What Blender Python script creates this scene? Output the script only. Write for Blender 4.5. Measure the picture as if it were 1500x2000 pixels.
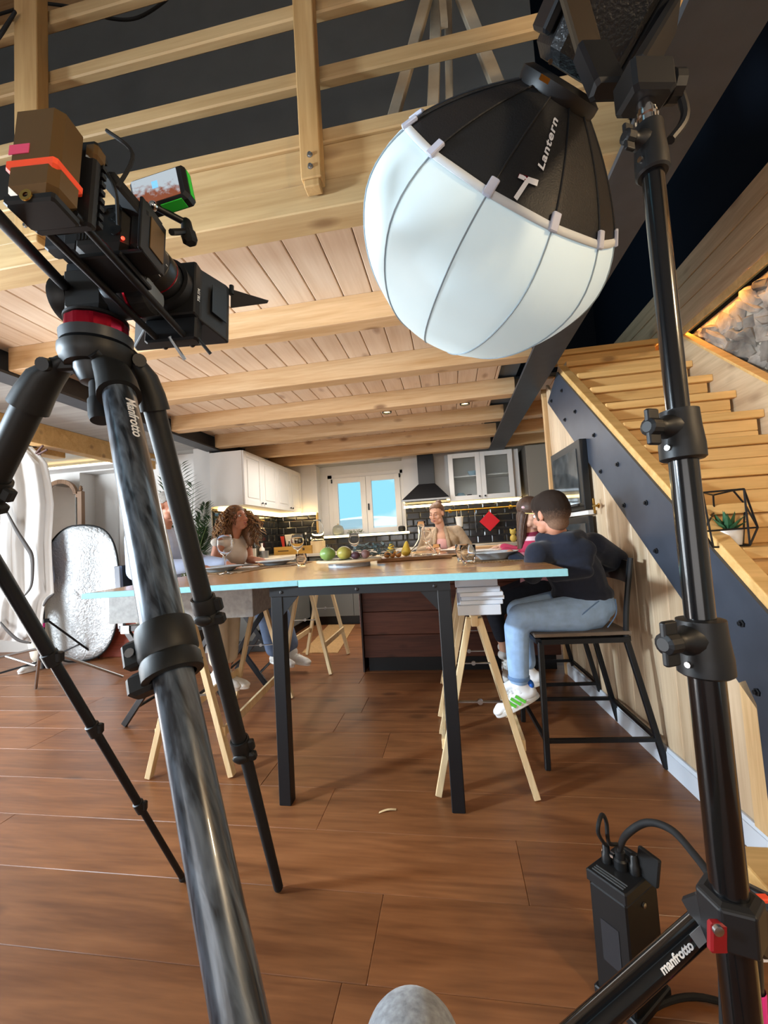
import bpy, bmesh, math, random
from mathutils import Vector, Matrix, Quaternion
random.seed(7)
for o in list(bpy.data.objects): bpy.data.objects.remove(o)
SC = bpy.context.scene; COL = SC.collection
V = Vector
# ---------------------------------------------------------------- camera
CAMZ = 1.15; FPX = 810.0
yaw, pitch, roll = [math.radians(a) for a in (-9.0, 3.633, -3.418)]
cf = V((math.sin(yaw)*math.cos(pitch), math.cos(yaw)*math.cos(pitch), math.sin(pitch)))
r0 = V((math.cos(yaw), -math.sin(yaw), 0)); u0 = r0.cross(cf)
cr = math.cos(roll)*r0 + math.sin(roll)*u0; cu = -math.sin(roll)*r0 + math.cos(roll)*u0
cd = bpy.data.cameras.new('camera'); cam = bpy.data.objects.new('camera', cd); COL.objects.link(cam)
cam.matrix_world = Matrix(((cr.x, cu.x, -cf.x, 0), (cr.y, cu.y, -cf.y, 0), (cr.z, cu.z, -cf.z, CAMZ), (0, 0, 0, 1)))
cd.sensor_fit = 'HORIZONTAL'; cd.sensor_width = 36; cd.lens = FPX/1500*36; cd.clip_start = 0.02
SC.camera = cam
CP = V((0, 0, CAMZ))
def ray(px, py): return (px-750)/FPX*cr + (1000-py)/FPX*cu + cf
def at(px, py, d): return CP + ray(px, py)*d           # depth along the view axis
def aty(px, py, y): d = ray(px, py); return CP + d*(y/d.y)
def atx(px, py, x): d = ray(px, py); return CP + d*(x/d.x)
def atz(px, py, z=0.0): d = ray(px, py); return CP + d*((z-CAMZ)/d.z)
# ---------------------------------------------------------------- world and lights
W = bpy.data.worlds.new('world'); SC.world = W; W.use_nodes = True
bg = W.node_tree.nodes['Background']; bg.inputs[0].default_value = (0.42, 0.80, 0.98, 1); bg.inputs[1].default_value = 1.15
SC.view_settings.view_transform = 'Standard'; SC.view_settings.look = 'None'
SC.view_settings.exposure = 0.45; SC.view_settings.gamma = 1.0; SC.view_settings.use_curve_mapping = False
wn = W.node_tree; tcw = wn.nodes.new('ShaderNodeTexCoord'); nw_ = wn.nodes.new('ShaderNodeTexNoise'); nw_.inputs['Scale'].default_value = 5.0; nw_.inputs['Detail'].default_value = 4
wn.links.new(tcw.outputs['Generated'], nw_.inputs['Vector']); rw_ = wn.nodes.new('ShaderNodeValToRGB'); rw_.color_ramp.elements[0].position = .44; rw_.color_ramp.elements[1].position = .62
rw_.color_ramp.elements[0].color = (.30, .68, .86, 1); rw_.color_ramp.elements[1].color = (.88, .97, 1.0, 1); wn.links.new(nw_.outputs[0], rw_.inputs[0]); wn.links.new(rw_.outputs[0], bg.inputs[0]); bg.inputs[1].default_value = .92
def area(name, loc, target, sx, sy, power, color=(1, 1, 1), spread=180):
    l = bpy.data.lights.new(name, 'AREA'); l.shape = 'RECTANGLE'; l.size = sx; l.size_y = sy
    l.energy = power; l.color = color; l.spread = math.radians(spread)
    o = bpy.data.objects.new(name, l); COL.objects.link(o); o.location = loc
    o.rotation_euler = (V(target)-V(loc)).to_track_quat('-Z', 'Y').to_euler(); return o
area('window_daylight', (-5.6, 1.55, 1.4), (0, 2.8, 1.1), 2.1, 2.0, 205, (0.84, 0.93, 1.0))
area('film_lamp', (-3.1, 0.15, 1.75), (0.9, 2.6, 1.15), 0.30, 0.30, 36, (0.72, 0.87, 1.0), 90)
area('rear_fill_light', (-0.9, -2.85, 1.0), (-0.5, 2.5, 1.5), 3.2, 1.6, 34, (1.0, 0.97, 0.95))  # added fill from behind the camera; the rear wall has no window
area('ceiling_fill_light', (-3.1, 1.2, 0.3), (-1.2, 3.2, 2.4), 0.8, 0.8, 28, (1.0, 0.97, 0.94))  # added upward fill to brighten the ceiling boards, out of view
area('kitchen_ceiling_light', (-0.9, 4.7, 2.22), (-0.9, 4.7, 0), 2.0, 0.9, 32, (1.0, 0.95, 0.88))
# ---------------------------------------------------------------- materials
def srgb(h):
    if isinstance(h, str): h = tuple(int(h[i:i+2], 16)/255 for i in (0, 2, 4))
    return tuple(c/12.92 if c <= .04045 else ((c+.055)/1.055)**2.4 for c in h) + (1,)
MATS = {}
def newmat(name):
    m = bpy.data.materials.new(name); m.use_nodes = True; MATS[name] = m
    return m, m.node_tree, m.node_tree.nodes['Principled BSDF']
def plain(name, col, rough=.5, metal=0, spec=.5, noise=0, nscale=30, bump=0, bscale=80, trans=0, ior=1.45, emit=0, ecol=None, coat=0, alpha=1, aniso=None, sheen=0):
    m, nt, p = newmat(name); c = srgb(col)
    p.inputs['Base Color'].default_value = c; p.inputs['Roughness'].default_value = rough; p.inputs['Metallic'].default_value = metal
    p.inputs['Specular IOR Level'].default_value = spec; p.inputs['IOR'].default_value = ior
    p.inputs['Transmission Weight'].default_value = trans; p.inputs['Coat Weight'].default_value = coat; p.inputs['Alpha'].default_value = alpha
    p.inputs['Sheen Weight'].default_value = sheen
    if emit: p.inputs['Emission Color'].default_value = srgb(ecol or col); p.inputs['Emission Strength'].default_value = emit
    if noise or bump:
        tc = nt.nodes.new('ShaderNodeTexCoord')
    if noise:
        n = nt.nodes.new('ShaderNodeTexNoise'); n.inputs['Scale'].default_value = nscale; n.inputs['Detail'].default_value = 5
        nt.links.new(tc.outputs['Object'], n.inputs['Vector'])
        r = nt.nodes.new('ShaderNodeValToRGB'); e = r.color_ramp.elements
        e[0].position = .3; e[1].position = .7
        e[0].color = tuple(x*(1-noise) for x in c[:3])+(1,); e[1].color = tuple(min(1, x*(1+noise*.7)) for x in c[:3])+(1,)
        nt.links.new(n.outputs[0], r.inputs[0]); nt.links.new(r.outputs[0], p.inputs['Base Color'])
    if bump:
        n = nt.nodes.new('ShaderNodeTexNoise'); n.inputs['Scale'].default_value = bscale; n.inputs['Detail'].default_value = 3
        nt.links.new(tc.outputs['Object'], n.inputs['Vector'])
        b = nt.nodes.new('ShaderNodeBump'); b.inputs['Strength'].default_value = bump; b.inputs['Distance'].default_value = .004
        nt.links.new(n.outputs[0], b.inputs['Height']); nt.links.new(b.outputs[0], p.inputs['Normal'])
    return m
def wood(name, light, dark, axis='X', knots=.5, rough=.5, scale=1.0, kcol='6b4426', contrast=1.0, var=.12, stretch=.06, swirl=.8, spec=.4):
    m, nt, p = newmat(name); N = nt.nodes.new; L = nt.links.new
    tc = N('ShaderNodeTexCoord'); oi = N('ShaderNodeObjectInfo')
    mul = N('ShaderNodeVectorMath'); mul.operation = 'SCALE'; mul.inputs[0].default_value = (37., 23., 51.); L(oi.outputs['Random'], mul.inputs['Scale'])
    add = N('ShaderNodeVectorMath'); add.operation = 'ADD'; L(tc.outputs['Object'], add.inputs[0]); L(mul.outputs[0], add.inputs[1])
    mp = N('ShaderNodeMapping'); s = [1, 1, 1]; s['XYZ'.index(axis)] = stretch; mp.inputs['Scale'].default_value = s; L(add.outputs[0], mp.inputs['Vector'])
    # knot field bends the grain around it
    mk = N('ShaderNodeMapping'); s2 = [1, 1, 1]; s2['XYZ'.index(axis)] = .45; mk.inputs['Scale'].default_value = s2; L(add.outputs[0], mk.inputs['Vector'])
    vo = N('ShaderNodeTexVoronoi'); vo.inputs['Scale'].default_value = 6.0*scale; L(mk.outputs[0], vo.inputs['Vector'])
    n1 = N('ShaderNodeTexNoise'); n1.inputs['Scale'].default_value = 14*scale; n1.inputs['Detail'].default_value = 6; n1.inputs['Distortion'].default_value = swirl
    L(mp.outputs[0], n1.inputs['Vector'])
    n2 = N('ShaderNodeTexNoise'); n2.inputs['Scale'].default_value = 90*scale; n2.inputs['Detail'].default_value = 2; L(mp.outputs[0], n2.inputs['Vector'])
    mx = N('ShaderNodeMath'); mx.operation = 'MULTIPLY_ADD'; mx.inputs[1].default_value = .30; L(n2.outputs[0], mx.inputs[0])
    m2 = N('ShaderNodeMath'); m2.operation = 'MULTIPLY'; m2.inputs[1].default_value = .72; L(n1.outputs[0], m2.inputs[0]); L(m2.outputs[0], mx.inputs[2])
    r = N('ShaderNodeValToRGB'); e = r.color_ramp.elements; h = .17/contrast
    e[0].position = .5-h; e[1].position = .5+h; e[0].color = srgb(dark); e[1].color = srgb(light); L(mx.outputs[0], r.inputs[0])
    # knots
    kr = N('ShaderNodeValToRGB'); k = kr.color_ramp.elements; k[0].position = .07; k[1].position = .19; k[0].color = (knots,)*3+(1,); k[1].color = (0, 0, 0, 1)
    L(vo.outputs['Distance'], kr.inputs[0])
    km = N('ShaderNodeMix'); km.data_type = 'RGBA'; L(kr.outputs[0], km.inputs[0]); L(r.outputs[0], km.inputs[6]); km.inputs[7].default_value = srgb(kcol)
    hv = N('ShaderNodeHueSaturation'); mr = N('ShaderNodeMapRange'); mr.inputs[3].default_value = 1-var; mr.inputs[4].default_value = 1+var
    L(oi.outputs['Random'], mr.inputs[0]); L(mr.outputs[0], hv.inputs['Value']); L(km.outputs[2], hv.inputs['Color'])
    L(hv.outputs[0], p.inputs['Base Color']); p.inputs['Roughness'].default_value = rough; p.inputs['Specular IOR Level'].default_value = spec
    b = N('ShaderNodeBump'); b.inputs['Strength'].default_value = .12; b.inputs['Distance'].default_value = .003; L(mx.outputs[0], b.inputs['Height']); L(b.outputs[0], p.inputs['Normal'])
    return m
PINE_X = wood('pine_x', 'cdab82', 'af8656', 'X', .75, .55)
PINE_Y = wood('pine_y', 'e8d4bc', 'd6bca0', 'Y', .55, .55, var=.05, kcol='8a5f40')
PINE_Z = wood('pine_z', 'dcbb8c', 'b48a5a', 'Z', .7, .55)
WALLPINE = wood('wall_pine', 'dcc4a4', 'be9f7c', 'Z', .7, .5, var=.07)
PINE_PALE = wood('pine_pale', 'e6d0a6', 'd0b183', 'Z', .3, .55, var=.06)
STAIR_X = wood('stair_pine', 'e2b878', 'c79a5a', 'X', .6, .5, var=.06)
RAIL_X = wood('rail_pine', 'c8aa7c', 'ab8a5c', 'X', .6, .55, var=.05)
RAIL_Z = wood('rail_pine_post', 'c9a470', 'a9824f', 'Z', .5, .55, var=.05)
FLOOR_W = wood('oak_floor', '96623c', '6c4226', 'X', .5, .38, scale=.8, kcol='2c180e', contrast=.9, var=.13, stretch=.10, swirl=1.6, spec=.5)
ISLAND_W = wood('dark_stained_planks', '6a3f30', '45261d', 'X', .6, .55, kcol='24120d', var=.1)
TABLE_W = wood('table_oak', 'bd8c56', '9c6c3c', 'X', .25, .22, var=.03, spec=.6)
BROWNBAND = wood('brown_boards', 'd4b894', 'b29472', 'Y', .4, .6, var=.05)
GREYWOOD = wood('grey_board_marked_concrete', 'a9a7a2', '8c8a86', 'X', .1, .8, scale=.5, kcol='7a7874', var=.03)
WHITE = plain('white_paint', 'd9d6d2', .7, noise=.03, nscale=6)
WHITECAB = plain('white_cabinet', 'e4e0da', .45)
WHITEB = plain('white_skirting', 'd5dbe4', .45)
STEEL = plain('anthracite_steel', '3a3c40', .5, spec=.5, noise=.15, nscale=12)
STEELPLATE = plain('grey_stringer_plate', '444a56', .42, .3, spec=.6, noise=.12, nscale=9)
DARKWALL = plain('dark_grey_wall', '6b757d', .85, noise=.06, nscale=5)
NAVY = plain('near_black_wall', '1c222c', .95, spec=0)
BLACK = plain('black_metal', '101216', .45, .1)
BLACKP = plain('black_plastic', '151618', .45)
BLACKR = plain('black_rubber', '121213', .75)
CHROME = plain('chrome', 'd8d8d8', .12, 1.0)
STEELBR = plain('brushed_steel', 'a8a9aa', .3, 1.0)
BRASS = plain('brass', 'c9a04e', .25, 1.0)
LEDS = plain('warm_led_strong', 'ffd98c', .5, emit=30, ecol='ffc66a')
LED = plain('warm_led', 'ffe7ae', .5, emit=8.5, ecol='ffdf9c')
GLASS = plain('clear_glass', 'ffffff', .0, trans=1.0, ior=1.14, spec=1.0)
PANE = plain('thin_pane', 'f4fbff', .0, trans=1.0, ior=1.02, spec=.6)
TILE = plain('black_glazed_tile', '24262b', .12, spec=.7, coat=.3)
# ---------------------------------------------------------------- mesh builder
class MB:
    def __init__(s): s.v = []; s.f = []
    def add(s, vs, fs):
        b = len(s.v); s.v += [V(p) for p in vs]; s.f += [tuple(i+b for i in f) for f in fs]; return s
    def frame(s, c, half, X, Y, Z, ch=0):
        c = V(c); a, b, d = half
        if not ch:
            vs = [c+X*(a*i)+Y*(b*j)+Z*(d*k) for k in (-1, 1) for j in (-1, 1) for i in (-1, 1)]
            return s.add(vs, [(0, 2, 3, 1), (4, 5, 7, 6), (0, 1, 5, 4), (2, 6, 7, 3), (0, 4, 6, 2), (1, 3, 7, 5)])
        # all edges along Z and the top ring chamfered: octagonal prism with bevelled caps
        ch = min(ch, a*.45, b*.45, d*.45); ring = []
        for (z, ins) in ((-d, ch), (-d+ch, 0), (d-ch, 0), (d, ch)):
            aa, bb = a-ins, b-ins; k = ch
            ring.append([c+X*x+Y*y+Z*z for x, y in ((-aa+k, -bb), (aa-k, -bb), (aa, -bb+k), (aa, bb-k), (aa-k, bb), (-aa+k, bb), (-aa, bb-k), (-aa, -bb+k))])
        return s.loft(ring)
    def box(s, x0, x1, y0, y1, z0, z1, ch=0):
        return s.frame(((x0+x1)/2, (y0+y1)/2, (z0+z1)/2), ((x1-x0)/2, (y1-y0)/2, (z1-z0)/2), V((1, 0, 0)), V((0, 1, 0)), V((0, 0, 1)), ch)
    def bar(s, p, q, w, h, up=(0, 0, 1), ch=0):
        p = V(p); q = V(q); Z = (q-p).normalized(); X = V(up).cross(Z)
        if X.length < 1e-4: X = V((1, 0, 0)).cross(Z)
        X.normalize(); Y = Z.cross(X)
        return s.frame((p+q)/2, (w/2, h/2, (q-p).length/2), X, Y, Z, ch)
    def loft(s, rings, cap=True, close=True):
        n = len(rings[0]); b = len(s.v); fs = []
        for i in range(len(rings)-1):
            for j in range(n if close else n-1):
                k = (j+1) % n; fs.append((i*n+j, i*n+k, (i+1)*n+k, (i+1)*n+j))
        if cap and close: fs += [tuple(range(n))[::-1], tuple(range((len(rings)-1)*n, len(rings)*n))]
        return s.add([p for r in rings for p in r], fs)
    def tube(s, pts, r, n=10, cap=True, closed=False):
        pts = [V(p) for p in pts]; m = len(pts); rs = r if isinstance(r, (list, tuple)) else [r]*m; rings = []; X = None
        for i, p in enumerate(pts):
            a = pts[i-1] if i else (pts[-1] if closed else p); c = pts[i+1] if i < m-1 else (pts[0] if closed else p); t = (c-a).normalized()
            if X is None:
                X = t.orthogonal().normalized()
            else: X = (X-t*X.dot(t)).normalized()
            Y = t.cross(X); rings.append([p+(X*math.cos(2*math.pi*k/n)+Y*math.sin(2*math.pi*k/n))*rs[i] for k in range(n)])
        if closed: rings.append(rings[0]); cap = False
        return s.loft(rings, cap)
    def lathe(s, prof, o=(0, 0, 0), ax=(0, 0, 1), n=24, X=None, mod=None, cap=False):
        o = V(o); Z = V(ax).normalized(); X = (V(X)-Z*V(X).dot(Z)).normalized() if X else Z.orthogonal().normalized(); Y = Z.cross(X)
        rings = []
        for r, t in prof:
            rings.append([o+Z*t+(X*math.cos(2*math.pi*k/n)+Y*math.sin(2*math.pi*k/n))*(max(r, 1e-5)*(mod(k, t) if mod else 1)) for k in range(n)])
        return s.loft(rings, cap)
    def ell(s, c, r, n=14, R=None):
        c = V(c); r = (r, r, r) if isinstance(r, (int, float)) else r; rings = []
        X, Y, Z = R if R else (V((1, 0, 0)), V((0, 1, 0)), V((0, 0, 1)))
        m = max(6, n//2)
        for i in range(m+1):
            th = math.pi*i/m; sn = max(math.sin(th), 1e-4); rings.append([c+X*(r[0]*sn*math.cos(2*math.pi*k/n))+Y*(r[1]*sn*math.sin(2*math.pi*k/n))-Z*(r[2]*math.cos(th)) for k in range(n)])
        return s.loft(rings, False)
    def cap2(s, p, q, r1, r2, n=14):                       # tapered capsule
        p = V(p); q = V(q); d = q-p; L = max(d.length, 1e-5); Z = d/L; prof = []
        for i in range(6): a = -math.pi/2+i*math.pi/2/5; prof.append((r1*math.cos(a), r1*math.sin(a)))
        for i in range(6): a = i*math.pi/2/5; prof.append((r2*math.cos(a), L+r2*math.sin(a)))
        return s.lathe(prof, p, Z, n)
    def prism(s, pts, ext):
        pts = [V(p) for p in pts]; e = V(ext); n = len(pts)
        return s.add(pts+[p+e for p in pts], [tuple(range(n))[::-1], tuple(range(n, 2*n))]+[(i, (i+1) % n, (i+1) % n+n, i+n) for i in range(n)])
    def build(s, name, mat, parent=None, smooth=False, bevel=0, kind=None, seg=2):
        me = bpy.data.meshes.new(name)
        org = wloc(parent) if parent else (sum(s.v, V())/len(s.v))
        if not parent: org = V((org.x, org.y, min(p.z for p in s.v)))
        me.from_pydata([p-org for p in s.v], [], s.f); 
        bm = bmesh.new(); bm.from_mesh(me); bmesh.ops.recalc_face_normals(bm, faces=bm.faces); bm.to_mesh(me); bm.free()
        me.materials.append(mat)
        o = bpy.data.objects.new(name, me); COL.objects.link(o)
        if parent: o.parent = parent
        else: o.location = org
        if smooth:
            for p in me.polygons: p.use_smooth = True
            if smooth != 'all': me.set_sharp_from_angle(angle=math.radians(40))
        if bevel:
            b = o.modifiers.new('bevel', 'BEVEL'); b.width = bevel; b.segments = seg; b.limit_method = 'ANGLE'; b.harden_normals = False
        if kind: o['kind'] = kind
        return o
def wloc(o):
    l = V()
    while o: l += V(o.location); o = o.parent
    return l
def tag(o, label=None, cat=None, group=None, kind=None):
    if label: o['label'] = label
    if cat: o['category'] = cat
    if group: o['group'] = group
    if kind: o['kind'] = kind
    return o
def thing(name, loc, label=None, cat=None, group=None, kind=None):
    o = bpy.data.objects.new(name, None); COL.objects.link(o); o.location = loc; o.empty_display_size = .05
    return tag(o, label, cat, group, kind)
def copy_tree(o, parent=None):
    c = o.copy(); COL.objects.link(c); c.parent = parent
    for ch in [x for x in bpy.data.objects if x.parent == o]: copy_tree(ch, c)
    return c
def blob(name, prims, mat, parent=None, vox=.008, smooth=4, dec=0):   # tapered capsules and ellipsoids fused into one continuous skin
    m = MB()
    for q in prims:
        if q[0] == 'c': m.cap2(q[1], q[3], q[2], q[4], 16)
        else: m.ell(q[1], q[2], 18, q[3] if len(q) > 3 else None)
    o = m.build(name, mat, parent)
    a = o.modifiers.new('r', 'REMESH'); a.mode = 'VOXEL'; a.voxel_size = vox
    b = o.modifiers.new('s', 'SMOOTH'); b.factor = .5; b.iterations = smooth
    dg = bpy.context.evaluated_depsgraph_get(); me = bpy.data.meshes.new_from_object(o.evaluated_get(dg))
    o.modifiers.clear(); old = o.data; o.data = me; bpy.data.meshes.remove(old); me.name = name
    for p in me.polygons: p.use_smooth = True
    return o
def spline(pts, n=8):
    pts = [V(p) for p in pts]; out = []
    for i in range(len(pts)-1):
        p0 = pts[max(i-1, 0)]; p1 = pts[i]; p2 = pts[i+1]; p3 = pts[min(i+2, len(pts)-1)]
        for k in range(n):
            t = k/n; out.append(.5*((2*p1)+(p2-p0)*t+(2*p0-5*p1+4*p2-p3)*t*t+(3*p1-p0-3*p2+p3)*t**3))
    return out+[pts[-1]]
def text(name, body, size, mat, parent, o, X, Y, depth=.0004, bold=0, shear=0):
    c = bpy.data.curves.new(name, 'FONT'); c.body = body; c.size = size; c.extrude = depth; c.offset = bold; c.shear = shear; c.align_x = 'LEFT'
    t = bpy.data.objects.new(name, c); COL.objects.link(t)
    dg = bpy.context.evaluated_depsgraph_get(); me = bpy.data.meshes.new_from_object(t.evaluated_get(dg)); bpy.data.objects.remove(t)
    X = V(X).normalized(); Z = X.cross(V(Y)).normalized(); Y = Z.cross(X); org = wloc(parent); o = V(o)
    for v in me.vertices: v.co = o+X*v.co.x+Y*v.co.y+Z*v.co.z-org
    me.materials.clear(); me.materials.append(mat)
    t = bpy.data.objects.new(name, me); COL.objects.link(t); t.parent = parent; return t
# ================================================================ SETTING
def part(name, mat, parent, x0, x1, y0, y1, z0, z1, ch=0, bevel=0): return MB().box(x0, x1, y0, y1, z0, z1, ch).build(name, mat, parent, bevel=bevel)
# floor: wide oak planks laid across the room
fl = MB().box(-6.2, 2.4, -3.0, 6.4, -.12, -.021).build('floor', plain('subfloor', '2a1a10', .9), kind='structure')
PW = .2755; rng = random.Random(3); y = 1.117-PW*14
while y < 6.3:
    x = -6.2-rng.random()*1.6
    js = {1.117: -.297, 1.392: -.755}.get(round(y, 3))
    if js is not None: x = js-2.2*3
    while x < 2.3:
        ln = 2.2
        a, b = max(x, -6.15), min(x+ln, 2.35)
        if b-a > .1: MB().box(a+.0004, b-.0004, y+.0004, min(y+PW, 6.35)-.0004, -.02, 0, .0016).build('plank', FLOOR_W, fl)
        x += ln
    y += PW
# ceiling under the loft: joists and boards, with the loft deck edge
ce = MB().box(-2.6, .62, 1.30, 6.3, 2.435, 2.5).box(.62, 1.45, 3.6, 4.74, 2.435, 2.455).box(.62, 1.45, 4.74, 6.3, 2.435, 2.5).build('ceiling', DARKWALL, kind='structure')
x = -.917-.151*11
while x < .48:
    MB().box(x+.002, min(x+.151, .47)-.002, 1.41, 6.25, 2.41, 2.432, .004).build('board', PINE_Y, ce); x += .151
x = .80
while x < 1.4:
    MB().box(x+.002, min(x+.151, 1.42)-.002, 3.62, 6.25, 2.41, 2.432, .004).build('board', PINE_Y, ce); x += .151
for i, yb in enumerate((2.13, 2.85, 3.58, 4.31, 5.0, 5.69)):
    MB().box(-2.52, .60, yb-.11, yb, 2.27, 2.412, .004).build('joist', PINE_X, ce)
    if yb > 3.6: MB().box(.76, 1.42, yb-.11, yb, 2.27, 2.412, .004).build('joist', PINE_X, ce)
MB().box(-4.2, .62, 1.29, 1.40, 2.27, 2.37, .004).build('joist', RAIL_X, ce)
MB().box(-4.2, .62, 1.295, 1.40, 2.3705, 2.50, .004).build('fascia_board', RAIL_X, ce)
MB().box(-4.2, .62, 1.285, 1.42, 2.5005, 2.55, .004).build('deck_edge', RAIL_X, ce)
# steel beams either side
t1 = MB().box(-2.675, -2.52, 1.35, 6.2, 2.25, 2.266); t1.box(-2.61, -2.595, 1.35, 6.2, 2.266, 2.43); t1.build('trim_1', STEEL, kind='structure')
t2 = MB().box(.575, .775, -.2, 6.2, 2.25, 2.268); t2.box(.665, .685, -.2, 6.2, 2.268, 2.45); t2.build('trim_2', STEEL, kind='structure')
MB().box(.47, .60, 1.41, 6.2, 2.436, 2.45).build('dark_gap_strip', NAVY, kind='structure')  # dark strip standing in for the shade where the boards stop short
# board-marked concrete ceiling over the left room, with two glued beams
cl = MB().box(-6.2, -2.672, .6, 4.75, 2.30, 2.40).build('ceiling_left', GREYWOOD, kind='structure')
MB().box(-3.495, -3.375, 1.9, 4.36, 2.12, 2.30, .004).build('beam', STAIR_X, cl); MB().box(-3.77, -3.64, 1.6, 3.45, 2.11, 2.30, .004).build('beam', STAIR_X, cl)
# walls
wb = MB()
for a in ((-2.75, -2.0, 6.1, 6.5, 0, 2.41), (-.64, 1.55, 6.1, 6.5, 0, 2.41), (-2.0, -.64, 6.1, 6.5, 0, 1.235), (-2.0, -.64, 6.1, 6.5, 2.335, 2.41)): wb.box(*a)
wall_back = wb.build('wall_back', WHITE, kind='structure')
MB().box(-2.0, -.64, 6.1, 6.35, 2.325, 2.336).build('soffit', GREYWOOD, wall_back)
MB().box(-2.85, -2.65, 4.30, 6.2, 0, 2.40).build('wall_kitchen_left', WHITE, kind='structure')
wl = MB()
for a in ((-6.2, -4.55, 4.5, 4.72, 0, 2.31), (-3.55, -2.66, 4.5, 4.72, 0, 2.31), (-4.55, -3.55, 4.5, 4.72, 2.2, 2.31), (-4.55, -3.55, 4.72, 4.76, 0, 2.31)): wl.box(*a)
wall_left_back = wl.build('wall_left_back', WHITE, kind='structure')
MB().box(-6.15, -3.35, 4.28, 4.5, 2.215, 2.236).build('ledge', WHITE, wall_left_back)
MB().box(-6.15, -3.35, 4.44, 4.498, 2.237, 2.30).build('fascia', GREYWOOD, wall_left_back)
MB().box(-6.1, -3.4, 4.30, 4.32, 2.237, 2.25).build('led_strip', LED, wall_left_back)
dr = MB(); dr.box(-4.14, -4.08, 4.66, 4.72, 0, 2.12); dr.box(-3.62, -3.56, 4.66, 4.72, 0, 2.12); dr.box(-4.14, -3.56, 4.66, 4.72, 2.12, 2.18)
d1 = dr.build('door_1', WHITECAB, kind='structure', bevel=.004)
MB().box(-4.075, -3.625, 4.69, 4.715, .01, 2.115).build('leaf', WHITECAB, d1, bevel=.003)
hk = MB()
for hz in (1.80, 1.66): hk.box(-4.02, -3.90, 4.672, 4.684, hz, hz+.012); hk.box(-3.965, -3.953, 4.684, 4.694, hz-.1, hz+.01)
hk.box(-3.966, -3.954, 4.672, 4.69, 1.5, 1.82); hk.build('hook_rail', STEELBR, d1)
# loft beyond the railing
lw = MB(); lw.box(-6.5, .9, 3.2, 3.3, 2.55, 8); lw.build('wall_loft', DARKWALL, kind='structure')
zc = aty(200, 32, 3.2).z
lc = MB().box(-6.5, .9, -1.5, 3.3, zc+.03, zc+.1).build('ceiling_loft', DARKWALL, kind='structure')
for k in range(18): MB().box(-6.4, .9, 3.19-.2*(k+1)+.002, 3.19-.2*k-.002, zc, zc+.028, .005).build('board', PINE_X, lc)
MB().box(-6.5, .6, 1.42, 3.3, 2.502, 2.54).build('floor_loft', PINE_X, kind='structure')
# stairwell far wall and the right-hand wall
MB().box(.3, 3.2, 4.75, 4.85, 2.46, 8).build('wall_stairwell', NAVY, kind='structure')
wr = MB().box(1.71, 1.85, -1.5, 4.8, 2.90, 8).build('wall_right_upper', NAVY, kind='structure')
bandp = MB().box(1.715, 1.85, -.6, 4.75, 2.442, 2.90).build('wall_right_band', NAVY, kind='structure')
for k in range(3): MB().box(1.67, 1.714, -.6, 4.74, 2.470+.142*k+.0015, 2.470+.142*(k+1)-.0015, .004).build('board', BROWNBAND, bandp)
MB().box(1.662, 1.67, -.6, 4.74, 2.418, 2.469).build('edge_strip', STAIR_X, bandp)
# stone wall: rough slabs set in pale mortar
def stone_mat():
    m, nt, p = newmat('rough_slate'); N = nt.nodes.new; L = nt.links.new
    tc = N('ShaderNodeTexCoord'); oi = N('ShaderNodeObjectInfo'); n = N('ShaderNodeTexNoise'); n.inputs['Scale'].default_value = 9; n.inputs['Detail'].default_value = 8
    L(tc.outputs['Object'], n.inputs['Vector']); r = N('ShaderNodeValToRGB'); e = r.color_ramp.elements; e[0].color = srgb('5b534d'); e[1].color = srgb('a39a8e'); e[0].position = .3; e[1].position = .7
    L(n.outputs[0], r.inputs[0]); hv = N('ShaderNodeHueSaturation'); mr = N('ShaderNodeMapRange'); mr.inputs[3].default_value = .55; mr.inputs[4].default_value = 1.35
    L(oi.outputs['Random'], mr.inputs[0]); L(mr.outputs[0], hv.inputs['Value']); L(r.outputs[0], hv.inputs['Color']); L(hv.outputs[0], p.inputs['Base Color']); p.inputs['Roughness'].default_value = .9
    b = N('ShaderNodeBump'); b.inputs['Strength'].default_value = .8; b.inputs['Distance'].default_value = .01; L(n.outputs[0], b.inputs['Height']); L(b.outputs[0], p.inputs['Normal']); return m
STONE = stone_mat(); MORTAR = plain('pale_mortar', 'b9ad9b', .95, noise=.25, nscale=25, bump=.8, bscale=30)
ws = MB().box(1.75, 1.95, -.6, 4.75, 0, 2.44).build('wall_right', MORTAR, kind='structure')
rs = random.Random(11); yy = .9
while yy < 4.3:
    zz = 1.15+max(0, (yy-1.6)*.75)+rs.random()*.05
    while zz < 2.40:
        L_ = .11+rs.random()*.16; H_ = .045+rs.random()*.075; a = rs.uniform(.25, 1.05)
        c = V((1.75, yy+rs.uniform(-.03, .03), zz)); Y = V((0, math.cos(a), math.sin(a))); Z = V((0, -math.sin(a), math.cos(a)))
        n = rs.randint(7, 9); base = []; mid = []; top = []; tl = V((0, rs.uniform(-.35, .35), rs.uniform(-.35, .35))); hgt = rs.uniform(.010, .038)
        for k in range(n):
            t = 2*math.pi*k/n+rs.uniform(-.28, .28); q = rs.uniform(.7, 1.15)
            d = Y*(L_*.6*math.cos(t)*q)+Z*(H_*.6*math.sin(t)*q); base.append(c+d); h1 = hgt*rs.uniform(.6, 1.1)+d.dot(tl)*.5; mid.append(c+d*rs.uniform(.85, 1.0)-V((max(.004, h1*.75), 0, 0))); top.append(c+d*rs.uniform(.55, .8)-V((max(.006, h1*1.1), 0, 0)))
        MB().loft([base, mid, top]).build('stone', STONE, ws); zz += H_*.92
    yy += .105
MB().box(1.673, 1.68, -.5, 4.6, 2.455, 2.465).build('led_strip', LEDS, bandp)
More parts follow.
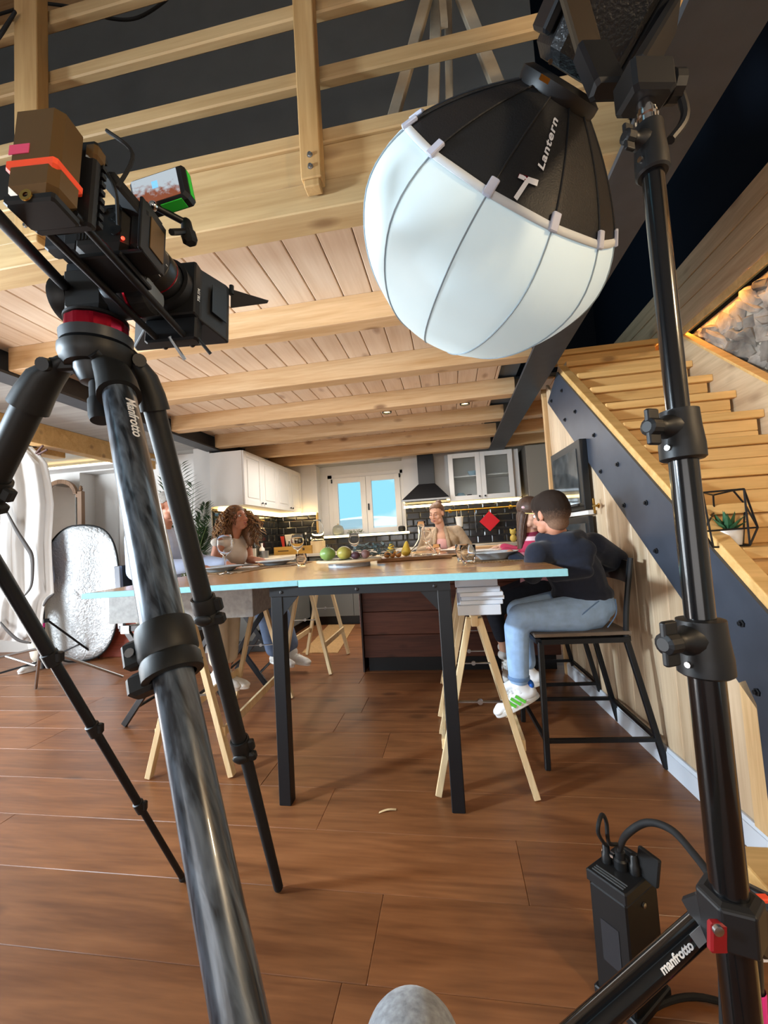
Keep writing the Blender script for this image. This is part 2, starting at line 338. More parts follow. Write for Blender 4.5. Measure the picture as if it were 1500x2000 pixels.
# outer shell
MB().box(-6.35, -6.2, -3.0, 4.8, 0, 6).build('wall_left', WHITE, kind='structure')
MB().box(-6.35, 3.3, -3.15, -3.0, 0, 7).build('wall_rear', WHITE, kind='structure')
MB().box(3.2, 3.3, -3.0, 6.4, 0, 7).build('wall_far_right', WHITE, kind='structure')
MB().box(-6.5, 3.3, -3.2, 6.5, 8, 8.1).build('ceiling_upper', NAVY, kind='structure')
# ---- boarded wall below the staircase
A = atz(1387, 1584); B = atz(1133, 1341); AB = (B-A).normalized(); NW = V((-AB.y, AB.x, 0))       # NW points into the room (-x)
if NW.x > 0: NW = -NW
def wp(y, z=0, off=0): t = (y-A.y)/AB.y; p = A+AB*t; return V((p.x, p.y, z))+NW*off
def sbot(y): return 2.277-(3.563-y)*.888
def stop(y): return 2.357-(3.155-y)*.871
wst = MB().prism([wp(1.52, 0, -.05), wp(3.5, 0, -.05), wp(3.5, 2.24, -.05), wp(1.52, .48, -.05)], -NW*.02).build('wall_stairs', DARKWALL, kind='structure')
y = 1.655; bw = .136
while y < 3.49:
    y2 = min(y+bw, 3.5); g = .002
    MB().prism([wp(y+g, .02, -.02), wp(y2-g, .02, -.02), wp(y2-g, max(.05, sbot(y2)+.10), -.02), wp(y+g, max(.05, sbot(y)+.10), -.02)], -NW*.025).build('board', WALLPINE, wst, bevel=.004, seg=1); y += bw
MB().prism([wp(1.575, .10, 0), wp(1.65, .10, 0), wp(1.65, .58, 0), wp(1.615, .60, 0), wp(1.575, .53, 0)], -NW*.04).build('edge_board', PINE_Z, wst, bevel=.003)
MB().prism([wp(3.5, .0, .012), wp(3.535, 0, .012), wp(3.535, 2.30, .012), wp(3.5, 2.22, .012)], -NW*.1).build('corner_post', PINE_Z, wst, bevel=.003)
bb = MB().prism([wp(1.50, 0, .0), wp(3.5, 0, .0), wp(3.5, .085, .0), wp(1.50, .085, .0)], -NW*.018); bb.prism([wp(1.50, .085, -.004), wp(3.5, .085, -.004), wp(3.5, .1, -.009), wp(1.50, .1, -.009)], -NW*.009)
bb.build('baseboard_right', WHITEB, kind='structure')
# ---- staircase
st = thing('staircase', (1.3, 1.4, 0), 'open pine staircase with dark grey steel plate along its near stringer', 'staircase')
yt, yb_ = 3.42, .9
plate = MB().prism([wp(yt, sbot(yt), .0), wp(yt-.265, stop(yt-.265)-.065, .0), wp(yb_, stop(yb_)-.065, .0), wp(yb_, .0, 0), wp(1.50, 0, 0), wp(1.575, .09, 0), wp(1.58, sbot(1.58), 0)], -NW*.012).build('stringer_plate', STEELPLATE, st)
MB().prism([wp(yt, sbot(yt), -.0125), wp(yt-.265, stop(yt-.265)-.02, -.0125), wp(yb_, stop(yb_)-.02, -.0125), wp(yb_, sbot(yb_), -.0125)], -NW*.06).build('stringer', STAIR_X, st, bevel=.004)
for (px, py) in ((1098, 763), (1078, 783), (1124, 804), (1104, 820), (1161, 850), (1136, 866), (1207, 907), (1174, 921), (1263, 982), (1220, 987), (1283, 1076), (1450, 1218), (1480, 1352)):
    d = ray(px, py); n = NW; t = ((A-CP).dot(n))/d.dot(n); p = CP+d*t
    MB().lathe([(.0135, -.001), (.0135, .005), (.008, .006), (.008, .013), (.0, .014)], p, NW, 6).build('bolt', BLACK, plate)
RR = .157/.176
ny, nz = 1.668, 1.041
for k in range(-5, 10):
    y0 = ny+.1866*k; z1 = nz+.166*k
    xl = wp(y0, 0, -.073).x; xr = 1.65
    MB().prism([(xl, y0, z1-.042), (xr, y0, z1-.042), (xr, y0+.245, z1-.042), (xl, y0+.245, z1-.042)], (0, 0, .042)).build('tread', STAIR_X, st, bevel=.005)
    if k < 9:
        for j in range(2):
            za = z1+.001+j*.062; MB().box(xl, xr-.02, y0+.215, y0+.233, za, za+.0605 if j == 0 else z1+.123, .003).build('riser', STAIR_X, st)
ys0, ys1 = .7, 3.35
def rtop(y): return 2.443-(3.114-y)*.839
MB().prism([(1.65, ys0, max(0, rtop(ys0)-.36)), (1.65, ys1, rtop(ys1)-.36), (1.65, ys1, rtop(ys1)), (1.65, ys0, rtop(ys0))], (.045, 0, 0)).build('stringer', BROWNBAND, st)
MB().prism([(1.645, ys0, rtop(ys0)), (1.645, ys1, rtop(ys1)), (1.645, ys1, rtop(ys1)+.02), (1.645, ys0, rtop(ys0)+.02)], (.062, 0, 0)).build('stringer_cap', STAIR_X, st, bevel=.003)
MB().prism([(1.696, ys0, 0), (1.696, ys1, 0), (1.696, ys1, rtop(ys1)-.001), (1.696, ys0, rtop(ys0)-.001)], (.02, 0, 0)).build('side_panel', BROWNBAND, st)
pr = atz(1470, 1650, .17)
part('bottom_step', STAIR_X, st, pr.x-.07, 1.65, .55, 1.45, 0.003, .17, bevel=.006)
# ================================================================ KITCHEN
w1 = MB()
fy0, fy1 = 6.30, 6.36
for a in ((-1.87, -1.80, 2.19, 1.215), (-.72, -.645, 2.19, 1.215)): w1.box(a[0], a[1], fy0, fy1, a[3], a[2])
w1.box(-1.87, -.645, fy0, fy1, 2.135, 2.19); w1.box(-1.87, -.645, fy0, fy1, 1.215, 1.245)
win = w1.build('window_1', WHITECAB, kind='structure', bevel=.003)
for xa, xb in ((-1.798, -1.262), (-1.258, -.722)):
    c = MB(); g = .085
    c.box(xa, xa+g, 6.285, 6.345, 1.247, 2.133); c.box(xb-g, xb, 6.285, 6.345, 1.247, 2.133); c.box(xa+g, xb-g, 6.285, 6.345, 1.247, 1.322); c.box(xa+g, xb-g, 6.285, 6.345, 2.055, 2.133)
    f = c.build('casement', WHITECAB, win, bevel=.003)
    MB().box(xa+g, xb-g, 6.318, 6.324, 1.322, 2.055).build('pane', PANE, f)
wh = MB(); wh.box(-1.235, -1.215, 6.268, 6.284, 1.60, 1.70); wh.bar((-1.225, 6.255, 1.69), (-1.225, 6.255, 1.60), .018, .016); wh.box(-1.233, -1.217, 6.25, 6.27, 1.675, 1.70); wh.build('handle', BLACK, win)
hg = MB()
for hx, hz in ((-1.80, 2.09), (-.722, 2.10), (-.722, 1.29)): hg.lathe([(.012, 0), (.012, .06)], (hx, 6.278, hz-.03), (0, 0, 1), 8, cap=True)
hg.build('hinge', BLACK, win)
rv = MB(); rv.box(-2.0, -1.985, 6.1, 6.36, 1.235, 2.325); rv.box(-.655, -.64, 6.1, 6.36, 1.235, 2.325); rv.box(-1.985, -.655, 6.29, 6.36, 2.19, 2.325); rv.box(-1.985, -1.87, 6.29, 6.36, 1.24, 2.19); rv.build('reveal', WHITE, win)
MB().box(-2.02, -.63, 6.06, 6.36, 1.225, 1.24).build('sill', plain('sill_stone', '8d8f8a', .4), win, bevel=.002)
# view outside the window: rim of a big white parasol below the sky
pc = MB(); n = 20
pr_ = [(1.9, -.05), (1.9, 0), (1.2, .16), (.5, .26), (.02, .30)]
pc.lathe(pr_, (-1.9, 9.2, 1.38), (0, 0, 1), 24, mod=lambda k, t: 1+.02*(k % 2)); 
par = pc.build('garden_parasol', plain('parasol_canvas', 'f2f6f6', .8, emit=0), smooth=True); tag(par, 'white garden parasol canopy seen through the kitchen window', 'parasol')
MB().tube([(-1.9, 9.2, -.3), (-1.9, 9.2, 1.62)], .03, 10).build('pole', WHITECAB, par)
sun = bpy.data.lights.new('sun', 'SUN'); sun.energy = 2.0; sun.angle = .02; so = bpy.data.objects.new('sun', sun); COL.objects.link(so); so.rotation_euler = (math.radians(38), 0, math.radians(70))
# tiles: bevelled black metro tiles laid in running bond
def tile_mb(c, U, N_, w, h):
    Z = V((0, 0, 1)); U = V(U); N_ = V(N_); m = MB(); c = V(c); e = .012
    r0_ = [c+U*(sx*w/2)+Z*(sz*h/2) for sx, sz in ((-1, -1), (1, -1), (1, 1), (-1, 1))]
    r1_ = [p+N_*.004 for p in r0_]; r2 = [c+U*(sx*(w/2-e))+Z*(sz*(h/2-e))+N_*.010 for sx, sz in ((-1, -1), (1, -1), (1, 1), (-1, 1))]
    return m.loft([r0_, r1_, r2])
def tile_field(o, U, N_, x0, x1, z0, z1, parent, w=.20, h=.10):
    r = 0; z = z0
    while z < z1-.02:
        x = x0-(w/2 if r % 2 else 0)
        while x < x1-.005:
            a, b = max(x, x0), min(x+w, x1)
            if b-a > .035:
                t = min(z+h, z1); tile_mb(V(o)+V(U)*((a+b)/2)+V((0, 0, (z+t)/2)), U, N_, b-a-.004, t-z-.004).build('tile', TILE, parent)
            x += w
        z += h; r += 1
GROUT = plain('dark_grout', '2b2c2d', .9)
tb1 = MB().box(-2.65, -2.0, 6.092, 6.1, 1.0, 1.6); tb1.box(-.64, 1.02, 6.092, 6.1, 1.0, 1.62); tb1.box(-2.0, -.64, 6.092, 6.1, 1.0, 1.225)
tb1 = tb1.build('backsplash', GROUT, wall_back)
# tiles are pieces of the wall behind them
tile_field((0, 6.092, 0), (1, 0, 0), (0, -1, 0), -2.64, -2.0, 1.005, 1.57, wall_back)
tile_field((0, 6.092, 0), (1, 0, 0), (0, -1, 0), -.635, 1.02, 1.005, 1.57, wall_back)
tile_field((0, 6.092, 0), (1, 0, 0), (0, -1, 0), -2.0, -.64, 1.005, 1.2, wall_back)
wkl = bpy.data.objects['wall_kitchen_left']
MB().box(-2.65, -2.643, 4.32, 6.09, 1.0, 1.6).build('backsplash', GROUT, wkl)
tile_field((-2.643, 0, 0), (0, 1, 0), (1, 0, 0), 4.33, 6.09, 1.005, 1.57, wkl)
WOODLEDGE = wood('led_ledge_oak', 'd0a762', 'b0863f', 'X', .1, .5)
led = thing('led_light_bar', (-.65, 6.0, 1.57), 'long warm glowing light bar under the glass cupboard and the hood', 'light strip')
MB().box(-.652, 1.0, 6.02, 6.09, 1.572, 1.588).build('ledge', WOODLEDGE, led); MB().box(-.652, 1.0, 5.985, 6.018, 1.566, 1.60).build('diffuser', LED, led)
led = thing('led_light_bar', (-2.3, 6.0, 1.57), 'warm glowing light bar turning the corner under the left wall cupboards', 'light strip')
MB().box(-2.64, -1.995, 6.03, 6.095, 1.572, 1.585).box(-2.642, -2.58, 4.31, 6.03, 1.572, 1.585).box(-2.0, -1.985, 6.03, 6.1, 1.27, 1.6).build('ledge', WOODLEDGE, led)
MB().box(-2.57, -1.995, 5.99, 6.026, 1.57, 1.604).box(-2.575, -2.54, 4.31, 5.99, 1.57, 1.604).build('diffuser', LED, led)
led = thing('led_light_bar', (-1.4, 6.04, 1.2), 'warm glowing light bar along the front of the window sill', 'light strip')
MB().box(-2.1, -.6, 6.025, 6.052, 1.205, 1.232).build('diffuser', LED, led); MB().box(-2.1, -.6, 6.053, 6.06, 1.2, 1.236).build('profile', STEELBR, led)
# ---- cabinets
def shaker(mb_parent, name, x0, x1, z0, z1, y, N_=(0, -1, 0), U=(1, 0, 0), mat=WHITECAB, glass=None, knob=None, kz=None, raised=True):
    U = V(U); N_ = V(N_); Z = V((0, 0, 1)); o = V(y) if not isinstance(y, (int, float)) else V((0, y, 0)); m = MB(); f = .065
    def bx(a, b, c, d, n0, n1, mm=m): p = o+U*((a+b)/2)+Z*((c+d)/2)+N_*((n0+n1)/2); mm.frame(p, (abs(b-a)/2, abs(d-c)/2, abs(n1-n0)/2), U, Z, N_)
    g = .0015
    bx(x0+g, x0+f, z0+g, z1-g, 0, .02); bx(x1-f, x1-g, z0+g, z1-g, 0, .02); bx(x0+f, x1-f, z0+g, z0+f, 0, .02); bx(x0+f, x1-f, z1-f, z1-g, 0, .02)
    if not glass: bx(x0+f, x1-f, z0+f, z1-f, 0, .012); bx(x0+f+.025, x1-f-.025, z0+f+.025, z1-f-.025, .012, .018)
    d = m.build(name, mat, mb_parent, bevel=.002, seg=1)
    if glass: m2 = MB(); bx(x0+f, x1-f, z0+f, z1-f, .006, .010, m2); m2.build('pane', glass, d)
    if knob is not None:
        p = o+U*knob+Z*kz+N_*.02; MB().lathe([(.005, 0), (.005, .012), (.012, .016), (.012, .022), (.004, .026), (0, .026)], p, N_, 12).build('knob', BLACK, d, smooth=True)
    return d
lc_ = thing('wall_cabinet', (-2.44, 4.29, 1.62), 'white four-door wall cupboard in a row above the tiled left counter', 'cabinet')
part('carcass', WHITECAB, lc_, -2.645, -2.255, 4.29, 6.09, 1.617, 2.232, bevel=.002)
ds = [4.292, 4.292+.45, 4.292+.90, 4.292+1.35, 6.09]
for i in range(4):
    shaker(lc_, 'door', ds[i], ds[i+1], 1.617, 2.232, (-2.254, 0, 0), (1, 0, 0), (0, 1, 0), knob=(ds[i+1]-.04 if i % 2 == 0 else ds[i]+.04), kz=1.66)
gc = thing('glass_front_cabinet', (.45, 5.93, 1.6), 'white wall cupboard with two glass doors and dishes inside', 'cabinet')
g_ = MB(); g_.box(.022, .04, 5.772, 6.09, 1.602, 2.256); g_.box(.866, .884, 5.772, 6.09, 1.602, 2.256); g_.box(.04, .866, 5.772, 6.09, 1.602, 1.62); g_.box(.04, .866, 5.772, 6.09, 2.238, 2.256); g_.box(.04, .866, 6.08, 6.09, 1.62, 2.238); g_.box(.444, .462, 5.79, 6.08, 1.62, 2.238)
g_.build('carcass', WHITECAB, gc)
MB().box(.04, .444, 5.80, 6.08, 1.93, 1.945).box(.462, .866, 5.80, 6.08, 1.93, 1.945).build('shelf', WHITECAB, gc)
shaker(gc, 'door', .022, .453, 1.602, 2.256, 5.772, glass=PANE, knob=.415, kz=1.645); shaker(gc, 'door', .453, .884, 1.602, 2.256, 5.772, glass=PANE, knob=.49, kz=1.645)
part('filler_panel', WHITECAB, gc, .886, .968, 5.80, 6.09, 1.602, 2.256)
CHINA = plain('white_china', 'e6e4e0', .2, spec=.6); BLUECH = plain('pale_blue_china', 'a9c2cc', .25)
def bowl(name, c, r, h, mat, label, group=None):
    m = MB().lathe([(.0, .0), (r*.45, 0), (r*.5, .004), (r*.85, h*.5), (r, h), (r-.004, h), (r*.82, h*.5+.002), (r*.45, .008), (0, .008)], c, (0, 0, 1), 24)
    return tag(m.build(name, mat, smooth=True), label, 'bowl', group)
bowl('bowl', (.36, 5.92, 1.946), .075, .07, BLUECH, 'blue-rimmed bowl on the upper left shelf of the glass cupboard')
tag(MB().lathe([(0, .0), (.05, 0), (.10, .012), (.10, .016), (.05, .005), (0, .005)], (.66, 5.92, 1.946), (0, 0, 1), 24).build('plate', CHINA, smooth=True), 'flat plate on the upper right shelf of the glass cupboard', 'plate')
tag(MB().lathe([(0, 0), (.06, 0), (.13, .014), (.13, .02), (.06, .006), (0, .006)], (.21, 5.92, 1.621), (0, 0, 1), 24).build('plate', CHINA, smooth=True), 'white plate at the bottom left of the glass cupboard', 'plate')
bowl('bowl', (.17, 5.92, 1.712), .085, -.07, BLUECH, 'pale blue bowl turned upside down on the plate in the glass cupboard')
tag(MB().lathe([(0, 0), (.03, 0), (.034, .05), (.03, .05), (.028, .006), (0, .006)], (.29, 5.92, 1.641), (0, 0, 1), 16).build('cup', BLACKP, smooth=True), 'small dark cup beside the upturned blue bowl', 'cup')
hd = thing('cooker_hood', (-.3, 5.9, 1.63), 'black chimney cooker hood with a pale metal rim', 'hood')
part('chimney', BLACK, hd, -.405, -.18, 5.80, 6.06, 1.87, 2.30)
ca = [V((x, y, 1.875)) for x, y in ((-.41, 5.79), (-.175, 5.79), (-.175, 6.06), (-.41, 6.06))]; cb = [V((x, y, 1.655)) for x, y in ((-.635, 5.62), (.012, 5.62), (.012, 6.09), (-.635, 6.09))]
MB().loft([cb, ca]).build('canopy', BLACK, hd, bevel=.003)
part('rim', STEELBR, hd, -.64, .016, 5.615, 6.09, 1.63, 1.654); part('filter', BLACKP, hd, -.6, -.03, 5.66, 6.05, 1.622, 1.629)
fr = thing('tall_fridge_cabinet', (1.18, 5.9, 0), 'tall taupe fridge unit in the back right corner', 'cabinet')
TAUPE = plain('taupe_laminate', '8d8579', .45); part('carcass', plain('dark_taupe', '5a554e', .5), fr, 1.026, 1.345, 5.62, 6.09, .0, 2.255)
part('door', TAUPE, fr, 1.032, 1.345, 5.60, 5.619, .86, 2.25, bevel=.003); part('door', TAUPE, fr, 1.032, 1.345, 5.60, 5.619, .05, .855, bevel=.003)
GREYFR = plain('grey_cabinet_front', '6d6f6c', .5)
WORK = plain('pale_worktop', 'cfc6b8', .35, noise=.08, nscale=9)
bc = thing('base_cabinet', (-1, 5.8, 0), 'grey base units along the back wall under the window', 'cabinet')
part('carcass', GREYFR, bc, -1.99, 1.02, 5.6, 6.09, .12, .955); part('plinth', BLACKP, bc, -1.95, 1.0, 5.66, 6.09, 0, .118)
for k in range(5): part('door', GREYFR, bc, -1.98+k*.6+.002, -1.98+(k+1)*.6-.002, 5.58, 5.598, .125, .95, bevel=.003)
lb = thing('base_cabinet', (-2.3, 5, 0), 'grey base units along the left kitchen wall', 'cabinet')
part('carcass', GREYFR, lb, -2.64, -2.02, 4.31, 6.09, .12, .955); part('plinth', BLACKP, lb, -2.64, -2.06, 4.33, 6.09, 0, .118)
for k in range(3): part('door', GREYFR, lb, -2.018, -2.0, 4.315+k*.42+.002, 4.315+(k+1)*.42-.002, .125, .95, bevel=.003)
wt = MB().box(-2.64, 1.02, 5.56, 6.09, .957, 1.0); wt.box(-2.64, -1.985, 4.30, 5.56, .957, 1.0); tag(wt.build('worktop', WORK, bevel=.003), 'pale stone worktop running round the back and left kitchen units', 'worktop')
# ---- island
isl = thing('kitchen_island', (0, 3.95, 0), 'kitchen island clad in dark stained planks with black plinth', 'island')
part('core', BLACKP, isl, -.80, .80, 3.66, 4.18, .115, .94); part('plinth', BLACK, isl, -.79, .78, 3.645, 4.1, 0, .114)
for z0, z1 in ((.116, .308), (.311, .508), (.511, .725), (.728, .935)):
    MB().box(-.82, .82, 3.63, 3.659, z0, z1, .003).build('plank', ISLAND_W, isl)
part('side_panel', plain('dark_side', '2e201b', .6), isl, -.835, -.822, 3.6, 4.18, .0, .94)
part('worktop', TABLE_W, isl, -.9, .47, 3.605, 4.2, .942, .985)
tw = MB(); pts = []
for i in range(9):
    u_ = i/8; pts.append([V((-.845-.006*math.sin(u_*9)*j/6-.008, 3.66+u_*.16*(1-.25*j/6), .66-.28*j/6-.02*math.sin(u_*3))) for j in range(7)])
for i in range(9): pass
tw.loft(pts, cap=False, close=False); t_ = tw.build('tea_towel', plain('red_white_check', 'c9a2a0', .9, noise=.35, nscale=60), smooth='all'); t_.modifiers.new('s', 'SOLIDIFY').thickness = .006
tag(t_, 'red and white patterned tea towel hanging on the island corner', 'towel')
# ---- tables
EDGE = plain('pale_aqua_edge', '93cdd8', .5, noise=.05, nscale=60)
def table_top(pts, z0, z1, name, label, edge_idx):
    m = MB(); top = MB().prism([(x, y, z0) for x, y in pts], (0, 0, z1-z0)); o = top.build(name, TABLE_W)
    return o
DT = thing('black_framed_table', (-.4, 2.2, 0), 'tall table with black square-tube frame and pale blue front edge', 'table')
MB().prism([(-.688, 1.80, .957), (.446, 1.785, .957), (.446, 3.598, .957), (-.688, 3.598, .957)], (0, 0, .028)).build('tabletop', TABLE_W, DT)
MB().prism([(-.688, 1.778, .956), (.450, 1.763, .956), (.450, 1.787, .956), (-.688, 1.802, .956)], (0, 0, .0295)).build('edge_band', EDGE, DT, bevel=.002)
MB().box(-.687, .446, 2.02, 2.0225, .9845, .9856).build('seam', plain('seam_brown', '6e4a2a', .6), DT)
for yl in (1.80,):
    for x in (-.803, -.048): MB().frame((x, yl+.027, .4775), (.028, .027, .4775), V((1, 0, 0)), V((0, 1, 0)), V((0, 0, 1)), .003).build('leg', BLACK, DT)
    part('apron', BLACK, DT, -.775, -.076, yl+.002, yl+.03, .915, .955)
    for sx, x in ((1, -.775), (-1, -.076)): MB().prism([(x, yl+.004, .915), (x+sx*.075, yl+.004, .915), (x, yl+.004, .83)], (0, .005, 0)).build('gusset', BLACK, DT)
fb = MB().box(-.832, -.02, 1.792, 1.801, .916, .9555).build('front_rail', BLACK, DT)
for x in (-.775, -.425, -.085): MB().lathe([(.008, 0), (.008, .003), (.004, .005), (0, .005)], (x, 1.792, .935), (0, -1, 0), 10).build('bolt', BLACKP, fb)
LT = thing('extension_table', (-1.3, 2.5, 0), 'angled table board with pale blue edge resting on a pine trestle', 'table')
MB().prism([(-1.625, 1.637, .962), (-.690, 1.802, .962), (-.690, 3.598, .962), (-1.80, 3.598, .962)], (0, 0, .023)).build('tabletop', TABLE_W, LT)
MB().prism([(-1.63, 1.611, .961), (-.690, 1.778, .961), (-.690, 1.803, .961), (-1.626, 1.638, .961)], (0, 0, .0245)).build('edge_band', EDGE, LT, bevel=.002)
PANELG = plain('grey_speckled_panel', '9a9a98', .7, noise=.2, nscale=40)
# grey board lying under the table on the trestle
def trestle(o, dx, L_, W_, H_, label, ang, name='sawhorse_trestle', hw=.0):
    t = thing(name, o, label, 'trestle'); o = V(o); a = math.radians(ang); Y = V((math.cos(a), math.sin(a), 0)); X = V((Y.y, -Y.x, 0)); Z = V((0, 0, 1))
    MB().bar(o+Z*(H_-.025)-Y*(L_/2+.05), o+Z*(H_-.025)+Y*(L_/2+.05), .03, .05, (0, 0, 1), .002).build('top_rail', PINE_PALE, t)
    tops = {}
    for s in (-1, 1):
        for e in (-1, 1):
            p = o+Y*(e*(L_/2+.02))+X*(s*W_/2)+Z*.0; q = o+Y*(e*L_/2)+X*(s*.022)+Z*(H_-.02); p = p+(q-p).normalized()*.006
            MB().bar(p, q, .028, .04, tuple(Y), .002).build('leg', PINE_PALE, t); tops[s, e] = (p, q)
        p = tops[s, -1]; q = tops[s, 1]; k = .28
        MB().bar(p[0].lerp(p[1], k)+X*s*.016, q[0].lerp(q[1], k)+X*s*.016, .045, .016, tuple(X), .001).build('stretcher', PINE_PALE, t)
    for e in (-1, 1):
        a1 = tops[-1, e]; a2 = tops[1, e]; k = .52; p = a1[0].lerp(a1[1], k); q = a2[0].lerp(a2[1], k); m_ = MB().bar(p, q, .016, .005, (0, 0, 1)); m_.lathe([(.012, -.006), (.012, .006)], (p+q)/2, Y, 12, cap=True)
        m_.build('spreader', STEELBR, t)
    return t
trestle((.075, 2.205, 0), 0, .54, .42, .79, 'pale pine sawhorse under the right table end nearest the camera', 90)
trestle((.06, 3.02, 0), 0, .55, .42, .79, 'pale pine sawhorse further back under the right table end', 90)
a_ = V((-1.384, 1.992, 0)); b_ = V((-1.62, 2.985, 0)); 
tr = trestle(tuple((V((-1.384, 1.99, 0))+V((-1.48, 3.0, 0)))/2-V((0, 0, 0))), 0, .98, .44, .79, 'pale pine sawhorse under the left angled table', 95)
trestle((-1.33, 3.86, 0), 0, .58, .44, .92, 'slim pine sawhorse behind the black table frame, beside the island', 90)
# white battens stacked on the right sawhorse
for k, (z0, z1, dx) in enumerate(((.792, .835, 0), (.8355, .853, .012), (.8535, .872, .02), (.8725, .89, .014), (.8905, .912, .004), (.9125, .953, -.004))):
    bt = MB().box(.005+dx, .19+dx, 1.87+.012*(k % 3), 2.45, z0, z1, .002)
    tag(bt.build('white_batten', plain('white_batten_paint', 'd4dbe6', .6) if k == 0 else MATS['white_batten_paint']), ['lowest thick white batten resting on the pine sawhorse', 'second white batten from the bottom of the stack', 'third white batten from the bottom of the stack', 'fourth white batten from the bottom of the stack', 'fifth white batten, second from the top of the stack', 'topmost thick white batten wedged under the table'][k], 'batten', 'white battens packed under the table')
gp = MB().prism([(-1.78, 1.92, .792), (-1.02, 2.0, .792), (-1.12, 2.95, .792), (-1.88, 2.87, .792)], (0, 0, .15)); tag(gp.build('grey_board_box', PANELG, bevel=.003), 'grey speckled shallow box lying on the left sawhorse under the table', 'box')
# ---- bar stools
SEATW = plain('brown_seat_board', '6b5d50', .5, noise=.12, nscale=14)
def stool(o, ang, label, seatmat=SEATW, padded=False):
    t = thing('bar_stool', o, label, 'stool'); o = V(o); a = math.radians(ang); F = V((math.cos(a), math.sin(a), 0)); S = V((-F.y, F.x, 0)); Z = V((0, 0, 1))   # F: towards the back rest
    P = lambda f, s, z: o+F*f+S*s+Z*z
    c = {}
    for f, ft, in ((0, 0), (1, 1)):
        for s in (-1, 1):
            if not f: b = P(-.02, s*.26, 0.004); q = P(.0, s*.235, .60)
            else: b = P(.52, s*.25, .004); q = P(.40, s*.235, .60)
            c[f, s] = (b, q); MB().bar(b, q, .026, .026, tuple(S), .003).build('leg', BLACK, t)
    for s in (-1, 1): MB().bar(P(0, s*.235, .60), P(.405, s*.235, .60), .045, .024, (0, 0, 1)).build('seat_rail', BLACK, t)
    for f in (0, .40): MB().bar(P(f, -.235, .60), P(f, .235, .60), .045, .024, (0, 0, 1)).build('seat_rail', BLACK, t)
    if padded:
        MB().loft([[P(.19+(.215+e)*math.cos(k*math.pi/12), 0, 0)+S*((.245+e)*math.sin(k*math.pi/12))+Z*z for k in range(24)] for z, e in ((.622, -.02), (.63, .0), (.655, .012), (.675, .0), (.684, -.05))]).build('seat_pad', plain('cream_cushion', 'cfc6b6', .9, bump=.4), t, smooth=True)
    else: MB().frame(P(.195, 0, .631), (.225, .255, .0085), F, S, Z, .002).build('seat', seatmat, t)
    for k in (.22,):
        for s in (-1, 1): MB().bar(c[0, s][0].lerp(c[0, s][1], k), c[1, s][0].lerp(c[1, s][1], k), .018, .018, (0, 0, 1)).build('foot_rail', BLACK, t)
        MB().bar((c[0, -1][0].lerp(c[0, -1][1], k)+c[1, -1][0].lerp(c[1, -1][1], k)*0) , c[0, 1][0].lerp(c[0, 1][1], k), .018, .018, (0, 0, 1)).build('foot_rail', BLACK, t)
        MB().bar(c[1, -1][0].lerp(c[1, -1][1], k), c[1, 1][0].lerp(c[1, 1][1], k), .018, .018, (0, 0, 1)).build('foot_rail', BLACK, t)
    for s in (-1, 1): MB().tube(spline([P(.40, s*.235, .60), P(.415, s*.235, .75), P(.455, s*.235, .985)], 5), .0135, 8).build('back_post', BLACK, t, smooth=True)
    rr = []
    for i in range(9):
        u_ = -1+2*i/8; f = .42+.035*(1-u_*u_)+.012; rr.append([P(f+.0, u_*.225, .86), P(f+.016, u_*.225, .86), P(f+.035, u_*.225, .965), P(f+.02, u_*.225, .965)])
    MB().loft(rr).build('backrest', plain('dark_backrest', '2a2724', .5) if 'dark_backrest' not in MATS else MATS['dark_backrest'], t, smooth=True)
    return t
st1 = stool((.383, 2.40, 0), 3, 'black metal bar stool with brown seat under the boy in the navy hoodie')
st2 = stool((.36, 3.14, 0), 3, 'black metal bar stool with cream cushion behind the boy', padded=True)
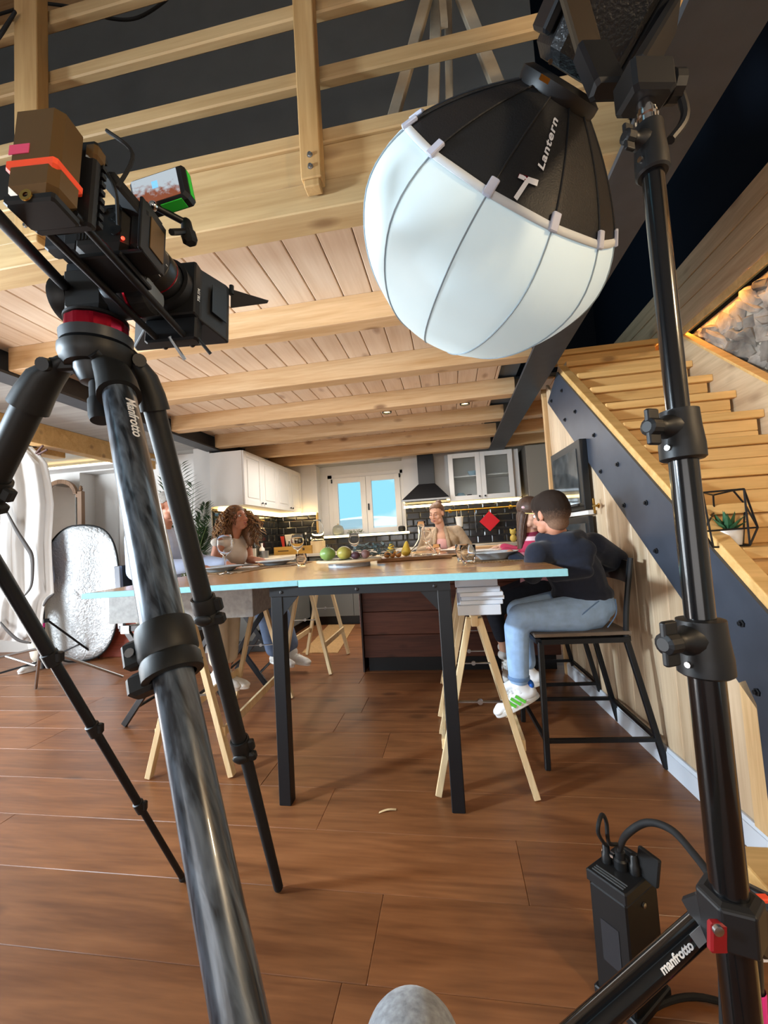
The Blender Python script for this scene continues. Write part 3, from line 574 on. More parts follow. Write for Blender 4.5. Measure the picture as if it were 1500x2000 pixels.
# ---- folding director chairs on the left
CHAIRM = plain('blackish_aluminium', '26282c', .35, .5); CANVAS = plain('black_canvas', '1c1d20', .9)
def dchair(o, ang, label, zs=.64):
    t = thing('folding_chair', o, label, 'chair'); o = V(o); a = math.radians(ang); F = V((math.cos(a), math.sin(a), 0)); S = V((-F.y, F.x, 0)); Z = V((0, 0, 1))   # F: facing direction
    P = lambda f, s, z: o+F*f+S*s+Z*z
    for s in (-1, 1):
        MB().bar(P(-.24, s*.27, zs), P(.26, s*.27, zs), .035, .04, (0, 0, 1), .003).build('seat_rail', CHAIRM, t)
        MB().bar(P(-.22, s*.24, zs-.02), P(.20, s*.24, .01), .04, .024, tuple(S), .003).build('leg', CHAIRM, t)
        MB().bar(P(.22, s*.255, zs-.02), P(-.24, s*.255, .01), .04, .024, tuple(S), .003).build('leg', CHAIRM, t)
        MB().bar(P(-.23, s*.27, zs-.0), P(-.25, s*.27, zs+.42), .028, .04, tuple(F), .003).build('back_post', plain('grey_aluminium', '777c85', .4, .6) if 'grey_aluminium' not in MATS else MATS['grey_aluminium'], t)
    MB().tube([P(-.165, -.26, .115), P(-.165, .26, .115)], .011, 8).build('foot_bar', CHAIRM, t); MB().tube([P(.13, -.24, .10), P(.13, .24, .10)], .011, 8).build('foot_bar', CHAIRM, t)
    rr = [[P(-.22+.44*i/6, -.25, zs+.018-.0*i), P(-.22+.44*i/6, 0, zs-.012), P(-.22+.44*i/6, .25, zs+.018)] for i in range(7)]
    sm = MB(); sm.loft(rr, False, False); so_ = sm.build('seat', CANVAS, t); so_.modifiers.new('s', 'SOLIDIFY').thickness = .006
    rb = [[P(-.262-.03*math.sin(math.pi*i/8), -.27+.54*i/8, zs+.24), P(-.268-.03*math.sin(math.pi*i/8), -.27+.54*i/8, zs+.42)] for i in range(9)]
    sm = MB(); sm.loft(rb, False, False); so_ = sm.build('backrest', CANVAS, t); so_.modifiers.new('s', 'SOLIDIFY').thickness = .006
    MB().box(*(lambda p: (p.x-.03, p.x+.03, p.y-.004, p.y, p.z-.03, p.z+.02))(P(-.19, -.292, zs))).build('hinge_plate', CHROME, t)
    return t
dchair((-2.02, 2.80, 0), 4, 'black folding chair with hinge plate under the grey-haired man in the blue shirt', .65)
dchair((-1.80, 3.47, 0), 8, 'black canvas folding chair under the curly-haired woman', .65)

q4 = [atz(*p) for p in ((642, 1221), (694, 1221), (660, 1276), (590, 1276))]
tag(MB().prism([V((p.x, p.y, .0005)) for p in q4], (0, 0, .008)).build('floor_mat', plain('jute_mat', 'b08a5a', .9, noise=.2, nscale=60), bevel=.002), 'beige woven mat on the floor beyond the far sawhorse', 'mat')
c = atz(757, 1586); m = MB(); rr = [[V((c.x-.035+.07*i/6, c.y-.008+.004*i, .002+.006*math.sin(math.pi*i/6)))+V((0, w_, 0)) for w_ in (-.006, .006)] for i in range(7)]
m.loft(rr, False, False); o = m.build('wood_shaving', PINE_PALE); o.modifiers.new('s', 'SOLIDIFY').thickness = .001; tag(o, 'single curled pale wood shaving lying on the floor before the table', 'shaving')
# ================================================================ LOFT RAILING
rl = thing('loft_railing', (-.4, 1.3, 2.3), 'pine railing of posts and flat rails along the loft edge', 'railing')
def post(x0, x1):
    p = MB().box(x0, x1, 1.235, 1.283, 2.335, 3.7); p.frame(((x0+x1)/2, 1.259, 2.322), ((x1-x0)/2-.008, .02, .013), V((1, 0, 0)), V((0, 1, 0)), V((0, 0, 1))); o = p.build('post', RAIL_Z, rl, bevel=.004)
    for z in (2.372, 2.412): MB().lathe([(.0095, 0), (.0095, .002), (.0065, .003), (.0065, .008), (0, .009)], ((x0+x1)/2, 1.235, z), (0, -1, 0), 8).build('bolt', STEELBR, o)
post(-.405, -.335); post(-1.512, -1.41); post(.75, .82)
for z in (2.730, 2.985, 3.24): MB().box(-4.2, 1.0, 1.29, 1.325, z, z+.056, .005).build('rail', RAIL_X, rl)
# loft: A-frame of pale timber, and cables over the rail
GREYP = plain('pale_weathered_wood', 'a69a86', .7, noise=.15, nscale=12)
af = thing('timber_a_frame', (.15, 2.1, 2.55), 'pale timber A-frame standing in the loft behind the railing', 'frame')
for a, b, w in (((770, 225, 1.55), (850, -60, 1.75), .045), ((965, 150, 1.6), (880, -60, 1.75), .05), ((845, 230, 1.7), (855, -60, 1.8), .05), ((878, 220, 1.8), (874, -60, 1.85), .035)):
    p = aty(a[0], a[1], a[2]); q = aty(b[0], b[1], b[2])
    d = (p-q)/(p.z-q.z); p = q+d*(2.55-q.z) if p.z > 2.55 else p; MB().bar(p, q, w, .03, (0, 1, 0), .003).build('leg', GREYP, af)
p = aty(862, -20, 1.72); q = aty(868, 50, 1.68); MB().bar(p, q, .03, .02, (0, 1, 0)).build('stay', GREYP, af)
cb = MB().tube(spline([aty(-40, 40, 1.7), aty(60, 10, 1.62), aty(100, 8, 1.6), aty(170, 20, 1.6), aty(215, 36, 1.6), aty(270, 34, 1.62), aty(330, -5, 1.7), aty(380, -60, 1.7)], 6), .0065, 8)
tag(cb.build('hanging_cable', BLACKR, smooth=True), 'black cable drooping across the top left of the loft', 'cable')
cb = MB().tube(spline([aty(-20, 95, 1.25), aty(28, 25, 1.22), aty(20, 40, 1.22), aty(0, 72, 1.22), aty(-30, 110, 1.25)], 6), .005, 8)
tag(cb.build('hanging_cable', BLACKR, smooth=True), 'short black cable looped beside the leftmost railing post', 'cable')
# ================================================================ CINEMA TRIPOD
CARB, nt, pb = newmat('carbon_tube'); N = nt.nodes.new; L = nt.links.new
A0 = at(232, 765, .80); A1 = at(468, 1985, .385); Ad = (A1-A0).normalized(); k1_ = Ad.cross(V((0, 0, 1))).normalized(); k2_ = Ad.cross(k1_)
tc = N('ShaderNodeTexCoord'); mp = N('ShaderNodeCombineXYZ')
for i_, (vec, sc_) in enumerate(((Ad*3.2, 1), (k1_*34+Ad*5, 1), (k2_*34-Ad*5, 1))):
    dn = N('ShaderNodeVectorMath'); dn.operation = 'DOT_PRODUCT'; dn.inputs[1].default_value = tuple(vec); L(tc.outputs['Object'], dn.inputs[0]); L(dn.outputs['Value'], mp.inputs[i_])
nn = N('ShaderNodeTexNoise'); nn.inputs['Scale'].default_value = 2.2; nn.inputs['Detail'].default_value = 3; nn.inputs['Distortion'].default_value = .4; L(mp.outputs[0], nn.inputs['Vector'])
rr = N('ShaderNodeValToRGB'); e = rr.color_ramp.elements; e[0].position = .38; e[1].position = .66; e[0].color = srgb('22272e'); e[1].color = srgb('66717e'); L(nn.outputs[0], rr.inputs[0]); L(rr.outputs[0], pb.inputs['Base Color']); pb.inputs['Roughness'].default_value = .28; pb.inputs['Metallic'].default_value = .25; pb.inputs['Coat Weight'].default_value = .4
TRIB = plain('tripod_black', '1a1b1b', .5, .15, noise=.1, nscale=40); GREYM = plain('dark_grey_cast', '2f3338', .45, .2); RED = plain('red_anodised', 'a3122b', .25, .75); WHITEP = plain('white_print', 'e8e8e8', .6)
ap = at(190, 700, .86)
tp = thing('camera_tripod', (ap.x, ap.y, 0), 'large black carbon-fibre video tripod with fluid head and red bowl ring', 'tripod')
Zv = V((0, 0, 1))
A0 = at(232, 765, .80); A1 = at(468, 1985, .385); Ad = (A1-A0).normalized()
Ae = A0+Ad*((.02-A0.z)/Ad.z)
def on_line(p, d, py):                                    # point of a 3D line seen at image row py
    lo, hi = 0, 3
    def row(t): q = p+d*t-CP; return 1000-FPX*q.dot(cu)/q.dot(cf)
    best = min((abs(row(i*.002)-py), i*.002) for i in range(0, 520) if (p+d*i*.002-CP).dot(cf) > .1)[1]; return p+d*best
Ac = on_line(A0, Ad, 1270)
lg = MB().tube([A0-Ad*.03, Ac], .0285, 28).build('upper_leg_tube', plain('matt_carbon', '2e2c28', .3, .3, noise=.15, nscale=18) if 0 else CARB, tp, smooth=True)
MB().tube([Ac, Ae], .0245, 28).build('lower_leg_tube', CARB, tp, smooth=True)
MB().ell(Ae, (.03, .03, .02)).build('foot', BLACKR, tp, smooth=True)
def clamp(c, d, r, side, h=.05, name='leg_clamp'):
    d = d.normalized(); s = V(side); s = (s-d*s.dot(d)).normalized(); k = d.cross(s)
    m = MB().lathe([(r*.98, -h), (r*1.16, -h), (r*1.2, -h*.8), (r*1.2, h*.1), (r*1.12, h*.25), (r*1.2, h*.4), (r*1.2, h*.95), (r*1.1, h), (r*.9, h)], c, d, 24)
    o = m.build(name, TRIB, tp, smooth=True)
    q = MB(); q.frame(c+s*r*1.35-d*h*.35, (r*.42, r*.35, h*.5), s, k, d, .004); q.frame(c+s*r*1.2+k*r*.2+d*h*.75, (r*.6, r*.5, h*.4), s, k, d, .005); q.build('lever_block', TRIB, o)
    MB().ell(c+k*r*1.1+d*h*.45, (r*.95, r*.35, h*.42), 16, (s, k, d)).build('lever', TRIB, o, smooth=True)
    MB().lathe([(r*.2, 0), (r*.2, .004), (0, .004)], c+s*r*1.35-d*h*.35-k*r*.36, -k, 10).build('screw', STEELBR, o)
    return o
clamp(Ac, Ad, .031, -cr, .036)
B0 = at(285, 735, .92); Bf = atz(544, 1742, .0); Bd = (Bf-B0).normalized(); B1 = on_line(B0, Bd, 1190); B2 = on_line(B0, Bd, 1500); B3 = on_line(B0, Bd, 1700)
MB().tube([B0, B1], .0235, 20).build('upper_leg_tube', TRIB, tp, smooth=True); MB().tube([B1, B2], .0205, 20).build('middle_leg_tube', TRIB, tp, smooth=True); MB().tube([B2, B3], .0175, 20).build('lower_leg_tube', TRIB, tp, smooth=True)
clamp(B1, Bd, .026, cr, .035); clamp(B2, Bd, .0225, cr, .033); clamp(B3, Bd, .0195, cr, .028, 'foot_clamp')
fm = MB().cap2(B3+Bd*.02+cr*.006, Bf+Zv*.0165, .018, .0155).build('foot', BLACKR, tp, smooth=True)
C0_ = at(85, 735, .86); Cd = (at(-40, 990, .90)-C0_).normalized(); C1 = on_line(C0_, Cd, 955); Ce = C0_+Cd*((.02-C0_.z)/Cd.z)
MB().tube([C0_, C1], .0285, 24).build('upper_leg_tube', TRIB, tp, smooth=True); MB().tube([C1, Ce], .0235, 24).build('lower_leg_tube', TRIB, tp, smooth=True); clamp(C1, Cd, .03, cr, .03); MB().ell(Ce, (.03, .03, .02)).build('foot', BLACKR, tp, smooth=True)
# spider, hinges, leg sockets
hub_c = at(190, 700, .86)
MB().lathe([(.02, -.022), (.056, -.02), (.064, -.008), (.068, .004), (.068, .016), (.06, .02), (.03, .02)], hub_c, Zv, 28).build('spider', TRIB, tp, smooth=True)
for p0, d, nm, r in ((A0-Ad*.062, Ad, 'leg_socket', .0335), (B0, Bd, 'leg_socket', .0285), (C0_, Cd, 'leg_socket', .0335)):
    top = p0-d*.03; m = MB(); v = (hub_c-top); v = v-d*v.dot(d); v.normalize(); k = d.cross(v)
    rings = []
    for t, a, b, off in ((-.055, .024, .018, .028), (-.03, .03, .022, .016), (0, r*1.02, r*.95, .004), (.04, r*1.08, r*1.05, 0), (.075, r*1.14, r*1.12, 0), (.0751, r*.9, r*.9, 0)):
        c = p0+d*t+v*off; rings.append([c+k*(a*math.cos(2*math.pi*i/20))+v*(b*math.sin(2*math.pi*i/20)) for i in range(20)])
    m.loft(rings); o = m.build(nm, TRIB, tp, smooth=True)
    MB().tube([top+v*.012-k*.038, top+v*.012+k*.038], .0135, 14).build('hinge_pin', BLACKP, o, smooth=True)
    MB().bar(top+v*.01, hub_c-Zv*.012, .045, .028, tuple(d), .005).build('arm', TRIB, tp)
MB().lathe([(.018, 0), (.021, .01), (.021, .045), (.0175, .05), (.0175, .085), (.01, .09)], at(197, 822, .82), (hub_c-at(197, 822, .82)), 20, cap=True).build('bowl_clamp_grip', BLACKR, tp, smooth=True)
MB().lathe([(0, -.05), (.03, -.042), (.042, -.02), (.044, .0)], hub_c-Zv*.012, Zv, 24).build('half_ball', BLACKP, tp, smooth=True)
an = (-ray(255, 830).normalized()*.90+cr*.62); an = (an-Ad*an.dot(Ad)).normalized(); at_ = an.cross(Ad).normalized()
text('maker_name', 'Manfrotto', .0245, WHITEP, tp, on_line(A0, Ad, 800)+an*.0288-at_*.008, Ad, at_, bold=.0003)
# fluid head
ax_ = ray(800, 1140).normalized(); sx_ = ax_.cross(Zv).normalized(); wx_ = sx_.cross(ax_)
hb = at(190, 660, .86)
MB().lathe([(.052, -.022), (.064, -.02), (.066, .0), (.058, .004)], hb, Zv, 30).build('head_base', GREYM, tp, smooth=True)
MB().lathe([(.052, .004), (.0555, .004), (.0555, .028), (.05, .03)], hb, Zv, 48, mod=lambda k, t: 1+.022*((k//2) % 2)).build('red_ring', RED, tp)
MB().lathe([(.05, .03), (.058, .031), (.058, .036), (.044, .044), (.03, .044)], hb, Zv, 30, cap=True).build('pan_base', TRIB, tp, smooth=True)
yk = hb+Zv*.085
MB().frame(yk, (.045, .04, .045), sx_, V((ax_.x, ax_.y, 0)).normalized(), Zv, .01).build('tilt_block', TRIB, tp)
dr_ = yk+sx_*.045; da = sx_
MB().lathe([(.02, -.02), (.040, -.012), (.046, .0), (.046, .032), (.043, .036)], dr_, da, 32).build('tilt_drum', GREYM, tp, smooth=True)
MB().lathe([(.043, .036), (.0445, .037), (.0445, .041), (.042, .042)], dr_, da, 32).build('red_band', RED, tp, smooth=True)
MB().lathe([(.042, .042), (.0435, .044), (.0415, .074), (.034, .08), (.03, .08)], dr_, da, 40, mod=lambda k, t: 1+.012*(k % 2)).build('drag_knob', BLACKR, tp)
MB().lathe([(.03, .0801), (.031, .0815), (.028, .083), (0, .083)], dr_, da, 32).build('knob_cap', plain('knob_grey', '6a7075', .5), tp, smooth=True)
MB().lathe([(.02, .02), (.04, .012), (.046, 0), (.046, -.02), (.03, -.03), (0, -.03)], yk-sx_*.05, da, 28).build('counterbalance_drum', TRIB, tp, smooth=True)
pl0 = yk+wx_*.062
MB().frame(pl0+ax_*.03, (.036, .095, .010), sx_, ax_, wx_, .003).build('sliding_plate', GREYM, tp); MB().frame(pl0-ax_*.07+wx_*.006, (.044, .016, .022), sx_, ax_, wx_, .004).build('plate_lock', GREYM, tp); MB().frame(pl0+ax_*.02-wx_*.022, (.040, .06, .016), sx_, ax_, wx_, .005).build('head_cradle', GREYM, tp)
for f in (-.01, .085): MB().lathe([(.0035, 0), (.0075, .0), (.0075, .0015), (.0035, .0015)], pl0+ax_*f+sx_*.0365-wx_*(.0 if f < 0 else .03), sx_, 14).build('rosette', STEELBR, tp)
hp = at(128, 560, .83); MB().tube([hp, at(60, 490, .68), at(-60, 365, .5)], .0095, 12).build('pan_handle', BLACK, tp, smooth=True)
# ================================================================ CINEMA CAMERA
pm = at(362, 605, 1.0)
cm = thing('cinema_camera', tuple(pm), 'cinema camera rig with matte box, lens, monitor and taped battery on tripod', 'camera')
FS = lambda f: f if f > -.07 else -.07+(f+.07)*.8
Q = lambda f, s, w: pm+ax_*FS(f)+sx_*s+wx_*w
def cbox(name, mat, f0, f1, s0, s1, w0, w1, ch=.003, par=None): return MB().frame((Q(f0, s0, w0)+Q(f1, s1, w1))/2, ((s1-s0)/2, (FS(f1)-FS(f0))/2, (w1-w0)/2), sx_, ax_, wx_, ch).build(name, mat, par or cm)
MATTE = plain('matte_box_black', '1f2022', .55); BRONZE = plain('battery_bronze', '6b5333', .35, .35); ORANGE = plain('orange_tape', 'ff5a36', .6); PINK = plain('pink_tape', 'e0527c', .7); GREEN = plain('green_tape', '33d13c', .6)
# matte box: flared hood
def ring4(f, s0, s1, w0, w1): return [Q(f, s0, w0), Q(f, s1, w0), Q(f, s1, w1), Q(f, s0, w1)]
hood = MB().loft([ring4(-.072, -.062, .06, -.062, .06), ring4(-.045, -.066, .064, -.066, .064), ring4(.015, -.135, .094, -.078, .070), ring4(.03, -.137, .096, -.08, .072), ring4(.03, -.129, .088, -.072, .064), ring4(-.04, -.055, .055, -.055, .055)], cap=False).build('matte_box', MATTE, cm, bevel=.004)
MB().loft([[Q(-.030, .0805, -.035), Q(.008, .0975, -.04), Q(.008, .0975, .04), Q(-.030, .0805, .035)], [Q(-.031, .0820, -.035), Q(.007, .0990, -.04), Q(.007, .0990, .04), Q(-.031, .0820, .035)]]).build('side_panel', BLACKP, hood)
cbox('filter_stage', BLACKP, -.075, -.05, -.065, .063, -.066, .064)
MB().lathe([(.05, -.098), (.058, -.096), (.058, -.074), (.05, -.072)], Q(0, 0, 0), ax_, 32).build('clamp_ring', BLACKP, hood, smooth=True)
text('maker_name', 'TILTA', .013, WHITEP, hood, Q(-.056, .0645, -.03), wx_, -ax_, bold=.0003)
fp = [Q(.03, .098, .07), Q(.03, .098, .018), Q(.045, .185, .034), Q(.047, .188, .042)]
MB().prism(fp, ax_*.002).build('side_flag', plain('flag_brown_black', '2b2623', .7), hood)
MB().lathe([(.006, -.012), (.006, .012)], Q(.03, .1, .066), wx_, 10, cap=True).build('flag_hinge', BLACKP, hood)
# lens
LENSB = plain('lens_black', '161718', .33)
MB().lathe([(r_, FS(t_)) for r_, t_ in ((.03, -.245), (.036, -.242), (.036, -.225), (.040, -.222), (.041, -.205), (.046, -.20), (.046, -.165), (.0445, -.163), (.0465, -.16), (.0475, -.13), (.046, -.128), (.0475, -.126), (.0475, -.10), (.044, -.098))], Q(0, 0, 0), ax_, 40, cap=True).build('lens', LENSB, cm, smooth=True)
MB().lathe([(.0468, -.1196), (.048, -.1188), (.048, -.1164), (.0468, -.1156)], Q(0, 0, 0), ax_, 40).build('red_line', RED, cm)
for k in range(22):
    a = 2*math.pi*k/22; d = sx_*math.cos(a)+wx_*math.sin(a); t_ = ax_.cross(d)
    if k % 2: MB().frame(Q(-.172, 0, 0)+d*.0463, (.0006, .003, .0004), t_, ax_, d).build('scale_mark', WHITEP, cm)
MB().lathe([(.037, -.2084), (.0385, -.2076), (.0385, -.1964), (.037, -.1956)], Q(0, 0, 0), ax_, 32).build('red_ring', RED, cm, smooth=True)
# body and cage
BODY = plain('camera_body', '1e1c1a', .45)
cbox('body', BODY, -.325, -.245, -.052, .046, -.080, .008, .010); cbox('grip', BODY, -.318, -.24, .046, .068, -.076, .0, .010)
cbox('cage_side', BLACK, -.33, -.24, .069, .075, -.088, .014, .002); cbox('cage_top', BLACK, -.315, -.255, -.056, .075, .010, .017, .002); cbox('cage_base', BLACK, -.32, -.25, -.056, .075, -.090, -.082, .002)
cbox('cage_trim', BRONZE, -.30, -.25, .0752, .077, -.068, -.004, .001)
for f, w, r in ((-.3255, -.008, .006), (-.3255, -.026, .006), (-.3255, -.048, .010)): MB().lathe([(r, 0), (r, .003), (0, .003)], Q(f, .028, w), -ax_, 14).build('button', BLACKP, cm)
for f, w in ((0, -.006), (.018, -.020)): MB().lathe([(.006, 0), (.006, .003), (0, .003)], Q(-.3255, .004+f, w), -ax_, 12).build('button', BLACKP, cm)
MB().ell(Q(-.327, .042, -.066), .003, 8).build('tally_light', plain('red_led', 'ff2a1a', .5, emit=6), cm)
for k in range(6): cbox('vent_slot', BLACKR, -.327, -.3252, -.045+k*.006, -.042+k*.006, -.06, -.01, 0)
cbox('side_unit', BLACKP, -.30, -.25, -.09, -.058, -.05, .0, .006)
# top handle, arm and monitor
MB().bar(at(207, 343, .70), at(284, 432, .745), .030, .022, tuple(wx_), .006).build('top_handle', BLACKR, cm); MB().bar(at(278, 426, .745), Q(-.28, .01, .012), .022, .02, tuple(ax_)).build('handle_post', BLACK, cm)
mo = at(308, 366, .80); mw = (cu*.985+cr*.16).normalized(); ms = (cr*.965-cf*.10+cu*.22).normalized(); mn = ms.cross(mw).normalized(); mw = mn.cross(ms).normalized()   # mn faces the viewer
mon = MB().frame(mo-mn*.016, (.058, .034, .016), ms, mw, mn, .006).build('monitor', BLACKP, cm)
SCR, nt, pb = newmat('monitor_picture'); N = nt.nodes.new; L = nt.links.new
tc = N('ShaderNodeTexCoord'); sp = N('ShaderNodeSeparateXYZ'); L(tc.outputs['Generated'], sp.inputs[0]); rp = N('ShaderNodeValToRGB'); e = rp.color_ramp.elements; e[0].position = .32; e[0].color = srgb('8a4a30'); e[1].position = .62; e[1].color = srgb('b9c4cc')
nz_ = N('ShaderNodeTexNoise'); nz_.inputs['Scale'].default_value = 9; nz_.inputs['Detail'].default_value = 5; L(tc.outputs['Generated'], nz_.inputs['Vector']); ma = N('ShaderNodeMath'); ma.operation = 'MULTIPLY_ADD'; ma.inputs[1].default_value = .8; ma.inputs[2].default_value = -.38; L(nz_.outputs[0], ma.inputs[0]); m3 = N('ShaderNodeMath'); m3.operation = 'ADD'; L(ma.outputs[0], m3.inputs[0]); L(sp.outputs[2], m3.inputs[1]); L(m3.outputs[0], rp.inputs[0])
L(rp.outputs[0], pb.inputs['Emission Color']); pb.inputs['Emission Strength'].default_value = .75; pb.inputs['Base Color'].default_value = (.01, .01, .01, 1); pb.inputs['Roughness'].default_value = .15
MB().frame(mo+mn*.0006-ms*.004, (.047, .026, .0005), ms, mw, mn).build('screen', SCR, mon)
MB().frame(mo+mn*.0013-ms*.004+mw*.006, (.006, .007, .0004), ms, mw, mn).build('screen_window', plain('screen_blue', '6aa7d8', .5, emit=.8), mon)
MB().frame(mo-mn*.016+ms*.0583, (.0008, .026, .006), ms, mw, mn).build('green_tape', GREEN, mon); MB().frame(mo-mn*.012-mw*.0345+ms*.02, (.022, .0008, .011), ms, mw, mn).build('green_tape', GREEN, mon)
e1 = at(300, 402, .80); e2 = at(364, 436, .84); e3 = at(366, 452, .84); e4 = at(373, 476, .84)
MB().ell(e1, .009, 12).build('arm_ball', CHROME, cm, smooth=True); MB().tube([e1, e2], .0065, 10).build('arm', BLACK, cm, smooth=True); MB().cap2(e2, e3, .010, .012).build('arm_joint', BLACK, cm, smooth=True)
MB().lathe([(.011, 0), (.013, .004), (.013, .022), (.009, .026)], e3, e4-e3, 12, cap=True, mod=lambda k, t: 1+.14*(k % 2)).build('arm_knob', BLACKR, cm); MB().tube([e3, Q(-.25, .09, .0)], .006, 8).build('arm', BLACK, cm)
# battery and plate at the rear
cbox('battery_plate', BLACKP, -.425, -.405, -.046, .048, -.115, .04, .004); cbox('power_module', BLACKP, -.405, -.385, -.036, .04, -.10, .02, .004)
for k in range(9): cbox('cooling_fin', BLACK, -.408, -.397, .041, .051, -.105+k*.015, -.097+k*.015, 0)
bt = MB().frame(Q(-.462, -.0, -.037), (.038, .026, .074), sx_, ax_, wx_, .010).build('battery', BRONZE, cm)
MB().frame(Q(-.462, -.0, -.064), (.0386, .0267, .009), sx_, ax_, wx_, .010).build('orange_tape', ORANGE, bt); MB().frame(Q(-.462, -.018, -.040)-ax_*.0263, (.015, .0006, .008), sx_, ax_, wx_).build('pink_tape', PINK, bt)
cbox('battery_foot', BLACKP, -.492, -.43, -.038, .038, -.126, -.112, .004); MB().lathe([(.004, 0), (.009, 0), (.009, .002), (.004, .002)], Q(-.462, .0, -.119)-ax_*.0255, -ax_, 14).build('brass_socket', BRASS, bt)
cbox('latch', BRONZE, -.43, -.40, .032, .052, .005, .03, .004)
for s in (-.032, .032): MB().tube([Q(-.44, s, -.108), Q(-.02, s, -.108)], .0068, 12).build('rod', BLACK, cm, smooth=True)
cbox('bridge_plate', BLACK, -.33, -.22, -.042, .042, -.101, -.091, .003); cbox('rod_clamp', BLACK, -.06, -.03, -.06, .06, -.118, -.06, .004)
MB().tube([Q(-.055, .05, -.1), Q(-.02, .075, -.135)], .004, 8).build('clamp_lever', BLACK, cm); MB().tube([Q(-.06, .0, -.11), Q(-.03, .02, -.15)], .004, 8).build('clamp_lever', STEELBR, cm)
for pts in ([Q(-.40, -.0, .06), Q(-.38, .05, .0), Q(-.34, .04, -.05)], [Q(-.42, .06, .06), Q(-.41, .10, .02), Q(-.42, .085, -.05)], [Q(-.39, -.02, .02), Q(-.36, -.06, .05), Q(-.30, -.09, .05)]): MB().tube(spline(pts, 6), .003, 6).build('cable', BLACKR, cm, smooth=True)
# ================================================================ SECOND TRIPOD (slim leg)
s0 = at(-45, 1040, 1.02); sf = atz(361, 1722, .0); sd = (sf-s0).normalized(); tp2 = thing('slim_light_stand', (s0.x, s0.y, 0), 'slim black stand whose long jointed leg crosses the floor at left', 'stand')
k1, k2, k3 = on_line(s0, sd, 1285), on_line(s0, sd, 1425), on_line(s0, sd, 1575)
top = s0-sd*.12
for a, b, r in ((top, k1, .0175), (k1, k2, .0135), (k2, k3, .0115), (k3, sf-sd*.02, .0095)): MB().tube([a, b], r, 16).build('leg_section', BLACK, tp2, smooth=True)
for k, r in ((k1, .021), (k2, .018), (k3, .0155)):
    o = MB().lathe([(r*.8, -.02), (r, -.018), (r, .018), (r*.8, .02)], k, sd, 16, cap=True).build('joint', BLACKP, tp2, smooth=True); MB().frame(k+cr*r*.9+cu*.004, (r*.5, r*.5, .014), cr, cf, cu, .003).build('lever', BLACKP, o)
MB().cap2(sf-sd*.02, sf+Zv*.0135, .0125, .0135).build('foot', BLACKR, tp2, smooth=True)
MB().tube([top, V((top.x-.02, top.y-.02, .0))], .012, 10).build('column', BLACK, tp2); o2 = top+V((-.25, -.3, 0)); MB().tube([top, V((o2.x-.2, o2.y-.1, .0))], .012, 10).build('leg_section', BLACK, tp2)
# ================================================================ LIGHT STAND, LAMP AND LANTERN
sx0 = .312; sy0 = .606
def zrow(py):
    lo, hi = -.5, 3.5
    for _ in range(40):
        m_ = (lo+hi)/2; q = V((sx0, sy0, m_))-CP
        if 1000-FPX*q.dot(cu)/q.dot(cf) > py: lo = m_
        else: hi = m_
    return lo
ls = thing('light_stand', (sx0, sy0, 0), 'tall black telescopic light stand in the right foreground', 'stand')
STB = plain('gloss_black_tube', '0f1012', .18, .2, spec=.6, coat=.3)
zc1, zc2, zc3, zh = zrow(1262), zrow(850), zrow(295), zrow(1745)
pt = lambda z: V((sx0, sy0, z))
for a, b, r in ((zh-.30, zc1, .0205), (zc1, zc2, .0172), (zc2, zc3, .0138), (zc3, zrow(205), .0125)): MB().tube([pt(a), pt(b)], r, 24).build('tube_section', STB if r < .0125 or r > .013 else CHROME, ls, smooth=True)
def collar(z, h, r, r2):
    o = MB().lathe([(r2, h), (r, h*.96), (r*1.04, h*.3), (r*1.14, -h*.4), (r*1.14, -h*.92), (r*1.0, -h)], pt(z), Zv, 28, cap=True).build('collar', BLACKP, ls, smooth=True)
    d = -cr*.95-cf*.3; d.z = 0; d.normalize(); k = Zv.cross(d)
    MB().lathe([(r*.8, r*.6), (r*.66, r*1.15), (r*.45, r*1.4), (r*.45, r*1.7)], pt(z+h*.3), d, 16, cap=True).build('boss', BLACKP, o, smooth=True)
    kn = MB(); c = pt(z+h*.3)+d*(r*2.05); kn.lathe([(r*.35, -r*.4), (r*.5, -r*.3), (r*.5, r*.35), (r*.3, r*.45)], c, d, 14, cap=True)
    kn.frame(c+Zv*r*.62, (r*.42, r*.16, r*.4), d, k, Zv, .002); kn.frame(c-Zv*r*.62, (r*.42, r*.16, r*.4), d, k, Zv, .002); kn.build('wing_knob', BLACKP, o, bevel=.001)
    MB().lathe([(.004, 0), (.004, .003), (0, .003)], pt(z-h*.55)-cr*r*1.05-cf*r*.4, -cr-cf*.4, 8).build('screw', CHROME, o)
collar(zc1, .036, .0275, .021); collar(zc2, .034, .0235, .0175); collar(zc3, .036, .0185, .0135)
MB().lathe([(.010, .0), (.0145, .0), (.0145, .006), (.011, .008), (.011, .034), (.014, .036), (.014, .044), (.009, .046)], pt(zrow(232)), Zv, 24, cap=True).build('spigot', CHROME, ls, smooth=True)
hubp = pt(zh-.02); hb_ = MB().lathe([(.024, -.03), (.034, -.03), (.036, .02), (.026, .024)], hubp, Zv, 6, cap=True); 
hub_o = hb_.build('hub', BLACKP, ls, bevel=.003)
legs = [(at(1388, 1790, .545), at(1120, 2030, .50)), (at(1452, 1800, .53), at(1462, 2120, .50)), (at(1520, 1780, .62), at(1700, 2000, .8))]
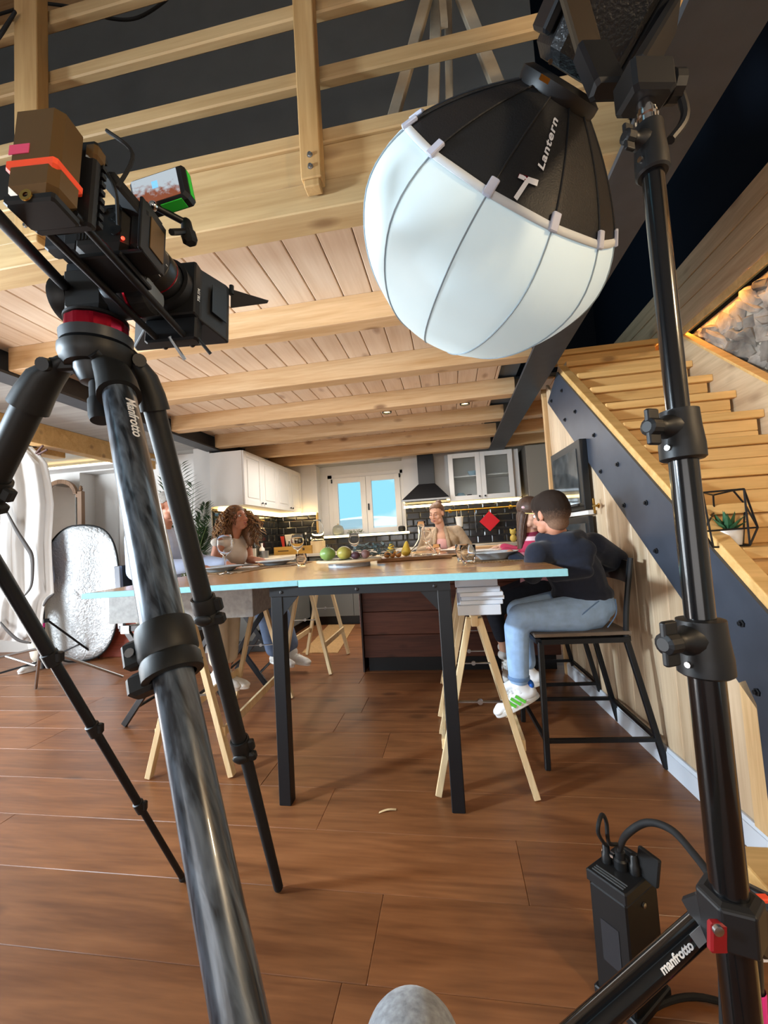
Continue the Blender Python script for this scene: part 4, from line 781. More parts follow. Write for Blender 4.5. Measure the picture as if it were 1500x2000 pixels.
for i, (p, q) in enumerate(legs):
    d = (q-p).normalized(); e_ = p+d*((.02-p.z)/d.z) if d.z < -.05 else q
    if i == 1: e_ = p+(d)*((.02-p.z)/d.z)
    MB().tube([p, e_], .0165 if i != 1 else .018, 16).build('leg', STB if i == 0 else BLACKP, ls, smooth=True)
    MB().frame(hubp.lerp(p, .6), (.02, .028, .024), (p-hubp).normalized(), Zv.cross((p-hubp).normalized()).normalized(), ((p-hubp).normalized()).cross(Zv.cross((p-hubp).normalized()).normalized()), .003).build('leg_bracket', BLACKP, ls)
d = (legs[0][1]-legs[0][0]).normalized(); yv = (cu+cr*-.0-d*cu.dot(d)).normalized()
side = yv.cross(d); nrm = (-cf*.75+cu*.55); nrm = (nrm-d*nrm.dot(d)).normalized(); ty = nrm.cross(-d).normalized(); st_p = on_line(legs[0][0], d, 1886)
text('maker_name', 'manfrotto', .0125, WHITEP, ls, st_p+nrm*.0168-ty*.004, -d, ty, bold=.0004)
MB().frame(on_line(legs[0][0], d, 1808)+nrm*.0167, (.024, .007, .0006), d, ty, nrm).build('data_plate', plain('grey_plate', '77787a', .5), ls)
MB().frame(at(1402, 1828, .50), (.011, .018, .005), cr, cu, cf, .004).build('red_lever', plain('dark_red_plastic', '8a1218', .5), ls); MB().lathe([(.006, 0), (.006, .004), (.003, .005), (0, .005)], at(1400, 1814, .494), -cf, 14).build('lever_bolt', STEELBR, ls, smooth=True)
MB().frame(at(1488, 1755, .53), (.009, .003, .005), cr, cu, cf, .002).build('orange_mark', ORANGE, ls)
MB().lathe([(.0195, -.03), (.020, -.028), (.020, .05), (.0195, .05)], on_line(legs[1][0], (legs[1][1]-legs[1][0]).normalized(), 1975), (legs[1][1]-legs[1][0]), 18).build('pink_tape', plain('neon_pink_tape', 'e0308f', .6), ls, smooth=True)
MB().frame(at(1490, 1858, .53), (.014, .012, .002), cr, cu, cf).build('white_label', WHITEP, ls)
# lantern
LC = at(966.4, 427.9, 1.0); bestd = .832
LM = at(1089, 184, bestd); ln = (LM-LC).normalized(); NK = (LM-LC).length-.006
vdir = (CP-LC).normalized(); lx = (vdir-ln*vdir.dot(ln)).normalized(); ly = ln.cross(lx)       # lx points at the viewer
LR = .315; tb = .080; RT = .266
def lrad(t):
    if t <= tb: return math.sqrt(max(LR*LR-t*t, 1e-6))*(1-(1-RT/math.sqrt(LR*LR-tb*tb))*max(0, (t+.07)/(tb+.07))**2)
    u_ = (t-tb)/(NK-tb); r1 = RT; return r1+(.078-r1)*(u_**1.12)*.86+.14*(.078-r1)*u_**3.0
NRIB = 12; ph0 = math.radians(23)
def lp(phi, t, off=0):
    r = lrad(t); w_ = abs(math.sin((phi-ph0)*NRIB/2)); r *= 1-.018*(w_)*(1 if t < tb else 1.6)*min(1, (LR*.97-abs(t))/.1+.2)
    return LC+ln*t+(lx*math.cos(phi)+ly*math.sin(phi))*(r+off)
def lsurf(t0, t1, nt_, name, mat, off=0):
    rings = []; n_ = NRIB*8
    for i in range(nt_+1):
        u_ = i/nt_; t = t0+(t1-t0)*u_ if t0 > -.2 else -LR*.97*math.cos(math.pi/2*u_**.8)*(1-u_)+(t0*0) + t1*u_
        rings.append([lp(2*math.pi*k/n_, t, off) for k in range(n_)])
    return MB().loft(rings, cap=(t0 < -.2))
sb_ = thing('lantern_softbox', tuple(LC-ln*.0), 'white and black lantern softbox hanging from the lamp head', 'softbox')
LWHITE, nt, pb = newmat('lantern_diffuser'); pb.inputs['Base Color'].default_value = srgb('c6d6da'); pb.inputs['Roughness'].default_value = .5; pb.inputs['Emission Color'].default_value = srgb('cfeaf2'); pb.inputs['Emission Strength'].default_value = .24
ts = []; rings = []; n_ = NRIB*8
for i in range(25):
    th = math.pi*.03+(math.pi/2+math.asin(tb/LR)-math.pi*.03)*i/24; t = -LR*.965*math.cos(th) if th < math.pi/2 else -LR*math.cos(th); rings.append([lp(2*math.pi*k/n_, t) for k in range(n_)])
MB().loft(rings, cap=False).add([lp(0, -LR*.965*math.cos(math.pi*.03))]*0, []).build('diffuser', LWHITE, sb_, smooth='all')
bt_ = MB(); c_ = sum(rings[0], V((0, 0, 0)))/n_; bt_.add([c_]+rings[0], [(0, k+1, (k+1) % n_+1) for k in range(n_)]); bt_.build('diffuser_end', LWHITE, sb_, smooth='all')
rings = [[lp(2*math.pi*k/n_, tb+(NK-tb)*i/14) for k in range(n_)] for i in range(15)]
LBLACK = plain('black_nylon', '1c1d1f', .5, spec=.35, bump=.2, bscale=300)
MB().loft(rings, cap=False).build('skirt', LBLACK, sb_, smooth='all')
MB().loft([[lp(2*math.pi*k/n_, t, o_) for k in range(n_)] for t, o_ in ((tb-.006, .001), (tb-.004, .004), (tb+.004, .004), (tb+.006, .001))], cap=False).build('seam_band', plain('seam_grey_white', 'c9cfd3', .7), sb_, smooth='all')
RIBM = plain('rib_grey', '8fa0ab', .6)  # one even grey for the diffuser ribs
for k in range(NRIB):
    phi = ph0+2*math.pi*k/NRIB
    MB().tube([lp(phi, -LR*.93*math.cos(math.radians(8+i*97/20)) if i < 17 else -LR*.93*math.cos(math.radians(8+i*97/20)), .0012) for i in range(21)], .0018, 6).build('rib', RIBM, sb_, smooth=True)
    MB().tube([lp(phi, tb+.01+(NK-.012-tb)*i/10, .001) for i in range(11)], .0022, 6).build('rib', LBLACK, sb_, smooth=True)
    X_ = (lp(phi+.03, tb+.01)-lp(phi-.03, tb+.01)).normalized(); Z_ = (lp(phi, tb+.02)-lp(phi, tb-.005)).normalized(); Y_ = Z_.cross(X_)
    MB().frame(lp(phi, tb+.008, .005), (.009, .004, .017), X_, Y_, Z_, .002).build('tab', plain('tab_lilac_white', 'b9bfd2', .6) if 'tab_lilac_white' not in MATS else MATS['tab_lilac_white'], sb_)
def wrap(me, phi_c, t_c, sgn=1):
    org = wloc(sb_)
    for v in me.vertices:
        t = t_c+v.co.x; r = lrad(t); v.co = lp(phi_c+v.co.y/max(r, .05)*sgn, t, .0045+v.co.z)-org
def wrapped_text(name, body, size, mat, phi, t, shear=.12, bold=0):
    c = bpy.data.curves.new(name, 'FONT'); c.body = body; c.size = size; c.extrude = .0003; c.shear = shear; c.offset = bold; c.space_character = 1.12; tt = bpy.data.objects.new(name, c); COL.objects.link(tt)
    me = bpy.data.meshes.new_from_object(tt.evaluated_get(bpy.context.evaluated_depsgraph_get())); bpy.data.objects.remove(tt)
    bm = bmesh.new(); bm.from_mesh(me); bmesh.ops.triangulate(bm, faces=bm.faces); bmesh.ops.subdivide_edges(bm, edges=[e for e in bm.edges if e.calc_length() > .02], cuts=1); bm.to_mesh(me); bm.free()
    wrap(me, phi, t, SG); me.materials.clear(); me.materials.append(mat); o = bpy.data.objects.new(name, me); COL.objects.link(o); o.parent = sb_; return o
def prj(p): q = p-CP; z = q.dot(cf); return (750+FPX*q.dot(cr)/z, 1000-FPX*q.dot(cu)/z)
def find(px, py): return min(((prj(lp(a*.01, tb+b*.004))[0]-px)**2+(prj(lp(a*.01, tb+b*.004))[1]-py)**2, a*.01, tb+b*.004) for a in range(-150, 151) for b in range(0, 55))[1:]
SG = 1 if prj(lp(.1, .15))[0] < prj(lp(0, .15))[0] else -1
f1, g1 = find(1062, 328); f2, g2 = find(1080, 262); wrapped_text('lettering', 'Lantern', .0185, WHITEP, (f1*.5+f2*.5), g1-.003, .2, .0005)
def flat(name, pts, mat):
    me = bpy.data.meshes.new(name); me.from_pydata([(x, y, 0) for x, y in pts], [], [tuple(range(len(pts)))]); wrap(me, 0, 0, SG) if 0 else None
    org = wloc(sb_); f_, g_ = find(1022, 366)
    for v in me.vertices: t = g_+v.co.x; v.co = lp(f_+v.co.y/lrad(t)*SG, t, .0055)-org
    me.materials.append(mat); o = bpy.data.objects.new(name, me); COL.objects.link(o); o.parent = sb_
flat('emblem', [(x*.85, y*.85) for x, y in ((.020, -.024), (.014, .020), (.008, .020), (.009, .004), (-.020, .012), (-.022, .002), (.009, -.006), (.011, -.026))], WHITEP)
flat('emblem_red', [(x*.85, y*.85) for x, y in ((.0172, .0), (.0145, .021), (.0085, .021), (.0092, .004))], RED)
# lamp head
lh = thing('studio_lamp', tuple(LM), 'black studio lamp head with yoke clamped on the light stand', 'lamp')
LN = ln; LS = (cr-LN*cr.dot(LN)).normalized(); LU = LN.cross(LS)
MB().lathe([(.055, -.012), (.082, -.012), (.086, .0), (.086, .012), (.07, .02)], LM, LN, 36).build('speed_ring', BLACKP, lh, smooth=True)
MB().lathe([(.06, -.04), (.078, -.03), (.08, -.013), (.06, -.013)], LM, LN, 36).build('white_collar', plain('white_collar', 'dfe5e8', .5, emit=.25), lh, smooth=True)
LAMPB = plain('lamp_black', '17181a', .4, bump=.5, bscale=160)
MB().frame(LM+LN*.16+LS*.0, (.070, .070, .13), LS, LU, LN, .016).build('lamp_body', LAMPB, lh); MB().frame(LM+LN*.15-LS*.083, (.010, .045, .095), LS, LU, LN, .006).build('cooling_grille', BLACK, lh); MB().frame(LM+LN*.15+LS*.083, (.010, .05, .10), LS, LU, LN, .006).build('cooling_grille', BLACK, lh)
MB().lathe([(.004, 0), (.004, .004), (0, .004)], LM+LN*.03-LS*.06-LU*.06, -LU, 8).build('screw', CHROME, lh); MB().frame(LM+LS*-.055-LU*.068+LN*.008, (.012, .003, .004), LS, LU, LN).build('brass_tab', BRASS, lh)
sp_ = pt(zrow(196)); yb2 = LM+LN*.15
BRZ = plain('bronze_black', '3a3024', .4, .3)
MB().bar(yb2+LS*.108-LU*.05, sp_+Zv*.03-cr*.01, .05, .018, tuple(LU), .004).build('yoke_arm', BLACK, lh)
MB().bar(at(1105, -60, .68), at(1156, 118, .69), .042, .014, tuple(-cf), .004).build('yoke_arm', BRZ, lh); MB().bar(at(1152, 100, .69), at(1188, 178, .64), .05, .03, tuple(-cf), .005).build('yoke_arm', BLACK, lh)
MB().frame(sp_+Zv*.018, (.03, .026, .024), cr, cf, Zv, .005).build('receiver', BLACKP, lh); MB().lathe([(.012, 0), (.02, .006), (.02, .02), (.012, .024)], sp_+Zv*.02+cr*.03, cr, 12, cap=True).build('clamp_knob', BLACKP, lh)
MB().tube(spline([sp_+cr*.04+Zv*.05, sp_+cr*.055-Zv*.02, sp_+cr*.03-Zv*.06], 6), .006, 8).build('lever', BLACKP, lh, smooth=True)
# ================================================================ POWER BOX AND CABLES
c0 = atz(1247, 2020); c1 = atz(1164, 1940); zt = aty(1222, 1750, c0.y).z; c2 = atz(1296, 1702, zt); c2.z = 0
ev = (c1-c0).normalized(); fv = V((-ev.y, ev.x, 0)); fv = fv if fv.dot(c2-c0) > 0 else -fv; wd = max(.09, (c2-c0).dot(fv)); ln_ = (c1-c0).length
bc_ = c0+ev*ln_/2+fv*wd/2; pb_ = thing('power_box', tuple(V((bc_.x, bc_.y, 0))), 'upright black power supply box with plugged cables on the floor beside the light stand', 'power supply')
MB().frame(bc_+Zv*(zt-.03)/2, (ln_/2-.004, wd/2-.004, (zt-.03)/2), ev, fv, Zv, .004).build('housing', plain('satin_black', '0c0c0d', .5), pb_)
MB().frame(bc_+Zv*(zt-.014), (ln_/2, wd/2, .014), ev, fv, Zv, .003).build('top_frame', BLACKP, pb_); MB().frame(bc_+Zv*.012, (ln_/2+.003, wd/2+.003, .010), ev, fv, Zv, .003).build('base_frame', BLACKP, pb_)
for k in range(3): MB().frame(bc_-fv*(wd/2-.012-.008*k)+Zv*(zt+.0008), (ln_/2-.012, .0015, .0008), ev, fv, Zv).build('ridge', plain('ridge_grey', '55585a', .4) if k == 0 else MATS['ridge_grey'], pb_)
MB().frame(bc_+ev*0+Zv*zt*.5-fv*(wd/2-.0035), (ln_*.22, .0008, zt*.16), ev, fv, Zv).build('label_panel', plain('label_dark', '26262a', .6), pb_)
MB().lathe([(.006, 0), (.006, .004), (0, .005)], bc_-ev*(ln_/2-.003)+Zv*(zt-.055), -ev, 10).build('screw', STEELBR, pb_, smooth=True)
MB().bar(bc_-ev*(ln_/2)+Zv*.29+fv*.02, bc_-ev*(ln_/2+.012)+Zv*.36+fv*.02, .05, .012, tuple(fv), .003).build('side_grip', BLACKR, pb_)
tzp = lambda a, b, h=0: bc_+ev*a+fv*b+Zv*(zt+h)
for a, b, r in ((ln_*.30, -.01, .012), (-.0, .0, .016), (-ln_*.28, .01, .012)): MB().lathe([(r, 0), (r, .02), (r*.75, .024), (r*.75, .04), (.006, .044)], tzp(a, b), Zv, 14, cap=True).build('plug', BLACKP, pb_, smooth=True)
MB().bar(tzp(-.03, wd*.35, .012), tzp(.035, wd*.35, .012), .012, .016, (0, 0, 1), .004).build('carry_handle', BLACKP, pb_); MB().lathe([(.008, 0), (.008, .03)], tzp(.012, -.005, .02), ev, 10, cap=True).build('metal_latch', CHROME, pb_)
tag(MB().tube(spline([tzp(ln_*.30, -.01, .04), at(1168, 1625, .93), at(1175, 1592, .94), at(1184, 1605, .95), at(1189, 1645, .96)+V((0, 0, 0)), tzp(ln_*.12, .01, .045)], 7), .0045, 8).build('short_cable', BLACKR, smooth=True), 'thin black cable looping up from the top of the power box', 'cable')
tag(MB().tube(spline([tzp(0, 0, .042), at(1222, 1632, .86), at(1262, 1607, .82), at(1310, 1620, .78), at(1355, 1668, .72), at(1392, 1722, .66), at(1410, 1800, .62), V((.33, .75, .012))], 8), .0068, 10).build('thick_cable', BLACKR, smooth=True), 'thick black cable arching from the power box to the light stand', 'cable')
rc = random.Random(5)
for k, (cx, cy, rad, lab) in enumerate(((.50, 1.05, .14, 'outermost coil of black cable on the floor behind the light stand'), (.46, .98, .11, 'middle coil of black cable on the floor behind the light stand'), (.42, .93, .085, 'smallest coil of black cable tangled near the stand leg'))):
    tag(MB().tube([V((cx+rad*(1+.12*math.sin(3*a+k))*math.cos(a), cy+rad*.8*math.sin(a), .010+.016*k+.004*math.sin(2*a))) for a in [2*math.pi*i/40*1.0 for i in range(40)]], .007, 8, closed=True).build('coiled_cable', BLACKR, smooth=True), lab, 'cable', 'coiled cables by the light stand')
# ================================================================ PHOTOGRAPHER'S KNEE
JERS = plain('grey_marled_jersey', '8f949a', .95, noise=.35, nscale=120, sheen=.3)
kp = at(806, 2092, .50)
kn = thing('person', (kp.x, kp.y, 0), "photographer's bent knee in grey marled trousers at the bottom edge", 'person')
blob('trouser_leg', [('c', kp, .066, V((-.02, -.12, kp.z-.02)), .082), ('c', kp, .056, V((kp.x+.01, kp.y-.02, .12)), .042), ('e', kp+V((0, .012, .004)), (.064, .058, .06))], JERS, kn, .008, 6)
blob('shoe', [('c', V((kp.x+.01, kp.y-.06, .045)), .04, V((kp.x+.01, kp.y+.12, .036)), .034), ('c', V((kp.x+.01, kp.y-.02, .12)), .038, V((kp.x+.01, kp.y-.02, .05)), .042)], BLACKR, kn, .008, 4)
# ================================================================ LEFT ROOM
# oval silver reflector
RFM, nt, pb = newmat('silver_foil'); N = nt.nodes.new; L = nt.links.new
pb.inputs['Metallic'].default_value = .6; pb.inputs['Roughness'].default_value = .5; pb.inputs['Base Color'].default_value = srgb('d9dde0')
tc = N('ShaderNodeTexCoord'); nz_ = N('ShaderNodeTexNoise'); nz_.inputs['Scale'].default_value = 22; nz_.inputs['Detail'].default_value = 6; nz_.inputs['Distortion'].default_value = 1.5; L(tc.outputs['Object'], nz_.inputs['Vector']); b = N('ShaderNodeBump'); b.inputs['Strength'].default_value = .9; b.inputs['Distance'].default_value = .02; L(nz_.outputs[0], b.inputs['Height']); L(b.outputs[0], pb.inputs['Normal'])
rfc = aty(155, 1153, 4.05); rf = thing('oval_reflector', (rfc.x, rfc.y, 0), 'oval silver foil reflector with dark rim leaning at the white wall', 'reflector')
Xr = V((.985, .17, 0)).normalized(); Zr = V((-.01, .05, 1)).normalized(); Nr = Xr.cross(Zr)
ra, rb = .45, .745
def sup(a): c, s_ = math.cos(a), math.sin(a); k = 2/2.6; return (abs(c)**k*(1 if c > 0 else -1), abs(s_)**k*(1 if s_ > 0 else -1))
rings = []
for i in range(10):
    q = i/9; rings.append([V((rfc.x, rfc.y, rb+.012))+Xr*(ra*q*sup(2*math.pi*k/56)[0])+Zr*(rb*q*sup(2*math.pi*k/56)[1])+Nr*(.03*math.cos(q*sup(2*math.pi*k/56)[0]*5.2+.4)*(1-q*.3)) for k in range(56)])
o = MB().loft(rings, cap=False).build('foil', RFM, rf, smooth='all'); o.modifiers.new('s', 'SOLIDIFY').thickness = .004
MB().tube(rings[-1], .009, 8, closed=True).build('rim', BLACKR, rf, smooth=True)
# arched standing mirror
DW = wood('walnut_frame', '8a6a4e', '64472f', 'Z', .1, .45); mi = thing('standing_mirror', (-4.78, 4.36, 0), 'tall mirror in arched brown wooden frame behind the reflector', 'mirror')
mc = aty(118, 1000, 4.36); mx0, mx1 = mc.x-.30, aty(160, 1000, 4.36).x-.03; mxc = (mx0+mx1)/2; mr_ = (mx1-mx0)/2
zsh = aty(150, 968, 4.36).z; zap = aty(110, 937, 4.36).z
def archpts(r_in, zs, za):
    return [V((mxc+r_in*math.cos(a), 4.36, zs+(za-zs)*math.sin(a))) for a in [math.pi*i/24 for i in range(25)]]
o_ = archpts(mr_*.82, zsh+.02, zap); i_ = archpts(mr_*.82-.045, zsh+.02, zap-.05)
m = MB()
for a in range(24): m.add([o_[a], o_[a+1], i_[a+1], i_[a], o_[a]+V((0, .04, 0)), o_[a+1]+V((0, .04, 0)), i_[a+1]+V((0, .04, 0)), i_[a]+V((0, .04, 0))], [(0, 1, 2, 3), (4, 7, 6, 5), (0, 4, 5, 1), (3, 2, 6, 7), (0, 3, 7, 4), (1, 5, 6, 2)])
for s in (-1, 1): m.box(min(mxc+s*mr_*.80, mxc+s*(mr_*.80+.06)), max(mxc+s*mr_*.80, mxc+s*(mr_*.80+.06)), 4.36, 4.40, zsh-.02, zsh+.025); m.box(mxc+s*mr_-.03, mxc+s*mr_+.03, 4.355, 4.405, .03, zsh+.05)
m.box(mxc-mr_, mxc+mr_, 4.36, 4.40, .25, .32); m.box(mxc-mr_, mxc+mr_, 4.34, 4.42, .0, .05); m.build('frame', DW, mi, bevel=.003)
for s in (-1, 1): MB().lathe([(.028, 0), (.012, .012), (.022, .03), (.014, .05), (.018, .06), (0, .075)], (mxc+s*mr_, 4.38, zsh+.05), Zv, 12).build('finial', DW, mi, smooth=True)
gp_ = archpts(mr_*.82-.03, zsh+.02, zap-.035); gp_ = [V((mxc+mr_*.8, 4.36, .3))]+gp_+[V((mxc-mr_*.8, 4.36, .3))]
MB().prism([p+V((0, .018, 0)) for p in gp_], (0, .006, 0)).build('glass', plain('mirror_glass', 'c9cac8', .03, 1.0), mi)
# red-brown trunk behind the reflector
rb_ = thing('storage_chest', (-3.6, 4.4, 0), 'red-brown wooden chest on the floor behind the reflector', 'chest'); RW = wood('red_wood', '9b4a36', '70301f', 'X', .2, .45)
part('body', RW, rb_, -4.25, -3.05, 4.20, 4.48, .0, .44, bevel=.006); part('lid', RW, rb_, -4.26, -3.04, 4.19, 4.48, .443, .56, bevel=.008); part('corner_strip', DW, rb_, -3.09, -3.035, 4.185, 4.199, .0, .44)
# diffusion cloth with black tape edge on a stand
cy = 3.0; CLOTH = plain('white_diffusion_cloth', 'c4c5c4', .85, noise=.04, nscale=4, trans=.0, sheen=.2)
tl = [(-60, 872), (25, 874), (62, 872), (72, 884), (84, 880), (92, 905), (100, 945), (105, 985), (103, 1020), (100, 1060), (102, 1110), (105, 1158), (92, 1172), (82, 1186), (86, 1215), (78, 1245), (66, 1256), (40, 1255), (12, 1228), (-60, 1200)]
cloth = thing('diffusion_cloth', (aty(40, 1000, cy).x, cy, 0), 'white diffusion cloth with dark taped edge clipped to a stand at far left', 'cloth')
rows = []; prof_r = [(872, 62), (884, 74), (905, 92), (945, 100), (985, 105), (1020, 103), (1060, 100), (1110, 102), (1158, 105), (1175, 88), (1200, 84), (1230, 82), (1256, 64)]
for y_, xr_ in prof_r:
    rows.append([aty(-90+(xr_+90)*j/24, y_+(0 if y_ < 1200 else -14*(1-j/24)), cy+.022*math.sin(j*.95+y_*.004)*min(1, (y_-860)/60)+.016*math.sin(j*2.3+.6)) for j in range(25)])
o = MB().loft(rows, False, False).build('sheet', CLOTH, cloth, smooth='all'); o.modifiers.new('s', 'SOLIDIFY').thickness = .003
def strip(pts, w, name='taped_edge', off=-.06):
    c = spline([aty(x, y, cy+off) for x, y in pts], 6); rr = []
    for i, p in enumerate(c):
        t = (c[min(i+1, len(c)-1)]-c[max(i-1, 0)]).normalized(); n_ = V((0, 1, 0)).cross(t).normalized(); ww = w[0]+(w[1]-w[0])*math.sin(math.pi*i/(len(c)-1)); rr.append([p-n_*ww, p+n_*ww])
    o = MB().loft(rr, False, False).build(name, plain('dark_tape', '3a3634', .8) if 'dark_tape' not in MATS else MATS['dark_tape'], cloth, smooth='all'); o.modifiers.new('s', 'SOLIDIFY').thickness = .004
strip([(3, 980), (18, 1010), (34, 1040), (52, 1068), (61, 1085), (63, 1110), (60, 1145), (45, 1166)], (.004, .020)); strip([(105, 1160), (92, 1170), (84, 1184)], (.006, .012)); strip([(0, 1215), (14, 1232), (35, 1250), (60, 1256)], (.006, .014))
MB().tube([aty(-60, 868, cy+.03), aty(70, 872, cy+.03)], .012, 8).build('crossbar', BLACK, cloth); 
for (x, y) in ((76, 880),): MB().bar(aty(x-6, y+6, cy-.09), aty(x+8, y-10, cy-.09), .012, .012).bar(aty(x-2, y+8, cy-.09), aty(x+16, y-2, cy-.09), .012, .012).build('clip', plain('clip_brown', '5b3a34', .5), cloth)
sp0 = aty(69, 1240, 2.98); sfl = atz(70, 1347)
sts = thing('cloth_stand', (sp0.x, 3.05, 0), 'chrome legged stand carrying the white diffusion cloth', 'stand')
MB().tube([V((sp0.x-.03, 3.05, .3)), V((sp0.x-.03, 3.05, 2.1))], .012, 8).build('column', BLACK, sts)
MB().tube([V((sp0.x-.0, 3.02, .40)), sfl+Zv*.012], .0125, 10).build('leg', STEELBR, sts, smooth=True); MB().tube([V((sp0.x-.03, 3.05, .40)), atz(-60, 1300)+Zv*.012], .0125, 10).build('leg', STEELBR, sts, smooth=True)
MB().tube([V((sp0.x-.03, 3.05, .40)), V((sp0.x+.35, 3.5, .012))], .0125, 10).build('leg', STEELBR, sts, smooth=True); MB().tube([aty(12, 1282, 3.03), aty(70, 1300, 3.0)], .009, 8).build('brace', STEELBR, sts)
# black stand with pink tape that holds the reflector
bp = aty(84, 1215, 3.75); bs = thing('reflector_stand', (bp.x, 3.75, 0), 'low black stand with pink tape in front of the silver reflector', 'stand')
zt_ = aty(86, 1180, 3.75).z; MB().tube([V((bp.x, 3.75, .02)), V((bp.x, 3.75, zt_))], .016, 12).build('column', BLACK, bs, smooth=True); part('collar', BLACKP, bs, bp.x-.03, bp.x+.045, 3.72, 3.78, aty(84, 1212, 3.75).z-.02, aty(84, 1212, 3.75).z+.015)
zpk = aty(84, 1221, 3.75).z; MB().lathe([(.0175, -.022), (.0175, .022)], V((bp.x, 3.75, zpk)), Zv, 14).build('pink_tape', MATS['neon_pink_tape'], bs)
l1 = aty(95, 1213, 3.74); l2 = atz(194, 1287); MB().bar(l1, l2+Zv*.012, .022, .018).build('leg', BLACK, bs); l3 = aty(154, 1259, 3.7); MB().bar(V((bp.x, 3.74, .09)), l3, .016, .014).build('brace', BLACK, bs)
MB().bar(V((bp.x, 3.75, .1)), V((bp.x-.35, 4.1, .012)), .022, .018).build('leg', BLACK, bs); MB().bar(V((bp.x, 3.75, .1)), V((bp.x-.4, 3.5, .012)), .022, .018).build('leg', BLACK, bs)
# ================================================================ PALM
pc_ = aty(365, 1060, 3.95); pl = thing('potted_palm', (pc_.x, 3.95, 0), 'green potted palm by the white wall beside the cupboard end', 'plant')
MB().lathe([(0, 0), (.13, 0), (.17, .32), (.18, .34), (.165, .34), (.15, .3), (0, .3)], (pc_.x, 3.95, .0), Zv, 20).build('pot', plain('dark_pot', '2c2b2a', .6), pl, smooth=True)
LEAF = plain('palm_green', '2c4d28', .6, noise=.3, nscale=5); STEM = plain('palm_stem', '5f7340', .6)
rp = random.Random(4); base = V((pc_.x, 3.95, .34))
tips = [((346, 940), 1.0), ((378, 945), .9), ((400, 985), .9), ((412, 1010), 1), ((405, 1050), 1), ((385, 1085), .8), ((330, 960), 1), ((310, 1000), 1), ((300, 1050), .9), ((352, 905), .8), ((395, 1035), .9), ((320, 930), .9), ((345, 1080), .7)]
for (tx, ty), k in tips:
    T = aty(tx, ty, 3.95+rp.uniform(-.22, .2)); mid = base.lerp(T, .6)+Zv*(.22 if ty > 980 else .10); sp = spline([base+V((rp.uniform(-.03, .03), rp.uniform(-.03, .03), 0)), base.lerp(mid, .5)+Zv*.06, mid, T], 8)
    m = MB().tube(sp, [.006*(1-.7*i/(len(sp)-1)) for i in range(len(sp))], 5); fr_ = m.build('frond', STEM, pl, smooth=True); m = MB()
    for i in range(10, len(sp)-1):
        t = (sp[min(i+1, len(sp)-1)]-sp[i-1]).normalized(); sd_ = t.cross(Zv).normalized(); u_ = (i-10)/(len(sp)-11); ll = .24*math.sin(math.pi*(.25+.65*u_))
        for s in (-1, 1):
            for h_ in (0, .5):
                b0 = sp[i].lerp(sp[i+1], h_); e_ = b0+(sd_*s*.72+t*.68-Zv*.22+V((rp.uniform(-.1, .1),)*3)).normalized()*ll; w_ = (e_-b0).cross(Zv).normalized()*.012; md_ = b0.lerp(e_, .45)+Zv*.008
                m.add([b0, md_+w_, e_, md_-w_, md_-Zv*.003], [(0, 1, 4), (1, 2, 4), (2, 3, 4), (3, 0, 4)])
    m.build('leaflets', LEAF, fr_)['kind'] = 'stuff'
# ================================================================ CEILING SPOTS
for px, py, lab in ((756, 810, 'left black ceiling spot between the pine joists'), (908, 793, 'right black ceiling spot, nearer the steel beam')):
    c = atz(px, py, 2.36); c.y = min(max(c.y, 3.7), 4.1); c = aty(px, py, 3.80); t = thing('ceiling_spot', (c.x, c.y, 2.41), lab, 'ceiling light', 'black surface spots on the kitchen ceiling')
    MB().lathe([(.045, 0), (.045, -.085), (.036, -.085), (.034, -.07)], (c.x, c.y, 2.409), Zv, 24).build('housing', BLACKP, t, smooth=True); MB().lathe([(0, -.073), (.034, -.072)], (c.x, c.y, 2.409), Zv, 20).build('lens', LED, t)
    l = bpy.data.lights.new('spot_beam', 'SPOT'); l.energy = 14; l.color = (1, .86, .66); l.spot_size = 1.5; l.spot_blend = .6; l.shadow_soft_size = .03; lo = bpy.data.objects.new('spot_beam', l); COL.objects.link(lo); lo.location = (c.x, c.y, 2.31)
l = bpy.data.lights.new('stair_fill_light', 'POINT'); l.energy = 42; l.color = (1, .74, .45); l.shadow_soft_size = .08; lo = bpy.data.objects.new('stair_fill_light', l); COL.objects.link(lo); lo.location = (1.35, -.2, 2.0)  # added warm fill for treads and wall boards; no fixture here
# ================================================================ STAIR WALL NICHE OVENS
def wall_pt(px, py, off=0): d = ray(px, py); t = ((A+NW*off-CP).dot(NW))/d.dot(NW); return CP+d*t
ov = thing('built_in_oven', tuple(V((wall_pt(1112, 940).x, wall_pt(1112, 940).y, 1.2))), 'black-framed shiny glass door set in the wooden stair wall', 'oven')
a0 = wall_pt(1083, 905, .06); 
def wquad(y0, y1, z0, z1, off0, off1): return MB().prism([wp(y0, z0, off0), wp(y1, z0, off0), wp(y1, z1, off0), wp(y0, z1, off0)], NW*(off1-off0))
wq = [wall_pt(px, py, .05) for px, py in ((1082, 896), (1082, 990), (1140, 985), (1128, 876))]
y0, y1 = min(p.y for p in wq), max(p.y for p in wq)
z0, z1 = 1.255, 1.70
fm_ = wquad(y0, y1, z0, z1, .001, .045); fm_.build('frame', BLACKP, ov, bevel=.004); GLS = plain('oven_glass', '6f7373', .06, .6, spec=.8, noise=.5, nscale=14)
wquad(y0+.06, y1-.05, z0+.045, z1-.05, .0455, .05).build('glass', GLS, ov); MB().tube([wp(y0+.03, z0+.03, .07), wp(y1-.03, z0+.03, .07)], .008, 8).build('handle', BLACK, ov)
